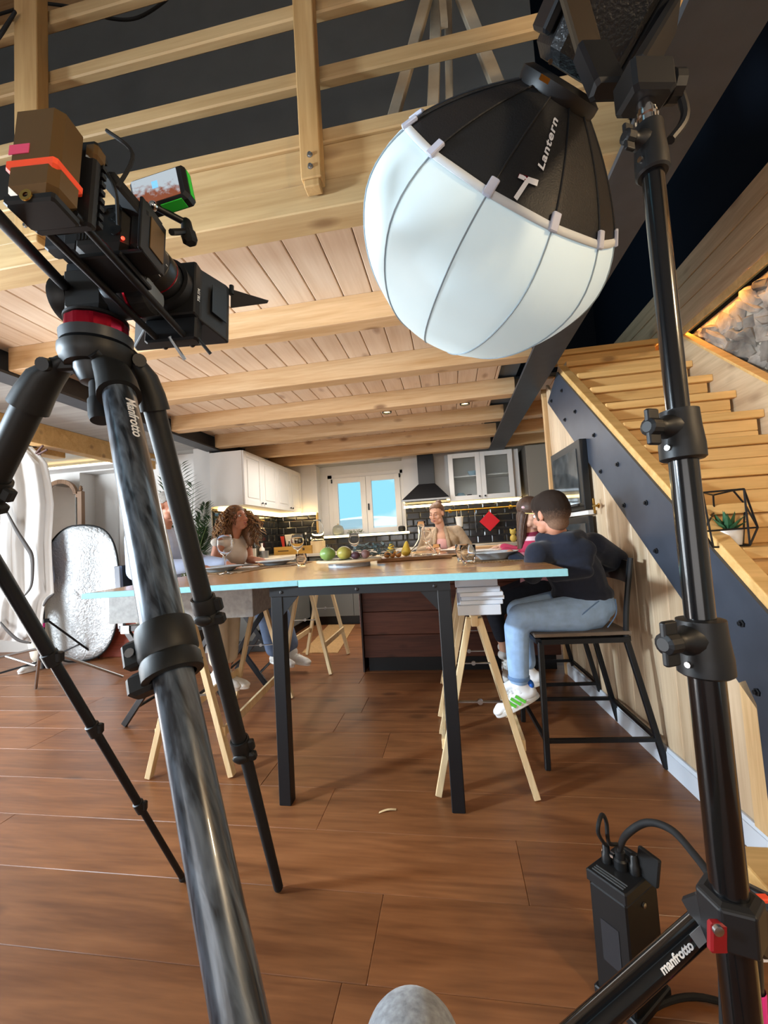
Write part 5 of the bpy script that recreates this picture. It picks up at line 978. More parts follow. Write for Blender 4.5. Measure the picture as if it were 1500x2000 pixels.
ov = thing('built_in_oven', tuple(wp((y0+y1)/2, .95)), 'lower black built-in oven under the shiny glass door', 'oven'); wquad(y0, y1, .86, 1.215, .001, .03).build('frame', BLACKP, ov, bevel=.004); wquad(y0+.05, y1-.05, .90, 1.17, .0305, .035).build('glass', GLS, ov)
tag(wquad(y0-.02, y1+.02, 1.222, 1.248, .001, .035).build('trim_strip', WHITECAB), 'thin white strip between the two wall ovens', 'trim')
hk_ = thing('cupboard_handle', tuple(wp(2.62, 1.32, .02)), 'small brass cupboard handle on the wooden stair wall', 'handle'); hp_ = wall_pt(1163, 988, .02)
MB().lathe([(.016, 0), (.016, .004), (.007, .006), (.007, .024)], hp_-NW*.02, NW, 10, cap=True).build('rose', BRASS, hk_); MB().bar(hp_+NW*.008-Zv*.045, hp_+NW*.008+Zv*.045, .012, .01).bar(hp_+NW*.012-AB*.05, hp_+NW*.012+AB*.0, .012, .01).build('lever', BRASS, hk_)
# ================================================================ TERRARIUM ON STAIR
tc_ = aty(1425, 1058, 1.77); tz = nz+.001; tc_.z = tz
te = thing('geometric_plant_holder', tuple(tc_), 'black wire geometric holder with a succulent in white pot on the stairs', 'plant holder')
tvp = {k: aty(x, y, yy) for k, (x, y, yy) in dict(a=(1372, 962, 1.69), b=(1453, 955, 1.69), c=(1373, 1038, 1.67), d=(1480, 1030, 1.73), e=(1392, 1058, 1.69), f=(1464, 1058, 1.71), a2=(1393, 967, 1.83), b2=(1432, 958, 1.85), c2=(1395, 1000, 1.87), d2=(1455, 985, 1.87), e2=(1412, 1050, 1.79), f2=(1450, 1050, 1.81)).items()}
for k in 'ef': tvp[k].z = tz+.004
for k in ('e2', 'f2'): tvp[k].z = tz+.004
edges = 'a-b a-c b-d c-e d-f e-f a-a2 b-b2 a2-b2 a2-c2 b2-d2 c2-d2 c-c2 d-d2 c2-e2 d2-f2 e2-f2 e-e2 f-f2 a-e b-f c-d'.split()
m = MB()
for e_ in edges: p, q = e_.split('-'); m.tube([tvp[p], tvp[q]], .0035, 6)
m.build('wire_frame', BLACK, te)
pc2 = V((aty(1424, 1050, 1.76).x, 1.76, tz)); MB().lathe([(0, 0.002), (.036, .002), (.045, .065), (.041, .065), (.034, .05), (0, .05)], pc2, Zv, 20).build('pot', CHINA, te, smooth=True)
SUC = plain('succulent_green', '2f5a3c', .45); 
for i in range(13):
    a = i*2.4; el = .5+.9*(i/13); d = V((math.cos(a)*math.cos(el), math.sin(a)*math.cos(el), math.sin(el))); b0 = pc2+Zv*.055; w_ = d.cross(Zv).normalized()*.012; nn_ = w_.cross(d).normalized()*.005
    MB().add([b0, b0+d*.035+w_, b0+d*.085, b0+d*.035-w_, b0+d*.035+nn_, b0+d*.035-nn_], [(0, 1, 4), (1, 2, 4), (2, 3, 4), (3, 0, 4), (1, 0, 5), (2, 1, 5), (3, 2, 5), (0, 3, 5)]).build('leaf', SUC, te)
# ================================================================ TABLE SETTING
TT = .9858
def pos(px, py): p = atz(px, py, TT); return V((p.x, p.y, TT))
GREYC = plain('grey_plate_glaze', 'b9c2ca', .25, spec=.6); MATB = plain('woven_mat_brown', '8c6f4c', .8); MATD = plain('woven_mat_dark', '3d2f25', .8)
def plate(c, r, h, label, mat=CHINA, deep=True):
    pr = [(0, .0), (r*.5, 0), (r*.55, .006), (r*.68, h*.6), (r, h), (r, h+.004), (r*.67, h*.68+.003), (r*.5, .010), (0, .009)] if deep else [(0, 0), (r*.55, 0), (r*.62, .006), (r, h), (r, h+.003), (r*.6, .010), (0, .009)]
    return tag(MB().lathe(pr, c, Zv, 40).build('plate', mat, smooth=True), label, 'plate', 'plates laid on the table')
def mat_(c, w, d, ang, label):
    t = thing('placemat', tuple(c), label, 'placemat', 'slatted placemats on the table'); a = math.radians(ang); X_ = V((math.cos(a), math.sin(a), 0)); Y_ = V((-X_.y, X_.x, 0)); n = 26
    for i in range(n): MB().frame(c+X_*(-w/2+w*(i+.5)/n)+Zv*.0022, (w/n*.36, d/2, .0018), X_, Y_, Zv).build('slat', MATB, t)
    m = MB()
    for k in range(5): m.frame(c+Y_*(-d/2+d*(k+.5)/5)+Zv*.0022, (w/2, .0022, .0021), X_, Y_, Zv)
    m.build('binding', MATD, t); return t
def wineglass(c, h, r, label):
    pr = [(0, 0), (r*.95, .001), (r*.95, .003), (.007, .008), (.0045, .02), (.0042, h*.42), (.008, h*.47), (r*.72, h*.56), (r*1.0, h*.72), (r*.95, h*.86), (r*.78, h), (r*.765, h), (r*.93, h*.86), (r*.97, h*.72), (r*.69, h*.575), (.004, h*.50), (0, h*.498)]
    return tag(MB().lathe(pr, c, Zv, 28).build('wine_glass', GLASS, smooth='all'), label, 'glass', 'wine glasses on the table')
def tumbler(c, h, r, label, facet=True):
    pr = [(0, 0), (r*.72, 0), (r*.78, .01), (r*.98, h*.55), (r, h), (r*.94, h), (r*.92, h*.55), (r*.7, .016), (0, .014)]
    return tag(MB().lathe(pr, c, Zv, 18 if facet else 24, mod=(lambda k, t: 1+.03*(k % 2)*(1 if t < h*.6 else 0)) if facet else None).build('tumbler', GLASS, smooth='all'), label, 'glass', 'water tumblers on the table')
m1 = pos(437, 1114); mat_(V((-1.50, 2.72, TT)), .46, .34, 88, 'slatted placemat under the left plate and nearest wine glass')
plate(V((-1.585, 2.66, TT+.0045)), .155, .032, 'wide grey-white plate beside the nearest wine glass', GREYC)
wineglass(pos(441, 1121), .245, .052, 'large empty wine glass at the left near end of the table')
mat_(V((-1.36, 3.20, TT)), .46, .34, 88, 'slatted placemat in front of the curly-haired woman'); plate(V((-1.41, 3.17, TT+.0045)), .155, .032, 'grey-white plate in front of the curly-haired woman', GREYC)
nap = MB().box(-1.60, -1.47, 2.89, 3.02, TT, TT+.012); tag(nap.build('napkin', plain('white_napkin', 'eef0f2', .8), bevel=.004), 'folded white napkin by the curly-haired woman\'s forearm', 'napkin')
wineglass(V((-1.19, 3.10, TT+.0)), .235, .05, 'wine glass behind a tumbler in front of the kitchen crate'); tumbler(V((-1.10, 2.93, TT)), .088, .04, 'straight tumbler beside the middle wine glass', False)
wineglass(V((-.835, 3.52, TT)), .225, .048, 'wine glass standing behind the plate of fruit')
for (x0, y0, ang, lab) in ((-1.44, 2.50, 75, 'fork lying on the placemat at the nearest wine glass'), (-1.22, 3.02, 75, 'fork lying on the placemat by the straight tumbler')):
    a = math.radians(ang); d = V((math.cos(a), math.sin(a), 0)); k = V((-d.y, d.x, 0)); c = V((x0, y0, TT+.0065)); m = MB().bar(c, c+d*.13, .008, .003); m.bar(c+d*.13, c+d*.15, .018, .003)
    for j in (-1, 0, 1): m.bar(c+d*.15+k*j*.007, c+d*.19+k*j*.007, .003, .002)
    tag(m.build('fork', STEELBR), lab, 'fork')
# fruit board
fbc = V((-.66, 2.62, TT)); fb_ = thing('round_board', tuple(fbc), 'round pale marble and wood board on a small turntable foot carrying fruit', 'board')
MB().lathe([(0, 0), (.135, 0), (.135, .028), (0, .028)], fbc, Zv, 36).build('foot', GREYC, fb_); MB().lathe([(0, .0285), (.205, .0285), (.212, .036), (.208, .046), (0, .046)], fbc, Zv, 48).build('board', plain('board_cream', 'd6c3a2', .4, noise=.08, nscale=12), fb_, smooth=True)
GT = plain('green_fruit', '7d9a54', .35, noise=.15, nscale=12); MG = plain('mango_skin', 'a39a4a', .35, noise=.35, nscale=9); FIG = plain('fig_skin', '4d2f38', .5, noise=.3, nscale=20); OLV = plain('grey_green_leaf', '6d8285', .6, noise=.25, nscale=14); DKL = plain('dark_leaf', '3c4d33', .6)
zb = TT+.0465
def fruit(name, c, r3, mat, label, stalk=None, bumps=0):
    m = MB(); m.ell(c, r3, 22); o = m.build(name, mat, smooth='all')
    if bumps:
        for v in o.data.vertices: a = math.atan2(v.co.y, v.co.x); v.co.x *= 1+bumps*math.cos(5*a); v.co.y *= 1+bumps*math.cos(5*a)
    tag(o, label, 'fruit'); org = o.location
    if stalk:
        m = MB(); m.tube([c+Zv*r3[2]*.92, c+Zv*(r3[2]+.012)+V((.004, 0, 0))], .003, 6); s = m.build('stalk', DKL, o); m = MB()
        for i in range(5): a = i*1.257; d = V((math.cos(a), math.sin(a), .15)); k = V((-d.y, d.x, 0))*.007; b0 = c+Zv*(r3[2]*.97); m.add([b0, b0+d*.018+k, b0+d*.036, b0+d*.018-k], [(0, 1, 2, 3)])
        m.build('leaf', DKL, o)
    return o
fruit('green_tomato', V((-.775, 2.53, zb+.042)), (.050, .050, .042), GT, 'green ribbed tomato with leaves at the left of the fruit board', True, .025)
fruit('mango', V((-.665, 2.52, zb+.042)), (.046, .048, .042), MG, 'yellow-green mango beside the green tomato', False)
fruit('dark_fig', V((-.592, 2.515, zb+.024)), (.028, .028, .024), FIG, 'small dark plum squeezed between the mango and the fig'); fruit('fig', V((-.535, 2.535, zb+.028)), (.028, .028, .028), plain('fig_pale', '7b5a55', .5, noise=.3, nscale=20), 'purple-brown fig at the right of the fruit board')
def leaves(name, c, n, spread, size, mat, label, seed, up=.3):
    r_ = random.Random(seed); m = MB()
    for i in range(n):
        a = r_.uniform(0, 6.28); q = math.sqrt(r_.random()); b0 = c+V((math.cos(a)*spread[0]*q, math.sin(a)*spread[1]*q, r_.uniform(0, spread[2]))); a2 = r_.uniform(0, 6.28); d = V((math.cos(a2), math.sin(a2), r_.uniform(-.1, up))).normalized(); k = d.cross(Zv).normalized()*size*.2; l_ = size*r_.uniform(.7, 1.2)
        m.add([b0, b0+d*l_*.5+k+Zv*.003, b0+d*l_, b0+d*l_*.5-k+Zv*.003, b0+d*l_*.5-Zv*.002], [(0, 1, 4), (1, 2, 4), (2, 3, 4), (3, 0, 4)])
    return tag(m.build(name, mat), label, 'leaves', kind='stuff')
leaves('fig_leaves', fbc+V((.0, -.02, .048)), 26, (.17, .15, .006), .085, DKL, 'dark green leaves spread under the fruit', 1, .05); leaves('sage_sprigs', V((-.50, 2.68, zb+.004)), 130, (.14, .07, .075), .06, OLV, 'grey-green herb sprigs heaped beside the fig', 2, .5)
# wooden board with bread and cheese, decanter
wbc = V((-.28, 2.98, TT)); wb2 = MB().frame(wbc+Zv*.012, (.26, .10, .0118), V((.98, .2, 0)).normalized(), V((-.2, .98, 0)).normalized(), Zv, .004); tag(wb2.build('bread_board', wood('board_walnut', '9a6f48', '74502f', 'X', .2, .5)), 'long brown wooden bread board in the middle of the table', 'board')
CRUST = plain('bread_crust', 'b27a3e', .8, noise=.2, nscale=30, bump=.4); PEAR = plain('yellow_pear', 'c9a53a', .4, noise=.15, nscale=10)
for i, (x, y, s) in enumerate(((-.455, 2.89, .022), (-.415, 2.885, .021), (-.375, 2.89, .022))): tag(blob('bread_slice', [('e', V((x, y, TT+.045)), (s, .034, .020)), ('e', V((x, y+.005, TT+.055)), (s*.9, .025, .016))], CRUST, None, .004, 2), ['left bread slice at the end of the wooden board', 'middle bread slice on the wooden board', 'right bread slice on the wooden board'][i], 'bread', 'bread slices on the wooden board')
for i, (x, y, lab) in enumerate(((-.44, 3.0, 'plump yellow pear on the wooden board behind the bread'), (-.33, 3.0, 'golden pear next to the decanter'))): tag(blob('pear', [('c', V((x, y, TT+.062)), .037, V((x+.004, y, TT+.105)), .02), ('c', V((x+.004, y, TT+.105)), .02, V((x+.006, y, TT+.125)), .012)], PEAR, None, .004, 4), lab, 'fruit')
dc = V((-.21, 2.99, TT+.0243)); tag(MB().lathe([(0, 0), (.095, 0), (.105, .006), (.095, .03), (.05, .085), (.028, .12), (.022, .16), (.024, .205), (.034, .245), (.031, .245), (.021, .205), (.019, .16), (.025, .12), (.047, .085), (.091, .03), (.098, .01), (0, .006)], dc, Zv, 36).build('decanter', GLASS, smooth='all'), 'clear glass wine decanter with a wide base in the middle of the table', 'decanter')
lf_ = MB(); b0 = V((-.05, 3.16, TT)); lf_.add([b0, b0+V((.07, -.03, .012)), b0+V((.17, .0, .002)), b0+V((.08, .035, .008)), b0+V((.08, 0, .0))], [(0, 1, 4), (1, 2, 4), (2, 3, 4), (3, 0, 4)]); tag(lf_.build('single_leaf', plain('olive_leaf', '707a45', .6)), 'single olive-green leaf lying right of the bread board', 'leaf')
wineglass(V((-.215, 3.66, TT)), .225, .048, 'wine glass in front of the woman in the beige cardigan'); tumbler(V((-.135, 3.58, TT)), .088, .037, 'tumbler in front of the woman in the beige cardigan'); plate(V((.02, 3.78, TT)), .135, .028, 'white plate in front of the woman in the beige cardigan')
mat_(V((.27, 2.50, TT)), .42, .32, 5, 'slatted placemat under the bowl-shaped plate in front of the boy'); plate(V((.235, 2.52, TT+.0045)), .145, .042, 'deep pale plate on the placemat in front of the boy', GREYC)
tumbler(V((.085, 2.38, TT)), .100, .044, 'faceted tumbler nearest the camera on the right of the table'); tumbler(V((.062, 2.60, TT)), .100, .044, 'faceted tumbler behind the nearest one')
plate(V((.19, 3.14, TT)), .145, .034, 'deep plate behind the boy\'s plate, before the girl', CHINA); plate(V((.36, 3.30, TT)), .11, .02, 'small flat white plate by the girl\'s sleeve', CHINA, False)
tag(MB().box(-.62, .0, 0, .01, 0, .01).build('x', PINE_X), 'x', 'x') if 0 else None
tb_ = MB().frame(V((.28, 3.95, TT+.020)), (.25, .14, .02), V((1, 0, 0)), V((0, 1, 0)), Zv, .004); tag(tb_.build('chopping_board', PINE_X), 'thick pine chopping board on the island at right', 'board')
# ================================================================ KITCHEN COUNTER ITEMS
CT = 1.0005
def cpos(px, py, y): p = aty(px, py, y); return V((p.x, y, CT))
cr0 = cpos(535, 1080, 5.62); CRW = wood('crate_yellow_wood', 'c0974a', '9a7230', 'X', .2, .6)
xa, xb = aty(535, 1075, 5.62).x, aty(608, 1070, 5.62).x
ct_ = thing('bottle_crate', tuple(V(((xa+xb)/2, 5.7, CT))), 'yellow wooden crate holding bottles on the back counter', 'crate')
for n_, a in (('side', (xa, xb, 5.62, 5.632, CT, CT+.115)), ('side', (xa, xb, 5.80, 5.812, CT, CT+.115)), ('end', (xa, xa+.012, 5.633, 5.799, CT, CT+.115)), ('end', (xb-.012, xb, 5.633, 5.799, CT, CT+.115)), ('base', (xa+.013, xb-.013, 5.633, 5.799, CT, CT+.01))): part(n_, CRW, ct_, *a)
MB().box(xb-.13, xb-.10, 5.617, 5.6195, CT+.05, CT+.085).box(xa+.06, xa+.22, 5.617, 5.6195, CT+.05, CT+.062).build('stamp', plain('stamp_dark', '3a2a18', .7), ct_)
def bottle(c, h, r, mat, label, capm=None, neck=.34):
    t = MB().lathe([(0, 0), (r, 0), (r, h*.55), (r*.9, h*.62), (r*neck, h*.76), (r*neck, h*.97), (r*.0, h*.97)], c, Zv, 14).build('bottle', mat, smooth=True); tag(t, label, 'bottle'); MB().lathe([(r*neck*1.15, h*.9), (r*neck*1.15, h), (0, h)], c, Zv, 12).build('cap', capm or WHITECAB, t); return t
DKG = plain('dark_bottle_glass', '18160f', .1, spec=.7)
for i, (f, h, m_, lab) in enumerate(((.36, .20, DKG, 'short dark bottle with pale cap, left in the crate'), (.55, .19, plain('brown_glass', '3b2616', .12), 'small brown bottle in the middle of the crate'), (.66, .24, DKG, 'dark bottle with white cap in the crate'), (.80, .29, DKG, 'tallest dark bottle, right in the crate'))): bottle(V((xa+(xb-xa)*f, 5.70+.03*(i % 2), CT+.011)), h, .03, m_, lab)
for i, (dx, col, lab, h) in enumerate(((-.0, 'c23a2e', 'red book leaning at the left of the crate', .27), (.055, 'd5cfc4', 'pale rounded cutting board leaning beside the red book', .29))):
    c = V((xa+.03+dx, 5.86+.02*i, CT)); o = MB().loft([[c+V((-.0+.02, 0, 0)), c+V((.03+.08*i, 0, 0)), c+V((.02+.08*i, .0, h)), c+V((-.03, 0, h))], [c+V((.02, .03, 0)), c+V((.03+.08*i, .03, 0)), c+V((.02+.08*i, .03, h)), c+V((-.03, .03, h))]]).build(['red_book', 'cutting_board'][i], plain('bk%d' % i, col, .6), bevel=.01 if i else .002); tag(o, lab, ['book', 'board'][i])
# glass dispenser jar on a wooden block
jp = aty(622, 1080, 5.75); jc = V((jp.x, 5.75, CT)); jb = MB().box(jc.x-.085, jc.x+.085, 5.67, 5.83, CT, CT+.17); tag(jb.build('wooden_block', PINE_PALE, bevel=.003), 'pale wooden block standing under the glass dispenser', 'block')
jt = thing('glass_dispenser', tuple(jc+Zv*.171), 'tall clear glass drinks dispenser jar standing on a wooden block', 'jar'); j0 = jc+Zv*.171
MB().lathe([(0, 0), (.088, 0), (.09, .01), (.09, .20), (.07, .25), (.055, .265), (.055, .285), (.05, .285), (.05, .265), (.065, .247), (.085, .198), (.085, .014), (0, .012)], j0, Zv, 28).build('jar', GLASS, jt, smooth='all'); MB().lathe([(0, .286), (.06, .286), (.06, .305), (0, .308)], j0, Zv, 24).build('lid', STEELBR, jt, smooth=True); MB().tube([j0+V((0, -.09, .03)), j0+V((0, -.125, .03)), j0+V((0, -.125, .01))], .007, 8).build('tap', CHROME, jt)
jr = V((aty(655, 1050, 5.98).x, 6.16, 1.2405)); bj = thing('storage_jar', tuple(jr), 'rounded glass storage jar on the window sill', 'jar'); MB().lathe([(0, 0), (.075, 0), (.088, .03), (.088, .09), (.07, .135), (.03, .155), (0, .158)], jr, Zv, 24).build('jar', plain('jar_frosted', 'c9cec6', .1, trans=.7), bj, smooth='all'); MB().ell(jr+Zv*.165, .014, 10).build('knob', PINE_PALE, bj, smooth=True)
sp_g = leaves('sill_greens', V((-1.45, 6.15, 1.242)), 60, (.13, .05, .05), .05, plain('sage', '7b8568', .7), 'low grey-green plant on the window sill', 5, .8)
tag(MB().lathe([(0, 0), (.045, 0), (.055, .03), (.05, .07), (.03, .08), (0, .08)], (-.72, 6.14, 1.2405), Zv, 18).build('dark_pot', BLACKP, smooth=True), 'dark round pot at the right end of the window sill', 'pot')
for px, y, h, r, m_, lab, nm in ((497, 5.2, .17, .05, plain('dark_jar', '2b2a26', .2), 'dark square bottle with white label behind the woman', 'bottle'), (512, 5.05, .13, .035, WHITECAB, 'white soap bottle by the steel tin', 'bottle'),): bottle(cpos(px, 1080, y), h*1.4, r, m_, lab)
part_ = MB().box(cpos(488, 1080, 5.1).x, cpos(488, 1080, 5.1).x+.09, 5.08, 5.10, CT+.01, CT+.12); tag(part_.build('white_card', WHITECAB), 'white label card standing by the dark bottle on the counter', 'card')
tag(MB().lathe([(0, 0), (.055, 0), (.055, .085), (.052, .085), (.052, .005), (0, .005)], cpos(516, 1088, 4.75), Zv, 24).build('steel_tin', STEELBR, smooth=True), 'round brushed steel tin on the left counter', 'tin')
# hanging rails with utensils
rl2 = thing('utensil_rail', (.55, 6.0, 1.40), 'brass utensil rail on the tiles under the glass cupboard', 'rail')
ra_, rb_2 = aty(868, 1000, 6.0), aty(1010, 987, 6.0); zr_ = (ra_.z+rb_2.z)/2; MB().tube([V((ra_.x, 6.0, zr_)), V((rb_2.x, 6.0, zr_))], .009, 10).build('bar', BRASS, rl2, smooth=True)
for x in (ra_.x+.08, rb_2.x-.08): MB().lathe([(.03, 0), (.03, .008), (.01, .012), (.01, .075)], (x, 6.078, zr_), (0, -1, 0), 16, cap=True).build('bracket', BRASS, rl2, smooth=True)
MB().lathe([(.03, 0), (.034, .03), (.03, .06)], (rb_2.x, 6.0, zr_), (1, 0, 0), 16, cap=True).build('end_cap', CHINA, rl2)
def hang(name, px, pts_fn, mat, label, cat, y=5.985):
    x = aty(px, 1000, y).x; o = pts_fn(x, y); o = o.build(name, mat, bevel=.0); tag(o, label, cat); m = MB().tube(spline([V((x, 6.0, zr_+.011)), V((x, 6.012, zr_)), V((x, y+.004, zr_-.03)), V((x, y, zr_-.05))], 4), .0025, 6); m.build('hook', BRASS, o); return o
hang('hanging_cup', 896, lambda x, y: MB().lathe([(0, zr_-.24-0), (.04, zr_-.24), (.056, zr_-.105), (.062, zr_-.10), (.056, zr_-.095), (.05, zr_-.11), (0, zr_-.235)], (x, y-.03, 0), Zv, 20).tube([(x-.03, y-.03, zr_-.10), (x-.03, y, zr_-.01)], .003, 6).tube([(x+.03, y-.03, zr_-.10), (x+.03, y, zr_-.01)], .003, 6), CHINA, 'white cup hanging from the brass rail beside the woman', 'cup')
hang('spatula', 915, lambda x, y: MB().bar((x, y, zr_-.05), (x, y, zr_-.22), .016, .008).bar((x, y, zr_-.22), (x, y, zr_-.31), .055, .006), BLACKP, 'black spatula hanging beside the white cup', 'utensil')
hang('knife', 927, lambda x, y: MB().bar((x, y, zr_-.05), (x, y, zr_-.16), .02, .012).bar((x, y, zr_-.16), (x+.005, y, zr_-.33), .03, .004), STEELBR, 'steel knife hanging left of the red pot holder', 'knife')
def holder(x, y):
    m = MB(); c = V((x, y, zr_-.185)); s = .105; m.frame(c, (s*.95, .008, s*.95), V((.72, 0, .69)).normalized(), V((0, 1, 0)), V((-.69, 0, .72)).normalized(), .02); return m
hang('pot_holder', 955, holder, plain('red_cotton', 'd3232e', .85, bump=.5, bscale=120), 'red square pot holder hanging on the brass rail', 'pot holder')
zl = 1.50; rl3 = thing('utensil_rail', (-2.6, 5.2, zl), 'brass rail on the left kitchen wall holding utensils', 'rail'); MB().tube([V((-2.585, 4.4, zl)), V((-2.585, 5.5, zl))], .009, 8).build('bar', BRASS, rl3, smooth=True)
for y in (4.5, 5.4): MB().lathe([(.02, 0), (.02, .006), (.008, .008), (.008, .05)], (-2.632, y, zl), (1, 0, 0), 12, cap=True).build('bracket', BRASS, rl3)
hb2 = V((-2.56, 5.0, 1.25)); hp2 = thing('hanging_caddy', tuple(hb2), 'white hanging caddy on the left rail with a wooden spoon', 'caddy'); MB().loft([[hb2+V((x*.8, y*.8, 0)) for x, y in ((-.05, -.06), (.05, -.06), (.05, .06), (-.05, .06))], [hb2+V((x, y, .13)) for x, y in ((-.05, -.07), (.05, -.07), (.05, .07), (-.05, .07))]]).build('box', CHINA, hp2, bevel=.008); MB().tube([hb2+V((0, -.05, .13)), hb2+V((-.02, -.04, .25))], .003, 6).tube([hb2+V((0, .05, .13)), hb2+V((-.02, .04, .25))], .003, 6).build('wire', STEELBR, hp2)
MB().cap2(hb2+V((.0, .05, .10)), hb2+V((.0, .07, .16)), .006, .006).ell(hb2+V((.0, .08, .20)), (.012, .03, .045), 14).build('wooden_spoon', PINE_PALE, hp2, smooth=True)
pn = thing('frying_pan', (-2.6, 4.75, 1.36), 'dark round pan hanging on the left kitchen wall', 'pan'); MB().lathe([(0, 0), (.075, 0), (.095, .03), (.09, .03), (.072, .006), (0, .006)], (-2.61, 4.75, 1.34), (1, 0, 0), 24).build('pan', BLACK, pn, smooth=True); MB().bar((-2.60, 4.75, 1.43), (-2.60, 4.75, 1.51), .016, .01).build('handle', BLACK, pn)
# little yellow figure at the end of the counter
yc = cpos(1003, 1055, 5.75); blobs = [('e', yc+V((0, 0, .05)), (.045, .04, .05)), ('e', yc+V((0, -.01, .13)), (.042, .038, .038)), ('e', yc+V((-.03, 0, .165)), (.014, .01, .016)), ('e', yc+V((.03, 0, .165)), (.014, .01, .016))]
tag(blob('yellow_ornament', blobs, plain('pale_yellow_ceramic', 'd9c063', .3), None, .005, 3), 'small pale yellow ceramic ornament at the right end of the counter', 'ornament')
# ================================================================ PEOPLE
SK1 = plain('skin_light', 'd3a58c', .5, noise=.05, nscale=9, spec=.35); SK2 = plain('skin_warm', 'c2876c', .5, noise=.05, nscale=9, spec=.35)
EYEW = plain('eye_white', 'e6e3de', .25); IRIS = plain('iris_brown', '38271c', .2); LIP = plain('lip', 'a9655c', .45); LIPM = plain('lip_pale', 'b0796a', .5)
def head_frame(C, f, up=(0, 0, 1), roll=0):
    f = V(f).normalized(); u = V(up); u = (u-f*u.dot(f)).normalized(); return V(C), f, u, f.cross(u)
def head_prims(H, s=1.0, neck=None, male=False):
    C, f, u, r = H; P = lambda a, b, c: C+f*(a*s)+r*(b*s)+u*(c*s); R3 = (r, f, u); E = lambda a, b, c, x, y, z: ('e', P(a, b, c), (x*s, y*s, z*s), R3)
    q = [E(-.012, 0, .032, .072, .092, .082), E(.022, 0, -.03, .057, .066, .078), E(.045, 0, -.082, .03 if not male else .036, .03, .026), E(.068, 0, .028, .046, .018, .016),
         ('c', P(.088, 0, .012), .0085*s, P(.107, 0, -.026), .0125*s), E(.088, .012, -.03, .008, .012, .007), E(.088, -.012, -.03, .008, .012, .007), E(.081, 0, -.056, .021, .012, .008), E(.078, 0, -.066, .018, .011, .007)]
    for k in (-1, 1): q += [E(.058, k*.036, -.022, .026, .026, .024), E(-.006, k*.073, -.002, .010, .019, .031), E(.03, k*.044, -.065, .022, .03, .028)]
    if neck is not None: q += [('c', P(-.018, 0, -.07), .047*s, V(neck), .052*s)]
    return q
def face(par, H, s, lip=LIP, brow=None, closed=False, skin=None):
    C, f, u, r = H; P = lambda a, b, c: C+f*(a*s)+r*(b*s)+u*(c*s); R3 = (r, f, u)
    for k in (-1, 1):
        e = MB().ell(P(.0725, k*.030, .009), (.0145*s, .0115*s, .0095*s), 14, R3).build('eye', skin if closed else EYEW, par, smooth='all')
        if closed: MB().tube([P(.082, k*.030-.013, .005), P(.0855, k*.030, .000), P(.082, k*.030+.013, .005)], .0016*s, 6).build('eyelash', IRIS, e)
        else: MB().lathe([(.0058*s, 0), (.005*s, .0012*s), (0, .0016*s)], P(.0832, k*.030, .009), f, 12).build('iris', IRIS, e)
        if brow: MB().tube([P(.083, k*.014, .027), P(.0845, k*.030, .033), P(.076, k*.047, .029)], [.0028*s, .0032*s, .0014*s], 6).build('eyebrow', brow, par)
    MB().ell(P(.0895, 0, -.0545), (.018*s, .006*s, .0042*s), 12, R3).build('upper_lip', lip, par, smooth='all'); MB().ell(P(.0875, 0, -.0635), (.015*s, .006*s, .0048*s), 12, R3).build('lower_lip', lip, par, smooth='all')
def hand_prims(w, d, n, s=1.0, curl=.5, left=False):      # wrist, finger direction, back-of-hand normal
    w = V(w); d = V(d).normalized(); n = V(n); n = (n-d*n.dot(d)).normalized(); k = d.cross(n)*(1 if left else -1); q = [('e', w+d*.045*s, (.040*s, .046*s, .016*s), (k, d, n))]
    for i, (o, l) in enumerate(((.030, .070), (.010, .078), (-.010, .074), (-.029, .058))):
        b = w+d*(.078*s)+k*(o*s); m1 = b+(d*math.cos(curl*.6)-n*math.sin(curl*.6))*l*.5*s+k*o*.12*s; m2 = m1+(d*math.cos(curl*1.6)-n*math.sin(curl*1.6))*l*.5*s; q += [('c', b-d*.02*s, .0092*s, m1, .0085*s), ('c', m1, .0085*s, m2, .007*s)]
    t0 = w+d*.025*s+k*.028*s; t1 = t0+(d*.7+k*.75-n*.25).normalized()*.04*s; t2 = t1+(d*.9+k*.25-n*.3).normalized()*.032*s; return q+[('c', t0, .013*s, t1, .0105*s), ('c', t1, .0105*s, t2, .0085*s)]
def limb(*pr):                                            # chain of (point, radius)
    return [('c', V(pr[i][0]), pr[i][1], V(pr[i+1][0]), pr[i+1][1]) for i in range(len(pr)-1)]
SOLE = plain('white_sole', 'e3e3e0', .6); SNEAK = plain('white_sneaker', 'd9d8d4', .6, noise=.05, nscale=30)
def shoe(par, ank, d, L_=.25, mat=SNEAK, up=(0, 0, 1), name='sneaker', lace=True):
    d = V(d).normalized(); u = V(up); u = (u-d*u.dot(d)).normalized(); k = d.cross(u); a = V(ank); g = a-u*.085; s = L_/.25; R3 = (k, d, u)
    o = blob(name, [('c', g-d*.035*s+u*.038, .036*s, g+d*.06*s+u*.036, .040*s), ('c', g+d*.06*s+u*.036, .038*s, g+d*.145*s+u*.026, .032*s), ('c', g-d*.02*s+u*.05, .036*s, a+u*.01, .038*s), ('e', g+d*.155*s+u*.024, (.036*s, .036*s, .022*s), R3)], mat, par, .005, 4)
    ring = lambda z, e: [g+d*(.058+(.128+e)*math.cos(t))*s+k*((.040+e+.005*math.cos(t))*math.sin(t))*s+u*z for t in [2*math.pi*i/28 for i in range(28)]]
    MB().loft([ring(-.004, -.004), ring(0, 0), ring(.02, 0), ring(.024, -.006)]).build('sole', SOLE, o, smooth=True)
    if lace:
        m = MB()
        for j in range(4): c = g+d*(.03+.024*j)*s+u*(.083-.009*j)*1.0; m.tube([c-k*.022*s, c+u*.006, c+k*.022*s], .003, 6)
        m.build('laces', SOLE, o)
    return o
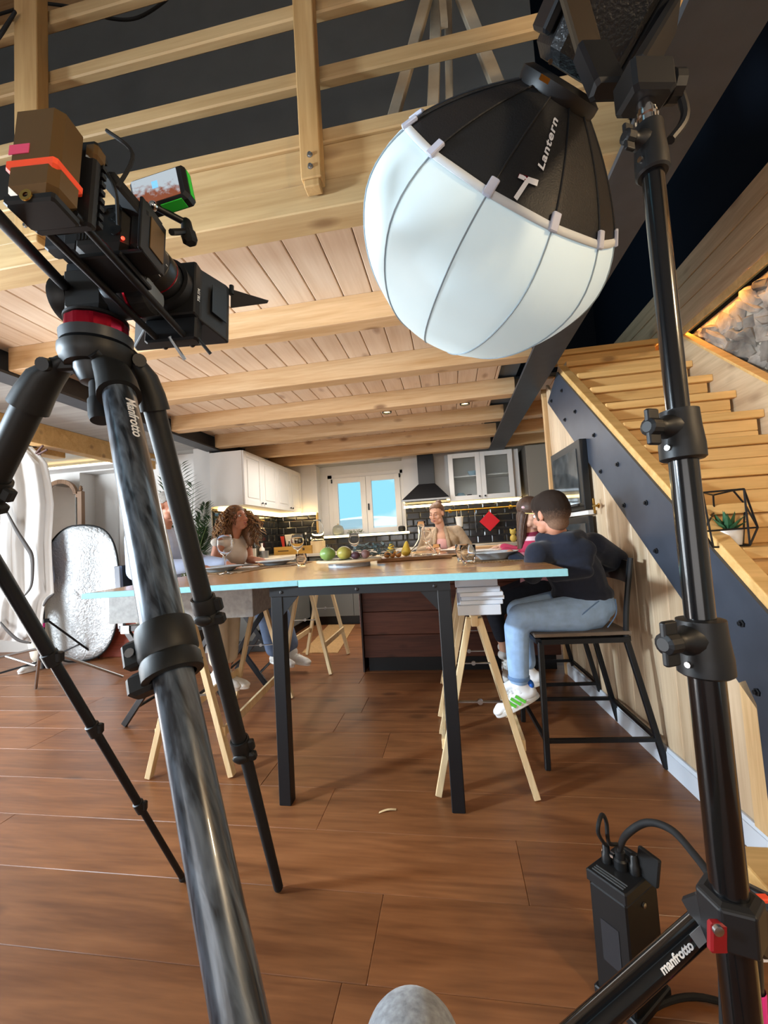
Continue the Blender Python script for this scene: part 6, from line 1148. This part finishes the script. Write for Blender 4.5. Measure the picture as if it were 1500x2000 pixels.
def hair_cap(H, s, mat, par, tilt=.66, low=.02, grow=.008, name='hair'):
    C, f, u, r = H; c0 = C+f*(-.012*s)+u*(.032*s); R_ = ((.072+grow)*s, (.092+grow)*s, (.082+grow)*s); n = (u-f*tilt).normalized(); m = MB(); nu, nv = 40, 28; g = []
    for i in range(nv+1):
        th = math.pi*i/nv; sn = max(math.sin(th), 1e-4); g += [c0+r*(R_[0]*sn*math.cos(2*math.pi*k/nu))+f*(R_[1]*sn*math.sin(2*math.pi*k/nu))+u*(R_[2]*math.cos(th)) for k in range(nu)]
    ok = [(p-(C+u*low*s)).dot(n) > .006*s*math.sin(i*12.9) for i, p in enumerate(g)]; fs = []
    for i in range(nv):
        for k in range(nu):
            q = (i*nu+k, i*nu+(k+1) % nu, (i+1)*nu+(k+1) % nu, (i+1)*nu+k)
            if sum(ok[j] for j in q) >= 3: fs.append(q)
    used = sorted({j for q in fs for j in q}); mp_ = {j: i for i, j in enumerate(used)}; m.add([g[j] for j in used], [tuple(mp_[j] for j in q) for q in fs])
    o = m.build(name, mat, par, smooth='all'); a = o.modifiers.new('s', 'SOLIDIFY'); a.thickness = .010*s; a.offset = -1; b = o.modifiers.new('b', 'SUBSURF'); b.levels = b.render_levels = 1; return o
# ---------------------------------------------------------------- boy in navy hoodie (seen from behind)
NVY = plain('navy_sweatshirt', '161c2c', .95, noise=.12, nscale=60, sheen=.15, bump=.25, bscale=14); DEN = plain('light_blue_denim', '93b2d8', .85, noise=.16, nscale=22, bump=.35, bscale=24)
hipB = V((.655, 2.34, .715)); boy = thing('person', (.64, 2.34, .0), 'boy in navy hoodie and light jeans sitting sideways on a bar stool', 'person')
hcB = aty(1074, 1006, 2.24); HB = head_frame(hcB, (-.56, .82, -.14), (0, .0, 1)); nb = V((.545, 2.27, 1.115))
shR = aty(1158, 1066, 2.33); shL = aty(1050, 1082, 2.20)
elR = aty(1204, 1092, 2.42); wrR = aty(1168, 1108, 2.50); elL = aty(1040, 1122, 2.34); wrL = V((.33, 2.50, 1.02))
body = blob('body', head_prims(HB, .95, nb)+limb((hipB, .08), (V((.60, 2.31, .92)), .08), (nb-Zv*.07, .085))+limb((nb-Zv*.05, .05), (shR, .042), (elR, .032), (wrR, .024))+limb((nb-Zv*.05, .05), (shL, .042), (elL, .032), (wrL, .024))
    +hand_prims(wrR, (-.8, .3, -.25), (0, 0, 1), .78, .6)+hand_prims(wrL, (-.8, .55, -.1), (0, 0, 1), .78, .4, True)+limb((hipB+V((-.02, -.09, -.02)), .06), (V((.30, 2.20, .705)), .042), (V((.283, 2.205, .42)), .028), (V((.283, 2.20, .36)), .026))+limb((hipB+V((-.02, .07, -.02)), .06), (V((.32, 2.40, .70)), .042), (V((.36, 2.42, .42)), .028), (V((.36, 2.42, .37)), .026)), SK2, boy, .006, 3)
face(boy, HB, .95, LIPM, IRIS)
C, f, u, r = HB
FADE, nt, pb = newmat('faded_short_hair'); N = nt.nodes.new; L = nt.links.new; tc = N('ShaderNodeTexCoord'); sp = N('ShaderNodeSeparateXYZ'); L(tc.outputs['Object'], sp.inputs[0]); mr = N('ShaderNodeMapRange'); mr.inputs[1].default_value = C.z-.07; mr.inputs[2].default_value = C.z+.055; L(sp.outputs[2], mr.inputs[0])
nz_ = N('ShaderNodeTexNoise'); nz_.inputs['Scale'].default_value = 140; L(tc.outputs['Object'], nz_.inputs['Vector']); ma = N('ShaderNodeMath'); ma.operation = 'MULTIPLY_ADD'; ma.inputs[1].default_value = .5; L(nz_.outputs[0], ma.inputs[0]); L(mr.outputs[0], ma.inputs[2])
rp = N('ShaderNodeValToRGB'); e = rp.color_ramp.elements; e[0].position = .2; e[0].color = srgb('8a6a55'); e[1].position = 1.1; e[1].color = srgb('2a201a'); e[1].position = 1.0; L(ma.outputs[0], rp.inputs[0]); L(rp.outputs[0], pb.inputs['Base Color']); pb.inputs['Roughness'].default_value = .85; pb.inputs['Specular IOR Level'].default_value = .2
blob('hair', [('e', C+f*-.014+u*.050, (.080, .097, .079), (r, f, u)), ('e', C+f*.02+u*.062, (.069, .075, .061), (r, f, u)), ('e', C+f*-.034+u*.02, (.0785, .084, .082), (r, f, u)), ('e', C+f*-.042-u*.045, (.057, .050, .047), (r, f, u)), ('c', C+f*.018+r*.068+u*.01, .012, C+f*.015+r*.07-u*.02, .008), ('c', C+f*.018-r*.068+u*.01, .012, C+f*.015-r*.07-u*.02, .008)], FADE, boy, .005, 5)
chest = V((.585, 2.30, .98))
blob('hoodie', limb((V((.655, 2.34, .80)), .135), (V((.63, 2.325, .90)), .138), (chest, .135), (nb-Zv*.05+V((0, .01, 0)), .09))+[('e', V((.655, 2.34, .80)), (.155, .15, .075)), ('c', shR, .068, shL, .062)]+limb((shR, .072), (elR, .058), (wrR+(elR-wrR)*.1, .042))+limb((shL, .064), (elL, .052), (wrL+(elL-wrL)*.25, .042))
    +[('c', nb+V((-.075, .0, -.02)), .042, nb+V((.03, -.075, -.035)), .05), ('c', nb+V((.03, -.075, -.035)), .05, nb+V((.10, .0, -.02)), .042), ('e', V((.585, 2.195, 1.035)), (.12, .055, .07)), ('e', V((.61, 2.185, .985)), (.075, .04, .05))]+[('c', chest+V((-.09, -.10, -.07)), .03, chest+V((.06, -.125, -.05)), .03)], NVY, boy, .007, 5)
MB().lathe([(.13, 0), (.138, .005), (.138, .045), (.13, .05)], V((.658, 2.34, .735)), Zv+V((-.12, 0, 0)), 28, mod=lambda k, t: 1+.015*(k % 2)).build('hem', NVY, boy, smooth='all')
jn = blob('jeans', limb((hipB+V((-.0, -.045, .015)), .118), (hipB+V((-.06, -.085, -.005)), .098), (V((.32, 2.20, .712)), .068), (V((.293, 2.205, .66)), .062), (V((.287, 2.205, .52)), .055), (V((.285, 2.205, .415)), .050))+limb((hipB+V((0, .05, .01)), .115), (V((.34, 2.40, .705)), .068), (V((.35, 2.415, .56)), .055), (V((.36, 2.42, .43)), .05))+[('e', hipB+V((.055, -.0, .03)), (.10, .14, .09))], DEN, boy, .007, 4)
SEAM = plain('denim_seam', '6483ab', .9)
MB().tube(spline([hipB+V((.03, -.165, .07)), hipB+V((-.03, -.178, .03)), hipB+V((-.09, -.175, -.02))], 5), .003, 5).build('pocket_seam', SEAM, jn); MB().tube(spline([hipB+V((.12, -.12, .07)), hipB+V((.11, -.14, .0)), hipB+V((.06, -.155, -.06))], 5), .003, 5).build('pocket_seam', SEAM, jn)
MB().lathe([(.051, 0), (.0535, .003), (.0535, .018), (.051, .02)], V((.285, 2.205, .405)), Zv, 24).build('hem', SEAM, jn, smooth=True)
sd = V((-.90, -.05, -.42)); su = V((-.42, 0, .9))
s1 = shoe(boy, V((.283, 2.20, .375)), sd, .235, plain('bright_white_shoe', 'e9ebee', .5), su)
GRS = plain('green_stripe', '5fc43c', .5); sdn = sd.normalized(); sun_ = (su-sdn*su.dot(sdn)).normalized(); g0 = V((.283, 2.20, .375))-sun_*.085
for j in range(3): MB().bar(g0+sdn*(.010+.026*j)+sun_*.018+V((0, -.0385, 0)), g0+sdn*(.040+.026*j)+sun_*.062+V((0, -.033, 0)), .013, .009, (0, 1, 0)).build('stripe', GRS, s1)
MB().ell(g0-sdn*.055+sun_*.070, (.015, .03, .022), 12, (sdn, V((0, 1, 0)), sun_)).build('heel_tab', plain('blue_heel', '2566c8', .5), s1, smooth='all')
MB().lathe([(.030, -.05), (.033, -.03), (.034, .0), (.031, .018), (.028, .02)], V((.284, 2.203, .365)), Zv, 18).build('sock', plain('white_sock', 'e4e6ea', .9, bump=.4, bscale=200), boy, smooth=True)
shoe(boy, V((.36, 2.42, .38)), (-.95, .1, -.3), .235, MATS['bright_white_shoe'], (-.3, 0, .95))
# ---------------------------------------------------------------- girl with long brown hair
girl = thing('person', (.60, 3.12, 0), 'girl with long brown hair and pink-burgundy striped sweater, half hidden by the boy', 'person')
hcG = aty(1036, 1004, 3.02); HG = head_frame(hcG, (.50, -.80, -.12), (-.05, 0, 1)); ng = hcG-Zv*.13+V((.0, .03, 0)); hg_ = V((.585, 3.13, .73)); shg1 = ng+V((-.01, -.12, -.07)); shg2 = ng+V((.05, .14, -.07))
wg1 = V((.33, 3.02, 1.015)); eg1 = V((.50, 2.97, .96)); eg2 = V((.52, 3.3, .97)); wg2 = V((.38, 3.42, 1.03))
blob('body', head_prims(HG, .93, ng-Zv*.03)+limb((hg_, .08), (ng-Zv*.08, .075))+limb((ng-Zv*.06, .045), (shg1, .038), (eg1, .03), (wg1, .022))+limb((ng-Zv*.06, .045), (shg2, .038), (eg2, .03), (wg2, .022))+hand_prims(wg1, (-1, .1, -.1), (0, 0, 1), .75, .4)+hand_prims(wg2, (-1, .1, -.1), (0, 0, 1), .75, .4, True)
    +limb((hg_+V((0, -.07, 0)), .06), (V((.24, 3.02, .60)), .042), (V((.30, 3.0, .37)), .028), (V((.30, 3.0, .30)), .027))+limb((hg_+V((0, .07, 0)), .06), (V((.24, 3.2, .62)), .042), (V((.32, 3.2, .37)), .028), (V((.32, 3.2, .30)), .027)), SK1, girl, .006, 3)
HAIRB = plain('brown_hair', '4f382b', .55, noise=.35, nscale=60); face(girl, HG, .93, LIP, HAIRB)
C, f, u, r = HG
hr = blob('hair', [('e', C+f*-.014+u*.050, (.081, .096, .078), (r, f, u)), ('e', C-f*.055-u*.03, (.07, .05, .09), (r, f, u)), ('c', C-r*-.062-f*.0+u*.0, .03, C+r*.075-f*.01-u*.13, .034), ('c', C+r*.075-f*.01-u*.13, .034, C+r*.085+f*.0-u*.27, .026), ('c', C-r*.06-f*.02, .028, C-r*.07-f*.03-u*.2, .03), ('c', C-f*.07-u*.05, .05, C-f*.075-u*.26, .045)], HAIRB, girl, .006, 4)
for i in range(26):
    a = -.06+.11*(i % 13)/12; st_ = C+r*(.055+.02*math.sin(i))+f*(a*.6)+u*.03; MB().tube(spline([st_, C+r*(.083+.006*math.sin(i*2.1))+f*a*.5-u*.10, C+r*(.093+.01*math.sin(i*1.7))+f*(a*.4)-u*(.25+.04*math.sin(i*3.1))], 5), [.006*(1-.06*k) for k in range(11)], 5).build('hair_strand', HAIRB, hr, smooth='all')
MB().ell(C+r*.066+u*.052+f*.01, (.017, .017, .012), 10, (r, f, u)).build('hair_clip', plain('pink_clip', 'e7b9c0', .4), girl, smooth='all')
gl = MB()
for k in (-1, 1): gl.tube([C+f*.093+r*(k*.031+.021*math.cos(2*math.pi*i/20))+u*(.008+.017*math.sin(2*math.pi*i/20)) for i in range(20)], .0014, 5, closed=True); gl.tube([C+f*.091+r*k*.052+u*.012, C+f*.0+r*k*.075+u*.012], .0013, 5)
gl.tube([C+f*.095-r*.010+u*.01, C+f*.095+r*.010+u*.01], .0013, 5); gl.build('glasses', BRASS, girl)
SWE, nt, pb = newmat('striped_sweater'); N = nt.nodes.new; L = nt.links.new; tc = N('ShaderNodeTexCoord'); sp = N('ShaderNodeSeparateXYZ'); L(tc.outputs['Object'], sp.inputs[0]); rp = N('ShaderNodeValToRGB'); rp.color_ramp.interpolation = 'CONSTANT'; els = rp.color_ramp.elements
mr = N('ShaderNodeMapRange'); mr.inputs[1].default_value = .72; mr.inputs[2].default_value = 1.20; L(sp.outputs[2], mr.inputs[0]); L(mr.outputs[0], rp.inputs[0])
els[0].position = 0; els[0].color = srgb('e0a9b8'); els[1].position = .50; els[1].color = srgb('d995a8')
for p_, c_ in ((.58, 'b02f52'), (.74, 'e3c3ca'), (.80, '8e2848')): e = els.new(p_); e.color = srgb(c_)
L(rp.outputs[0], pb.inputs['Base Color']); pb.inputs['Roughness'].default_value = .95
blob('sweater', limb((hg_+Zv*.03, .12), (hg_+Zv*.16, .115), (ng-Zv*.11, .105), (ng-Zv*.045, .07))+[('c', shg1, .058, shg2, .058)]+limb((shg1, .058), (eg1, .05), (wg1.lerp(eg1, .2), .038))+limb((shg2, .058), (eg2, .05), (wg2.lerp(eg2, .2), .038)), SWE, girl, .007, 4)
DKJ = plain('dark_denim', '1f2531', .9, noise=.2, nscale=30)
blob('jeans', limb((hg_+V((0, -.05, -.01)), .105), (V((.26, 3.02, .63)), .07), (V((.26, 3.01, .58)), .06), (V((.29, 3.0, .43)), .046))+limb((hg_+V((0, .06, -.01)), .105), (V((.26, 3.2, .64)), .07), (V((.31, 3.2, .43)), .046)), DKJ, girl, .008, 4)
shoe(girl, V((.30, 3.0, .30)), (-.35, -.3, -.85), .22, SNEAK, (-.8, -.3, .4)); shoe(girl, V((.32, 3.2, .30)), (-.35, -.2, -.85), .22, SNEAK, (-.8, -.3, .4))
# ---------------------------------------------------------------- woman in beige cardigan
wom = thing('person', (-.12, 4.42, 0), 'woman with hair bun, beige cardigan and pink top seated behind the table', 'person')
hcW = aty(853, 1003, 4.33); HW = head_frame(hcW, (-.42, -.86, -.26), (.02, 0, 1)); nw = hcW+V((.03, .06, -.145)); hw_ = V((-.10, 4.47, .72)); s1_ = nw+V((-.165, .02, -.05)); s2_ = nw+V((.165, .03, -.05))
e1_ = V((-.34, 4.40, .97)); e2_ = V((.19, 4.36, .96)); w1_ = V((-.20, 4.17, 1.02)); w2_ = V((.06, 4.13, 1.02))
blob('body', head_prims(HW, .96, nw-Zv*.03)+limb((hw_, .10), (hw_+Zv*.2, .09), (nw-Zv*.13, .105), (nw-Zv*.05, .06))+[('c', s1_, .045, s2_, .045)]+limb((s1_, .045), (e1_, .035), (w1_, .025))+limb((s2_, .045), (e2_, .035), (w2_, .025))+hand_prims(w1_, (.6, -.8, 0), (0, 0, 1), .92, .35)+hand_prims(w2_, (-.7, -.6, 0), (0, 0, 1), .92, .35, True)
    +limb((hw_+V((-.08, 0, 0)), .075), (V((-.2, 4.30, .66)), .055), (V((-.2, 4.36, .30)), .04), (V((-.2, 4.36, .10)), .032))+limb((hw_+V((.08, 0, 0)), .075), (V((.05, 4.30, .66)), .055), (V((.05, 4.36, .30)), .04), (V((.05, 4.36, .10)), .032)), SK1, wom, .006, 3)
HAIRW = plain('dark_blond_hair', '6a4a33', .5, noise=.3, nscale=70); face(wom, HW, .96, LIP, HAIRW, True, SK1)
C, f, u, r = HW; hair_cap(HW, .96, HAIRW, wom, .72, .026); blob('hair_bun', [('e', C+f*-.078+u*.098, (.034, .034, .030), (r, f, u)), ('e', C+f*-.062+u*.0, (.064, .042, .062), (r, f, u))], HAIRW, wom, .005, 3)
PKT = plain('pale_pink_top', 'dba9a6', .85); blob('pink_top', limb((hw_+Zv*.02, .125), (hw_+Zv*.2, .118), (nw-Zv*.19+V((0, -.035, 0)), .10)), PKT, wom, .007, 4)
CAR = plain('beige_cardigan', 'a8937a', .95, noise=.18, nscale=50, bump=.4, bscale=60)
blob('cardigan', limb((nw+V((-.055, -.01, -.035)), .034), (nw+V((-.105, -.05, -.14)), .062), (hw_+V((-.14, -.05, .12)), .075), (hw_+V((-.14, -.04, -.02)), .08))+limb((nw+V((.055, .0, -.035)), .034), (nw+V((.105, -.045, -.14)), .062), (hw_+V((.14, -.05, .12)), .075), (hw_+V((.14, -.04, -.02)), .08))+[('e', nw+V((0, .085, -.2)), (.165, .06, .19)), ('c', s1_+Zv*.004, .058, nw+V((-.05, .04, -.03)), .04), ('c', s2_+Zv*.004, .058, nw+V((.05, .04, -.03)), .04)]+limb((s1_, .064), (e1_, .056), (w1_.lerp(e1_, .15), .04))+limb((s2_, .064), (e2_, .056), (w2_.lerp(e2_, .15), .04)), CAR, wom, .007, 4)
for k in (-1, 1): MB().tube(spline([nw+V((k*.04, -.02, -.0)), nw+V((k*.062, -.085, -.10)), nw+V((k*.075, -.125, -.21)), hw_+V((k*.085, -.12, .08))], 6), .020, 8).build('collar', CAR, wom, smooth='all')
blob('trousers', limb((hw_+V((-.07, 0, -.01)), .11), (V((-.2, 4.30, .66)), .075), (V((-.2, 4.36, .15)), .055))+limb((hw_+V((.07, 0, -.01)), .11), (V((.05, 4.30, .66)), .075), (V((.05, 4.36, .15)), .055)), DKJ, wom, .01, 3)
shoe(wom, V((-.2, 4.37, .092)), (0, -1, 0)); shoe(wom, V((.05, 4.37, .092)), (0, -1, 0))
stool((-.10, 4.30, 0), 90, 'black metal bar stool under the woman in the beige cardigan')
# ---------------------------------------------------------------- curly-haired woman
cur = thing('person', (-2.03, 3.45, 0), 'woman with long curly hair and cream sleeveless top looking to the right', 'person')
hcC = aty(463, 1013, 3.36); HC = head_frame(hcC, (.92, -.34, .16), (-.12, 0, 1)); nc = hcC+V((-.06, .02, -.15)); hc_ = V((-2.05, 3.45, .73)); c1 = nc+V((-.03, -.16, -.065)); c2 = nc+V((.04, .17, -.075))
ec1 = V((-1.97, 3.17, .93)); wc1 = V((-1.80, 3.30, .865)); ec2 = aty(487, 1093, 3.52); wc2 = V((-1.60, 3.34, 1.02))
blob('body', head_prims(HC, .97, nc-Zv*.03)+limb((hc_, .10), (hc_+Zv*.2, .09), (nc-Zv*.13, .10), (nc-Zv*.05, .06))+[('c', c1, .046, c2, .046)]+limb((c1, .050), (c1.lerp(ec1, .5), .046), (ec1, .037), (wc1, .027))+limb((c2, .048), (ec2, .038), (wc2, .026))+hand_prims(wc1, (.85, .4, -.1), (0, 0, 1), .95, .4)+hand_prims(wc2, (.7, -.65, -.1), (0, 0, 1), .95, .4, True)
    +limb((hc_+V((0, -.08, 0)), .075), (V((-1.70, 3.45, .70)), .055), (V((-1.64, 3.52, .35)), .04), (V((-1.60, 3.55, .19)), .032))+limb((hc_+V((0, .08, 0)), .075), (V((-1.70, 3.66, .70)), .055), (V((-1.60, 3.70, .35)), .04), (V((-1.50, 3.66, .19)), .032)), SK2, cur, .005, 3)
HAIRC = plain('curly_hair', '7a5638', .6, noise=.45, nscale=40); face(cur, HC, .97, LIP, HAIRC)
C, f, u, r = HC; hr = blob('hair', [('e', C-f*.022+u*.05, (.088, .094, .078), (r, f, u)), ('e', C-f*.10-u*.04, (.125, .085, .14), (r, f, u)), ('e', C-f*.085+r*.065-u*.12, (.05, .06, .12), (r, f, u)), ('e', C-f*.01-r*.095-u*.11, (.032, .06, .11), (r, f, u)), ('e', C+f*.005-r*.09-u*.17, (.03, .045, .09), (r, f, u))], HAIRC, cur, .007, 3)
rh = random.Random(9); HMATS = [HAIRC, plain('curly_hair_light', 'a37c52', .6), plain('curly_hair_dark', '55391f', .6)]
for mi_ in range(3):
    m = MB()
    for i in range(105):
        a = rh.uniform(0, 6.283); el = rh.uniform(-.5, 1.25); d = (r*math.cos(a)*math.cos(el)+f*(math.sin(a)*math.cos(el)-.25)+u*math.sin(el)).normalized()
        if d.dot(f) > .18 and el < .9 and d.dot(r) > -.55: continue
        st_ = C+d*.085+u*.02-f*.01; L_ = rh.uniform(.12, .25) if el > .1 else rh.uniform(.10, .2); out = (d-u*d.dot(u)); pts = []; ph_ = rh.uniform(0, 6.28); tn = rh.uniform(2.2, 3.6); rad_ = rh.uniform(.009, .016)
        for k in range(17):
            t = k/16; p = st_+d*(.055*math.sin(t*1.6))+out*(.075*t)-u*(L_*t*t*.75+.05*t)+V((rh.uniform(-.003, .003),)*3); q1 = d.cross(u).normalized() if abs(d.dot(u)) < .95 else r; q2 = u.cross(q1).normalized()
            pts.append(p+q1*rad_*math.cos(ph_+t*tn*6.28)*min(1, t*3)+q2*rad_*math.sin(ph_+t*tn*6.28)*min(1, t*3))
        m.tube(pts, [.0068*(1-.5*k/16) for k in range(17)], 5)
    for i in range(26):
        st_ = C-r*rh.uniform(.075, .10)+f*rh.uniform(-.03, .055)+u*rh.uniform(-.02, .06); L_ = rh.uniform(.16, .28); ph_ = rh.uniform(0, 6.28); dr2 = f*rh.uniform(-.02, .05)-r*rh.uniform(0, .04); rad_ = rh.uniform(.010, .017)
        m.tube([st_+dr2*(k/16)-u*(L_*k/16)+f*rad_*math.cos(ph_+k*1.15)+r*rad_*math.sin(ph_+k*1.15) for k in range(17)], [.0068*(1-.5*k/16) for k in range(17)], 5)
    m.build('curls', HMATS[mi_], hr, smooth='all')['kind'] = 'stuff'
CRM = plain('cream_top', 'd9d2c6', .85, noise=.05, nscale=12, bump=.15, bscale=20)
blob('sleeveless_top', limb((hc_+Zv*.02, .13), (hc_+Zv*.18, .122), (nc-Zv*.16, .122), (nc-Zv*.085, .085))+[('c', c1+V((.0, .01, .008)), .062, c2+V((0, -.01, .008)), .062), ('e', c1+V((0, -.025, .018)), (.062, .045, .04)), ('e', nc+V((.035, -.0, -.17)), (.08, .12, .085))], CRM, cur, .007, 4)
BLT = plain('blue_trousers', '5f6f8b', .9, noise=.12, nscale=25); blob('trousers', limb((hc_+V((0, -.06, -.01)), .115), (V((-1.72, 3.45, .70)), .085), (V((-1.66, 3.50, .5)), .075), (V((-1.62, 3.54, .24)), .078))+limb((hc_+V((0, .07, -.01)), .115), (V((-1.72, 3.66, .70)), .085), (V((-1.60, 3.69, .5)), .075), (V((-1.53, 3.67, .24)), .08)), BLT, cur, .009, 3)
shoe(cur, V((-1.60, 3.55, .185)), (.95, -.2, -.12)); shoe(cur, V((-1.49, 3.66, .165)), (.95, -.25, -.1))
# ---------------------------------------------------------------- grey-haired man in blue shirt
man = thing('person', (-2.15, 2.80, 0), 'grey-haired man in a light blue shirt and beige trousers behind the tripod leg', 'person')
hcM = aty(331, 990, 2.78); HM = head_frame(hcM, (.97, -.12, -.08), (0, 0, 1)); nm = hcM+V((-.07, .01, -.155)); hm_ = V((-2.17, 2.80, .75)); m1_ = nm+V((-.05, -.19, -.07)); m2_ = nm+V((.02, .19, -.07))
em1 = V((-2.13, 2.55, 1.03)); wm1 = aty(372, 1104, 2.66); em2 = V((-2.0, 3.02, 1.05)); wm2 = V((-1.70, 2.95, 1.02))
blob('body', head_prims(HM, 1.0, nm-Zv*.03, True)+limb((hm_, .12), (hm_+Zv*.22, .115), (nm-Zv*.14, .125), (nm-Zv*.05, .07))+[('c', m1_, .055, m2_, .055)]+limb((m1_, .055), (em1, .042), (wm1, .03))+limb((m2_, .055), (em2, .042), (wm2, .03))+hand_prims(wm1, (1, .15, -.12), (0, 0, 1), 1.0, .35)+hand_prims(wm2, (.9, -.3, -.1), (0, 0, 1), 1.0, .35, True)
    +limb((hm_+V((0, -.09, 0)), .085), (V((-1.68, 2.74, .74)), .06), (V((-1.70, 2.80, .40)), .045), (V((-1.72, 2.82, .26)), .036))+limb((hm_+V((0, .09, 0)), .085), (V((-1.68, 2.95, .74)), .06), (V((-1.70, 2.92, .40)), .045), (V((-1.73, 2.90, .20)), .036)), SK2, man, .006, 3)
HAIRG = plain('grey_hair', '9b9791', .8, noise=.3, nscale=120); face(man, HM, 1.0, LIPM, HAIRG); C, f, u, r = HM
hair_cap(HM, 1.0, HAIRG, man, .62, .02, .009)
SHB = plain('light_blue_shirt', 'aebbd6', .85, noise=.06, nscale=10, bump=.5, bscale=9)
blob('shirt', limb((hm_+Zv*.0, .15), (hm_+Zv*.2, .15), (nm-Zv*.16, .145), (nm-Zv*.075, .09))+[('c', m1_, .078, m2_, .078), ('e', hm_+V((-.03, 0, -.02)), (.14, .17, .08))]+limb((m1_, .082), (em1, .072), (wm1.lerp(em1, .12), .05))+limb((m2_, .08), (em2, .07), (wm2.lerp(em2, .12), .05)), SHB, man, .008, 4)
MB().lathe([(.062, 0), (.07, .004), (.066, .035), (.058, .04)], nm-Zv*.045, Zv+V((.25, 0, 0)), 20).build('collar', SHB, man, smooth=True)
BGT = plain('beige_trousers', 'c6b9a5', .9, noise=.08, nscale=14, bump=.3, bscale=14); blob('trousers', limb((hm_+V((0, -.07, -.02)), .13), (V((-1.70, 2.74, .735)), .095), (V((-1.70, 2.78, .55)), .08), (V((-1.71, 2.81, .36)), .07))+limb((hm_+V((0, .08, -.02)), .13), (V((-1.70, 2.95, .735)), .095), (V((-1.70, 2.92, .36)), .07)), BGT, man, .009, 3)
shoe(man, V((-1.71, 2.80, .265)), (.95, -.1, -.2)); shoe(man, V((-1.72, 2.92, .215)), (.95, .0, -.1))
# ---------------------------------------------------------------- person behind the diffusion cloth: trousers and shoes show below it
f0 = atz(46, 1318); hid = thing('person', (f0.x, f0.y, 0), 'person hidden behind the white cloth, only cream trousers and white sneakers showing', 'person')
fa = V((f0.x-.02, f0.y+.18, .092)); fb2 = V((f0.x-.14, f0.y+.34, .092))
blob('body', limb((fa, .035), (fa+V((-.07, 0, .40)), .05), (fa+V((-.2, .1, .82)), .08))+limb((fb2, .035), (fb2+V((-.06, 0, .40)), .05), (fb2+V((-.22, .0, .82)), .08))+limb((V((f0.x-.15, f0.y+.28, .9)), .13), (V((f0.x-.2, f0.y+.28, 1.35)), .12), (V((f0.x-.2, f0.y+.28, 1.5)), .05))+[('e', V((f0.x-.2, f0.y+.26, 1.66)), (.078, .095, .115))]+limb((V((f0.x-.36, f0.y+.28, 1.40)), .05), (V((f0.x-.44, f0.y+.28, 1.1)), .04), (V((f0.x-.4, f0.y+.15, .9)), .03))+limb((V((f0.x-.1, f0.y+.28, 1.40)), .05), (V((f0.x-.02, f0.y+.28, 1.12)), .04), (V((f0.x-.1, f0.y+.12, .95)), .03)), SK2, hid, .01, 3)
blob('trousers', limb((fa+Zv*.06, .075), (fa+V((-.08, 0, .45)), .08), (V((f0.x-.2, f0.y+.26, .9)), .12))+limb((fb2+Zv*.06, .07), (fb2+V((-.10, 0, .45)), .08), (V((f0.x-.2, f0.y+.30, .9)), .12)), plain('cream_trousers', 'd9d2c2', .9), hid, .01, 3)
blob('shirt', limb((V((f0.x-.15, f0.y+.28, .92)), .15), (V((f0.x-.2, f0.y+.28, 1.38)), .14))+[('c', V((f0.x-.34, f0.y+.28, 1.40)), .07, V((f0.x-.1, f0.y+.28, 1.40)), .07)], SHB, hid, .012, 3)
shoe(hid, fa, (-.25, -.95, 0)); shoe(hid, fb2, (.2, -.95, 0))
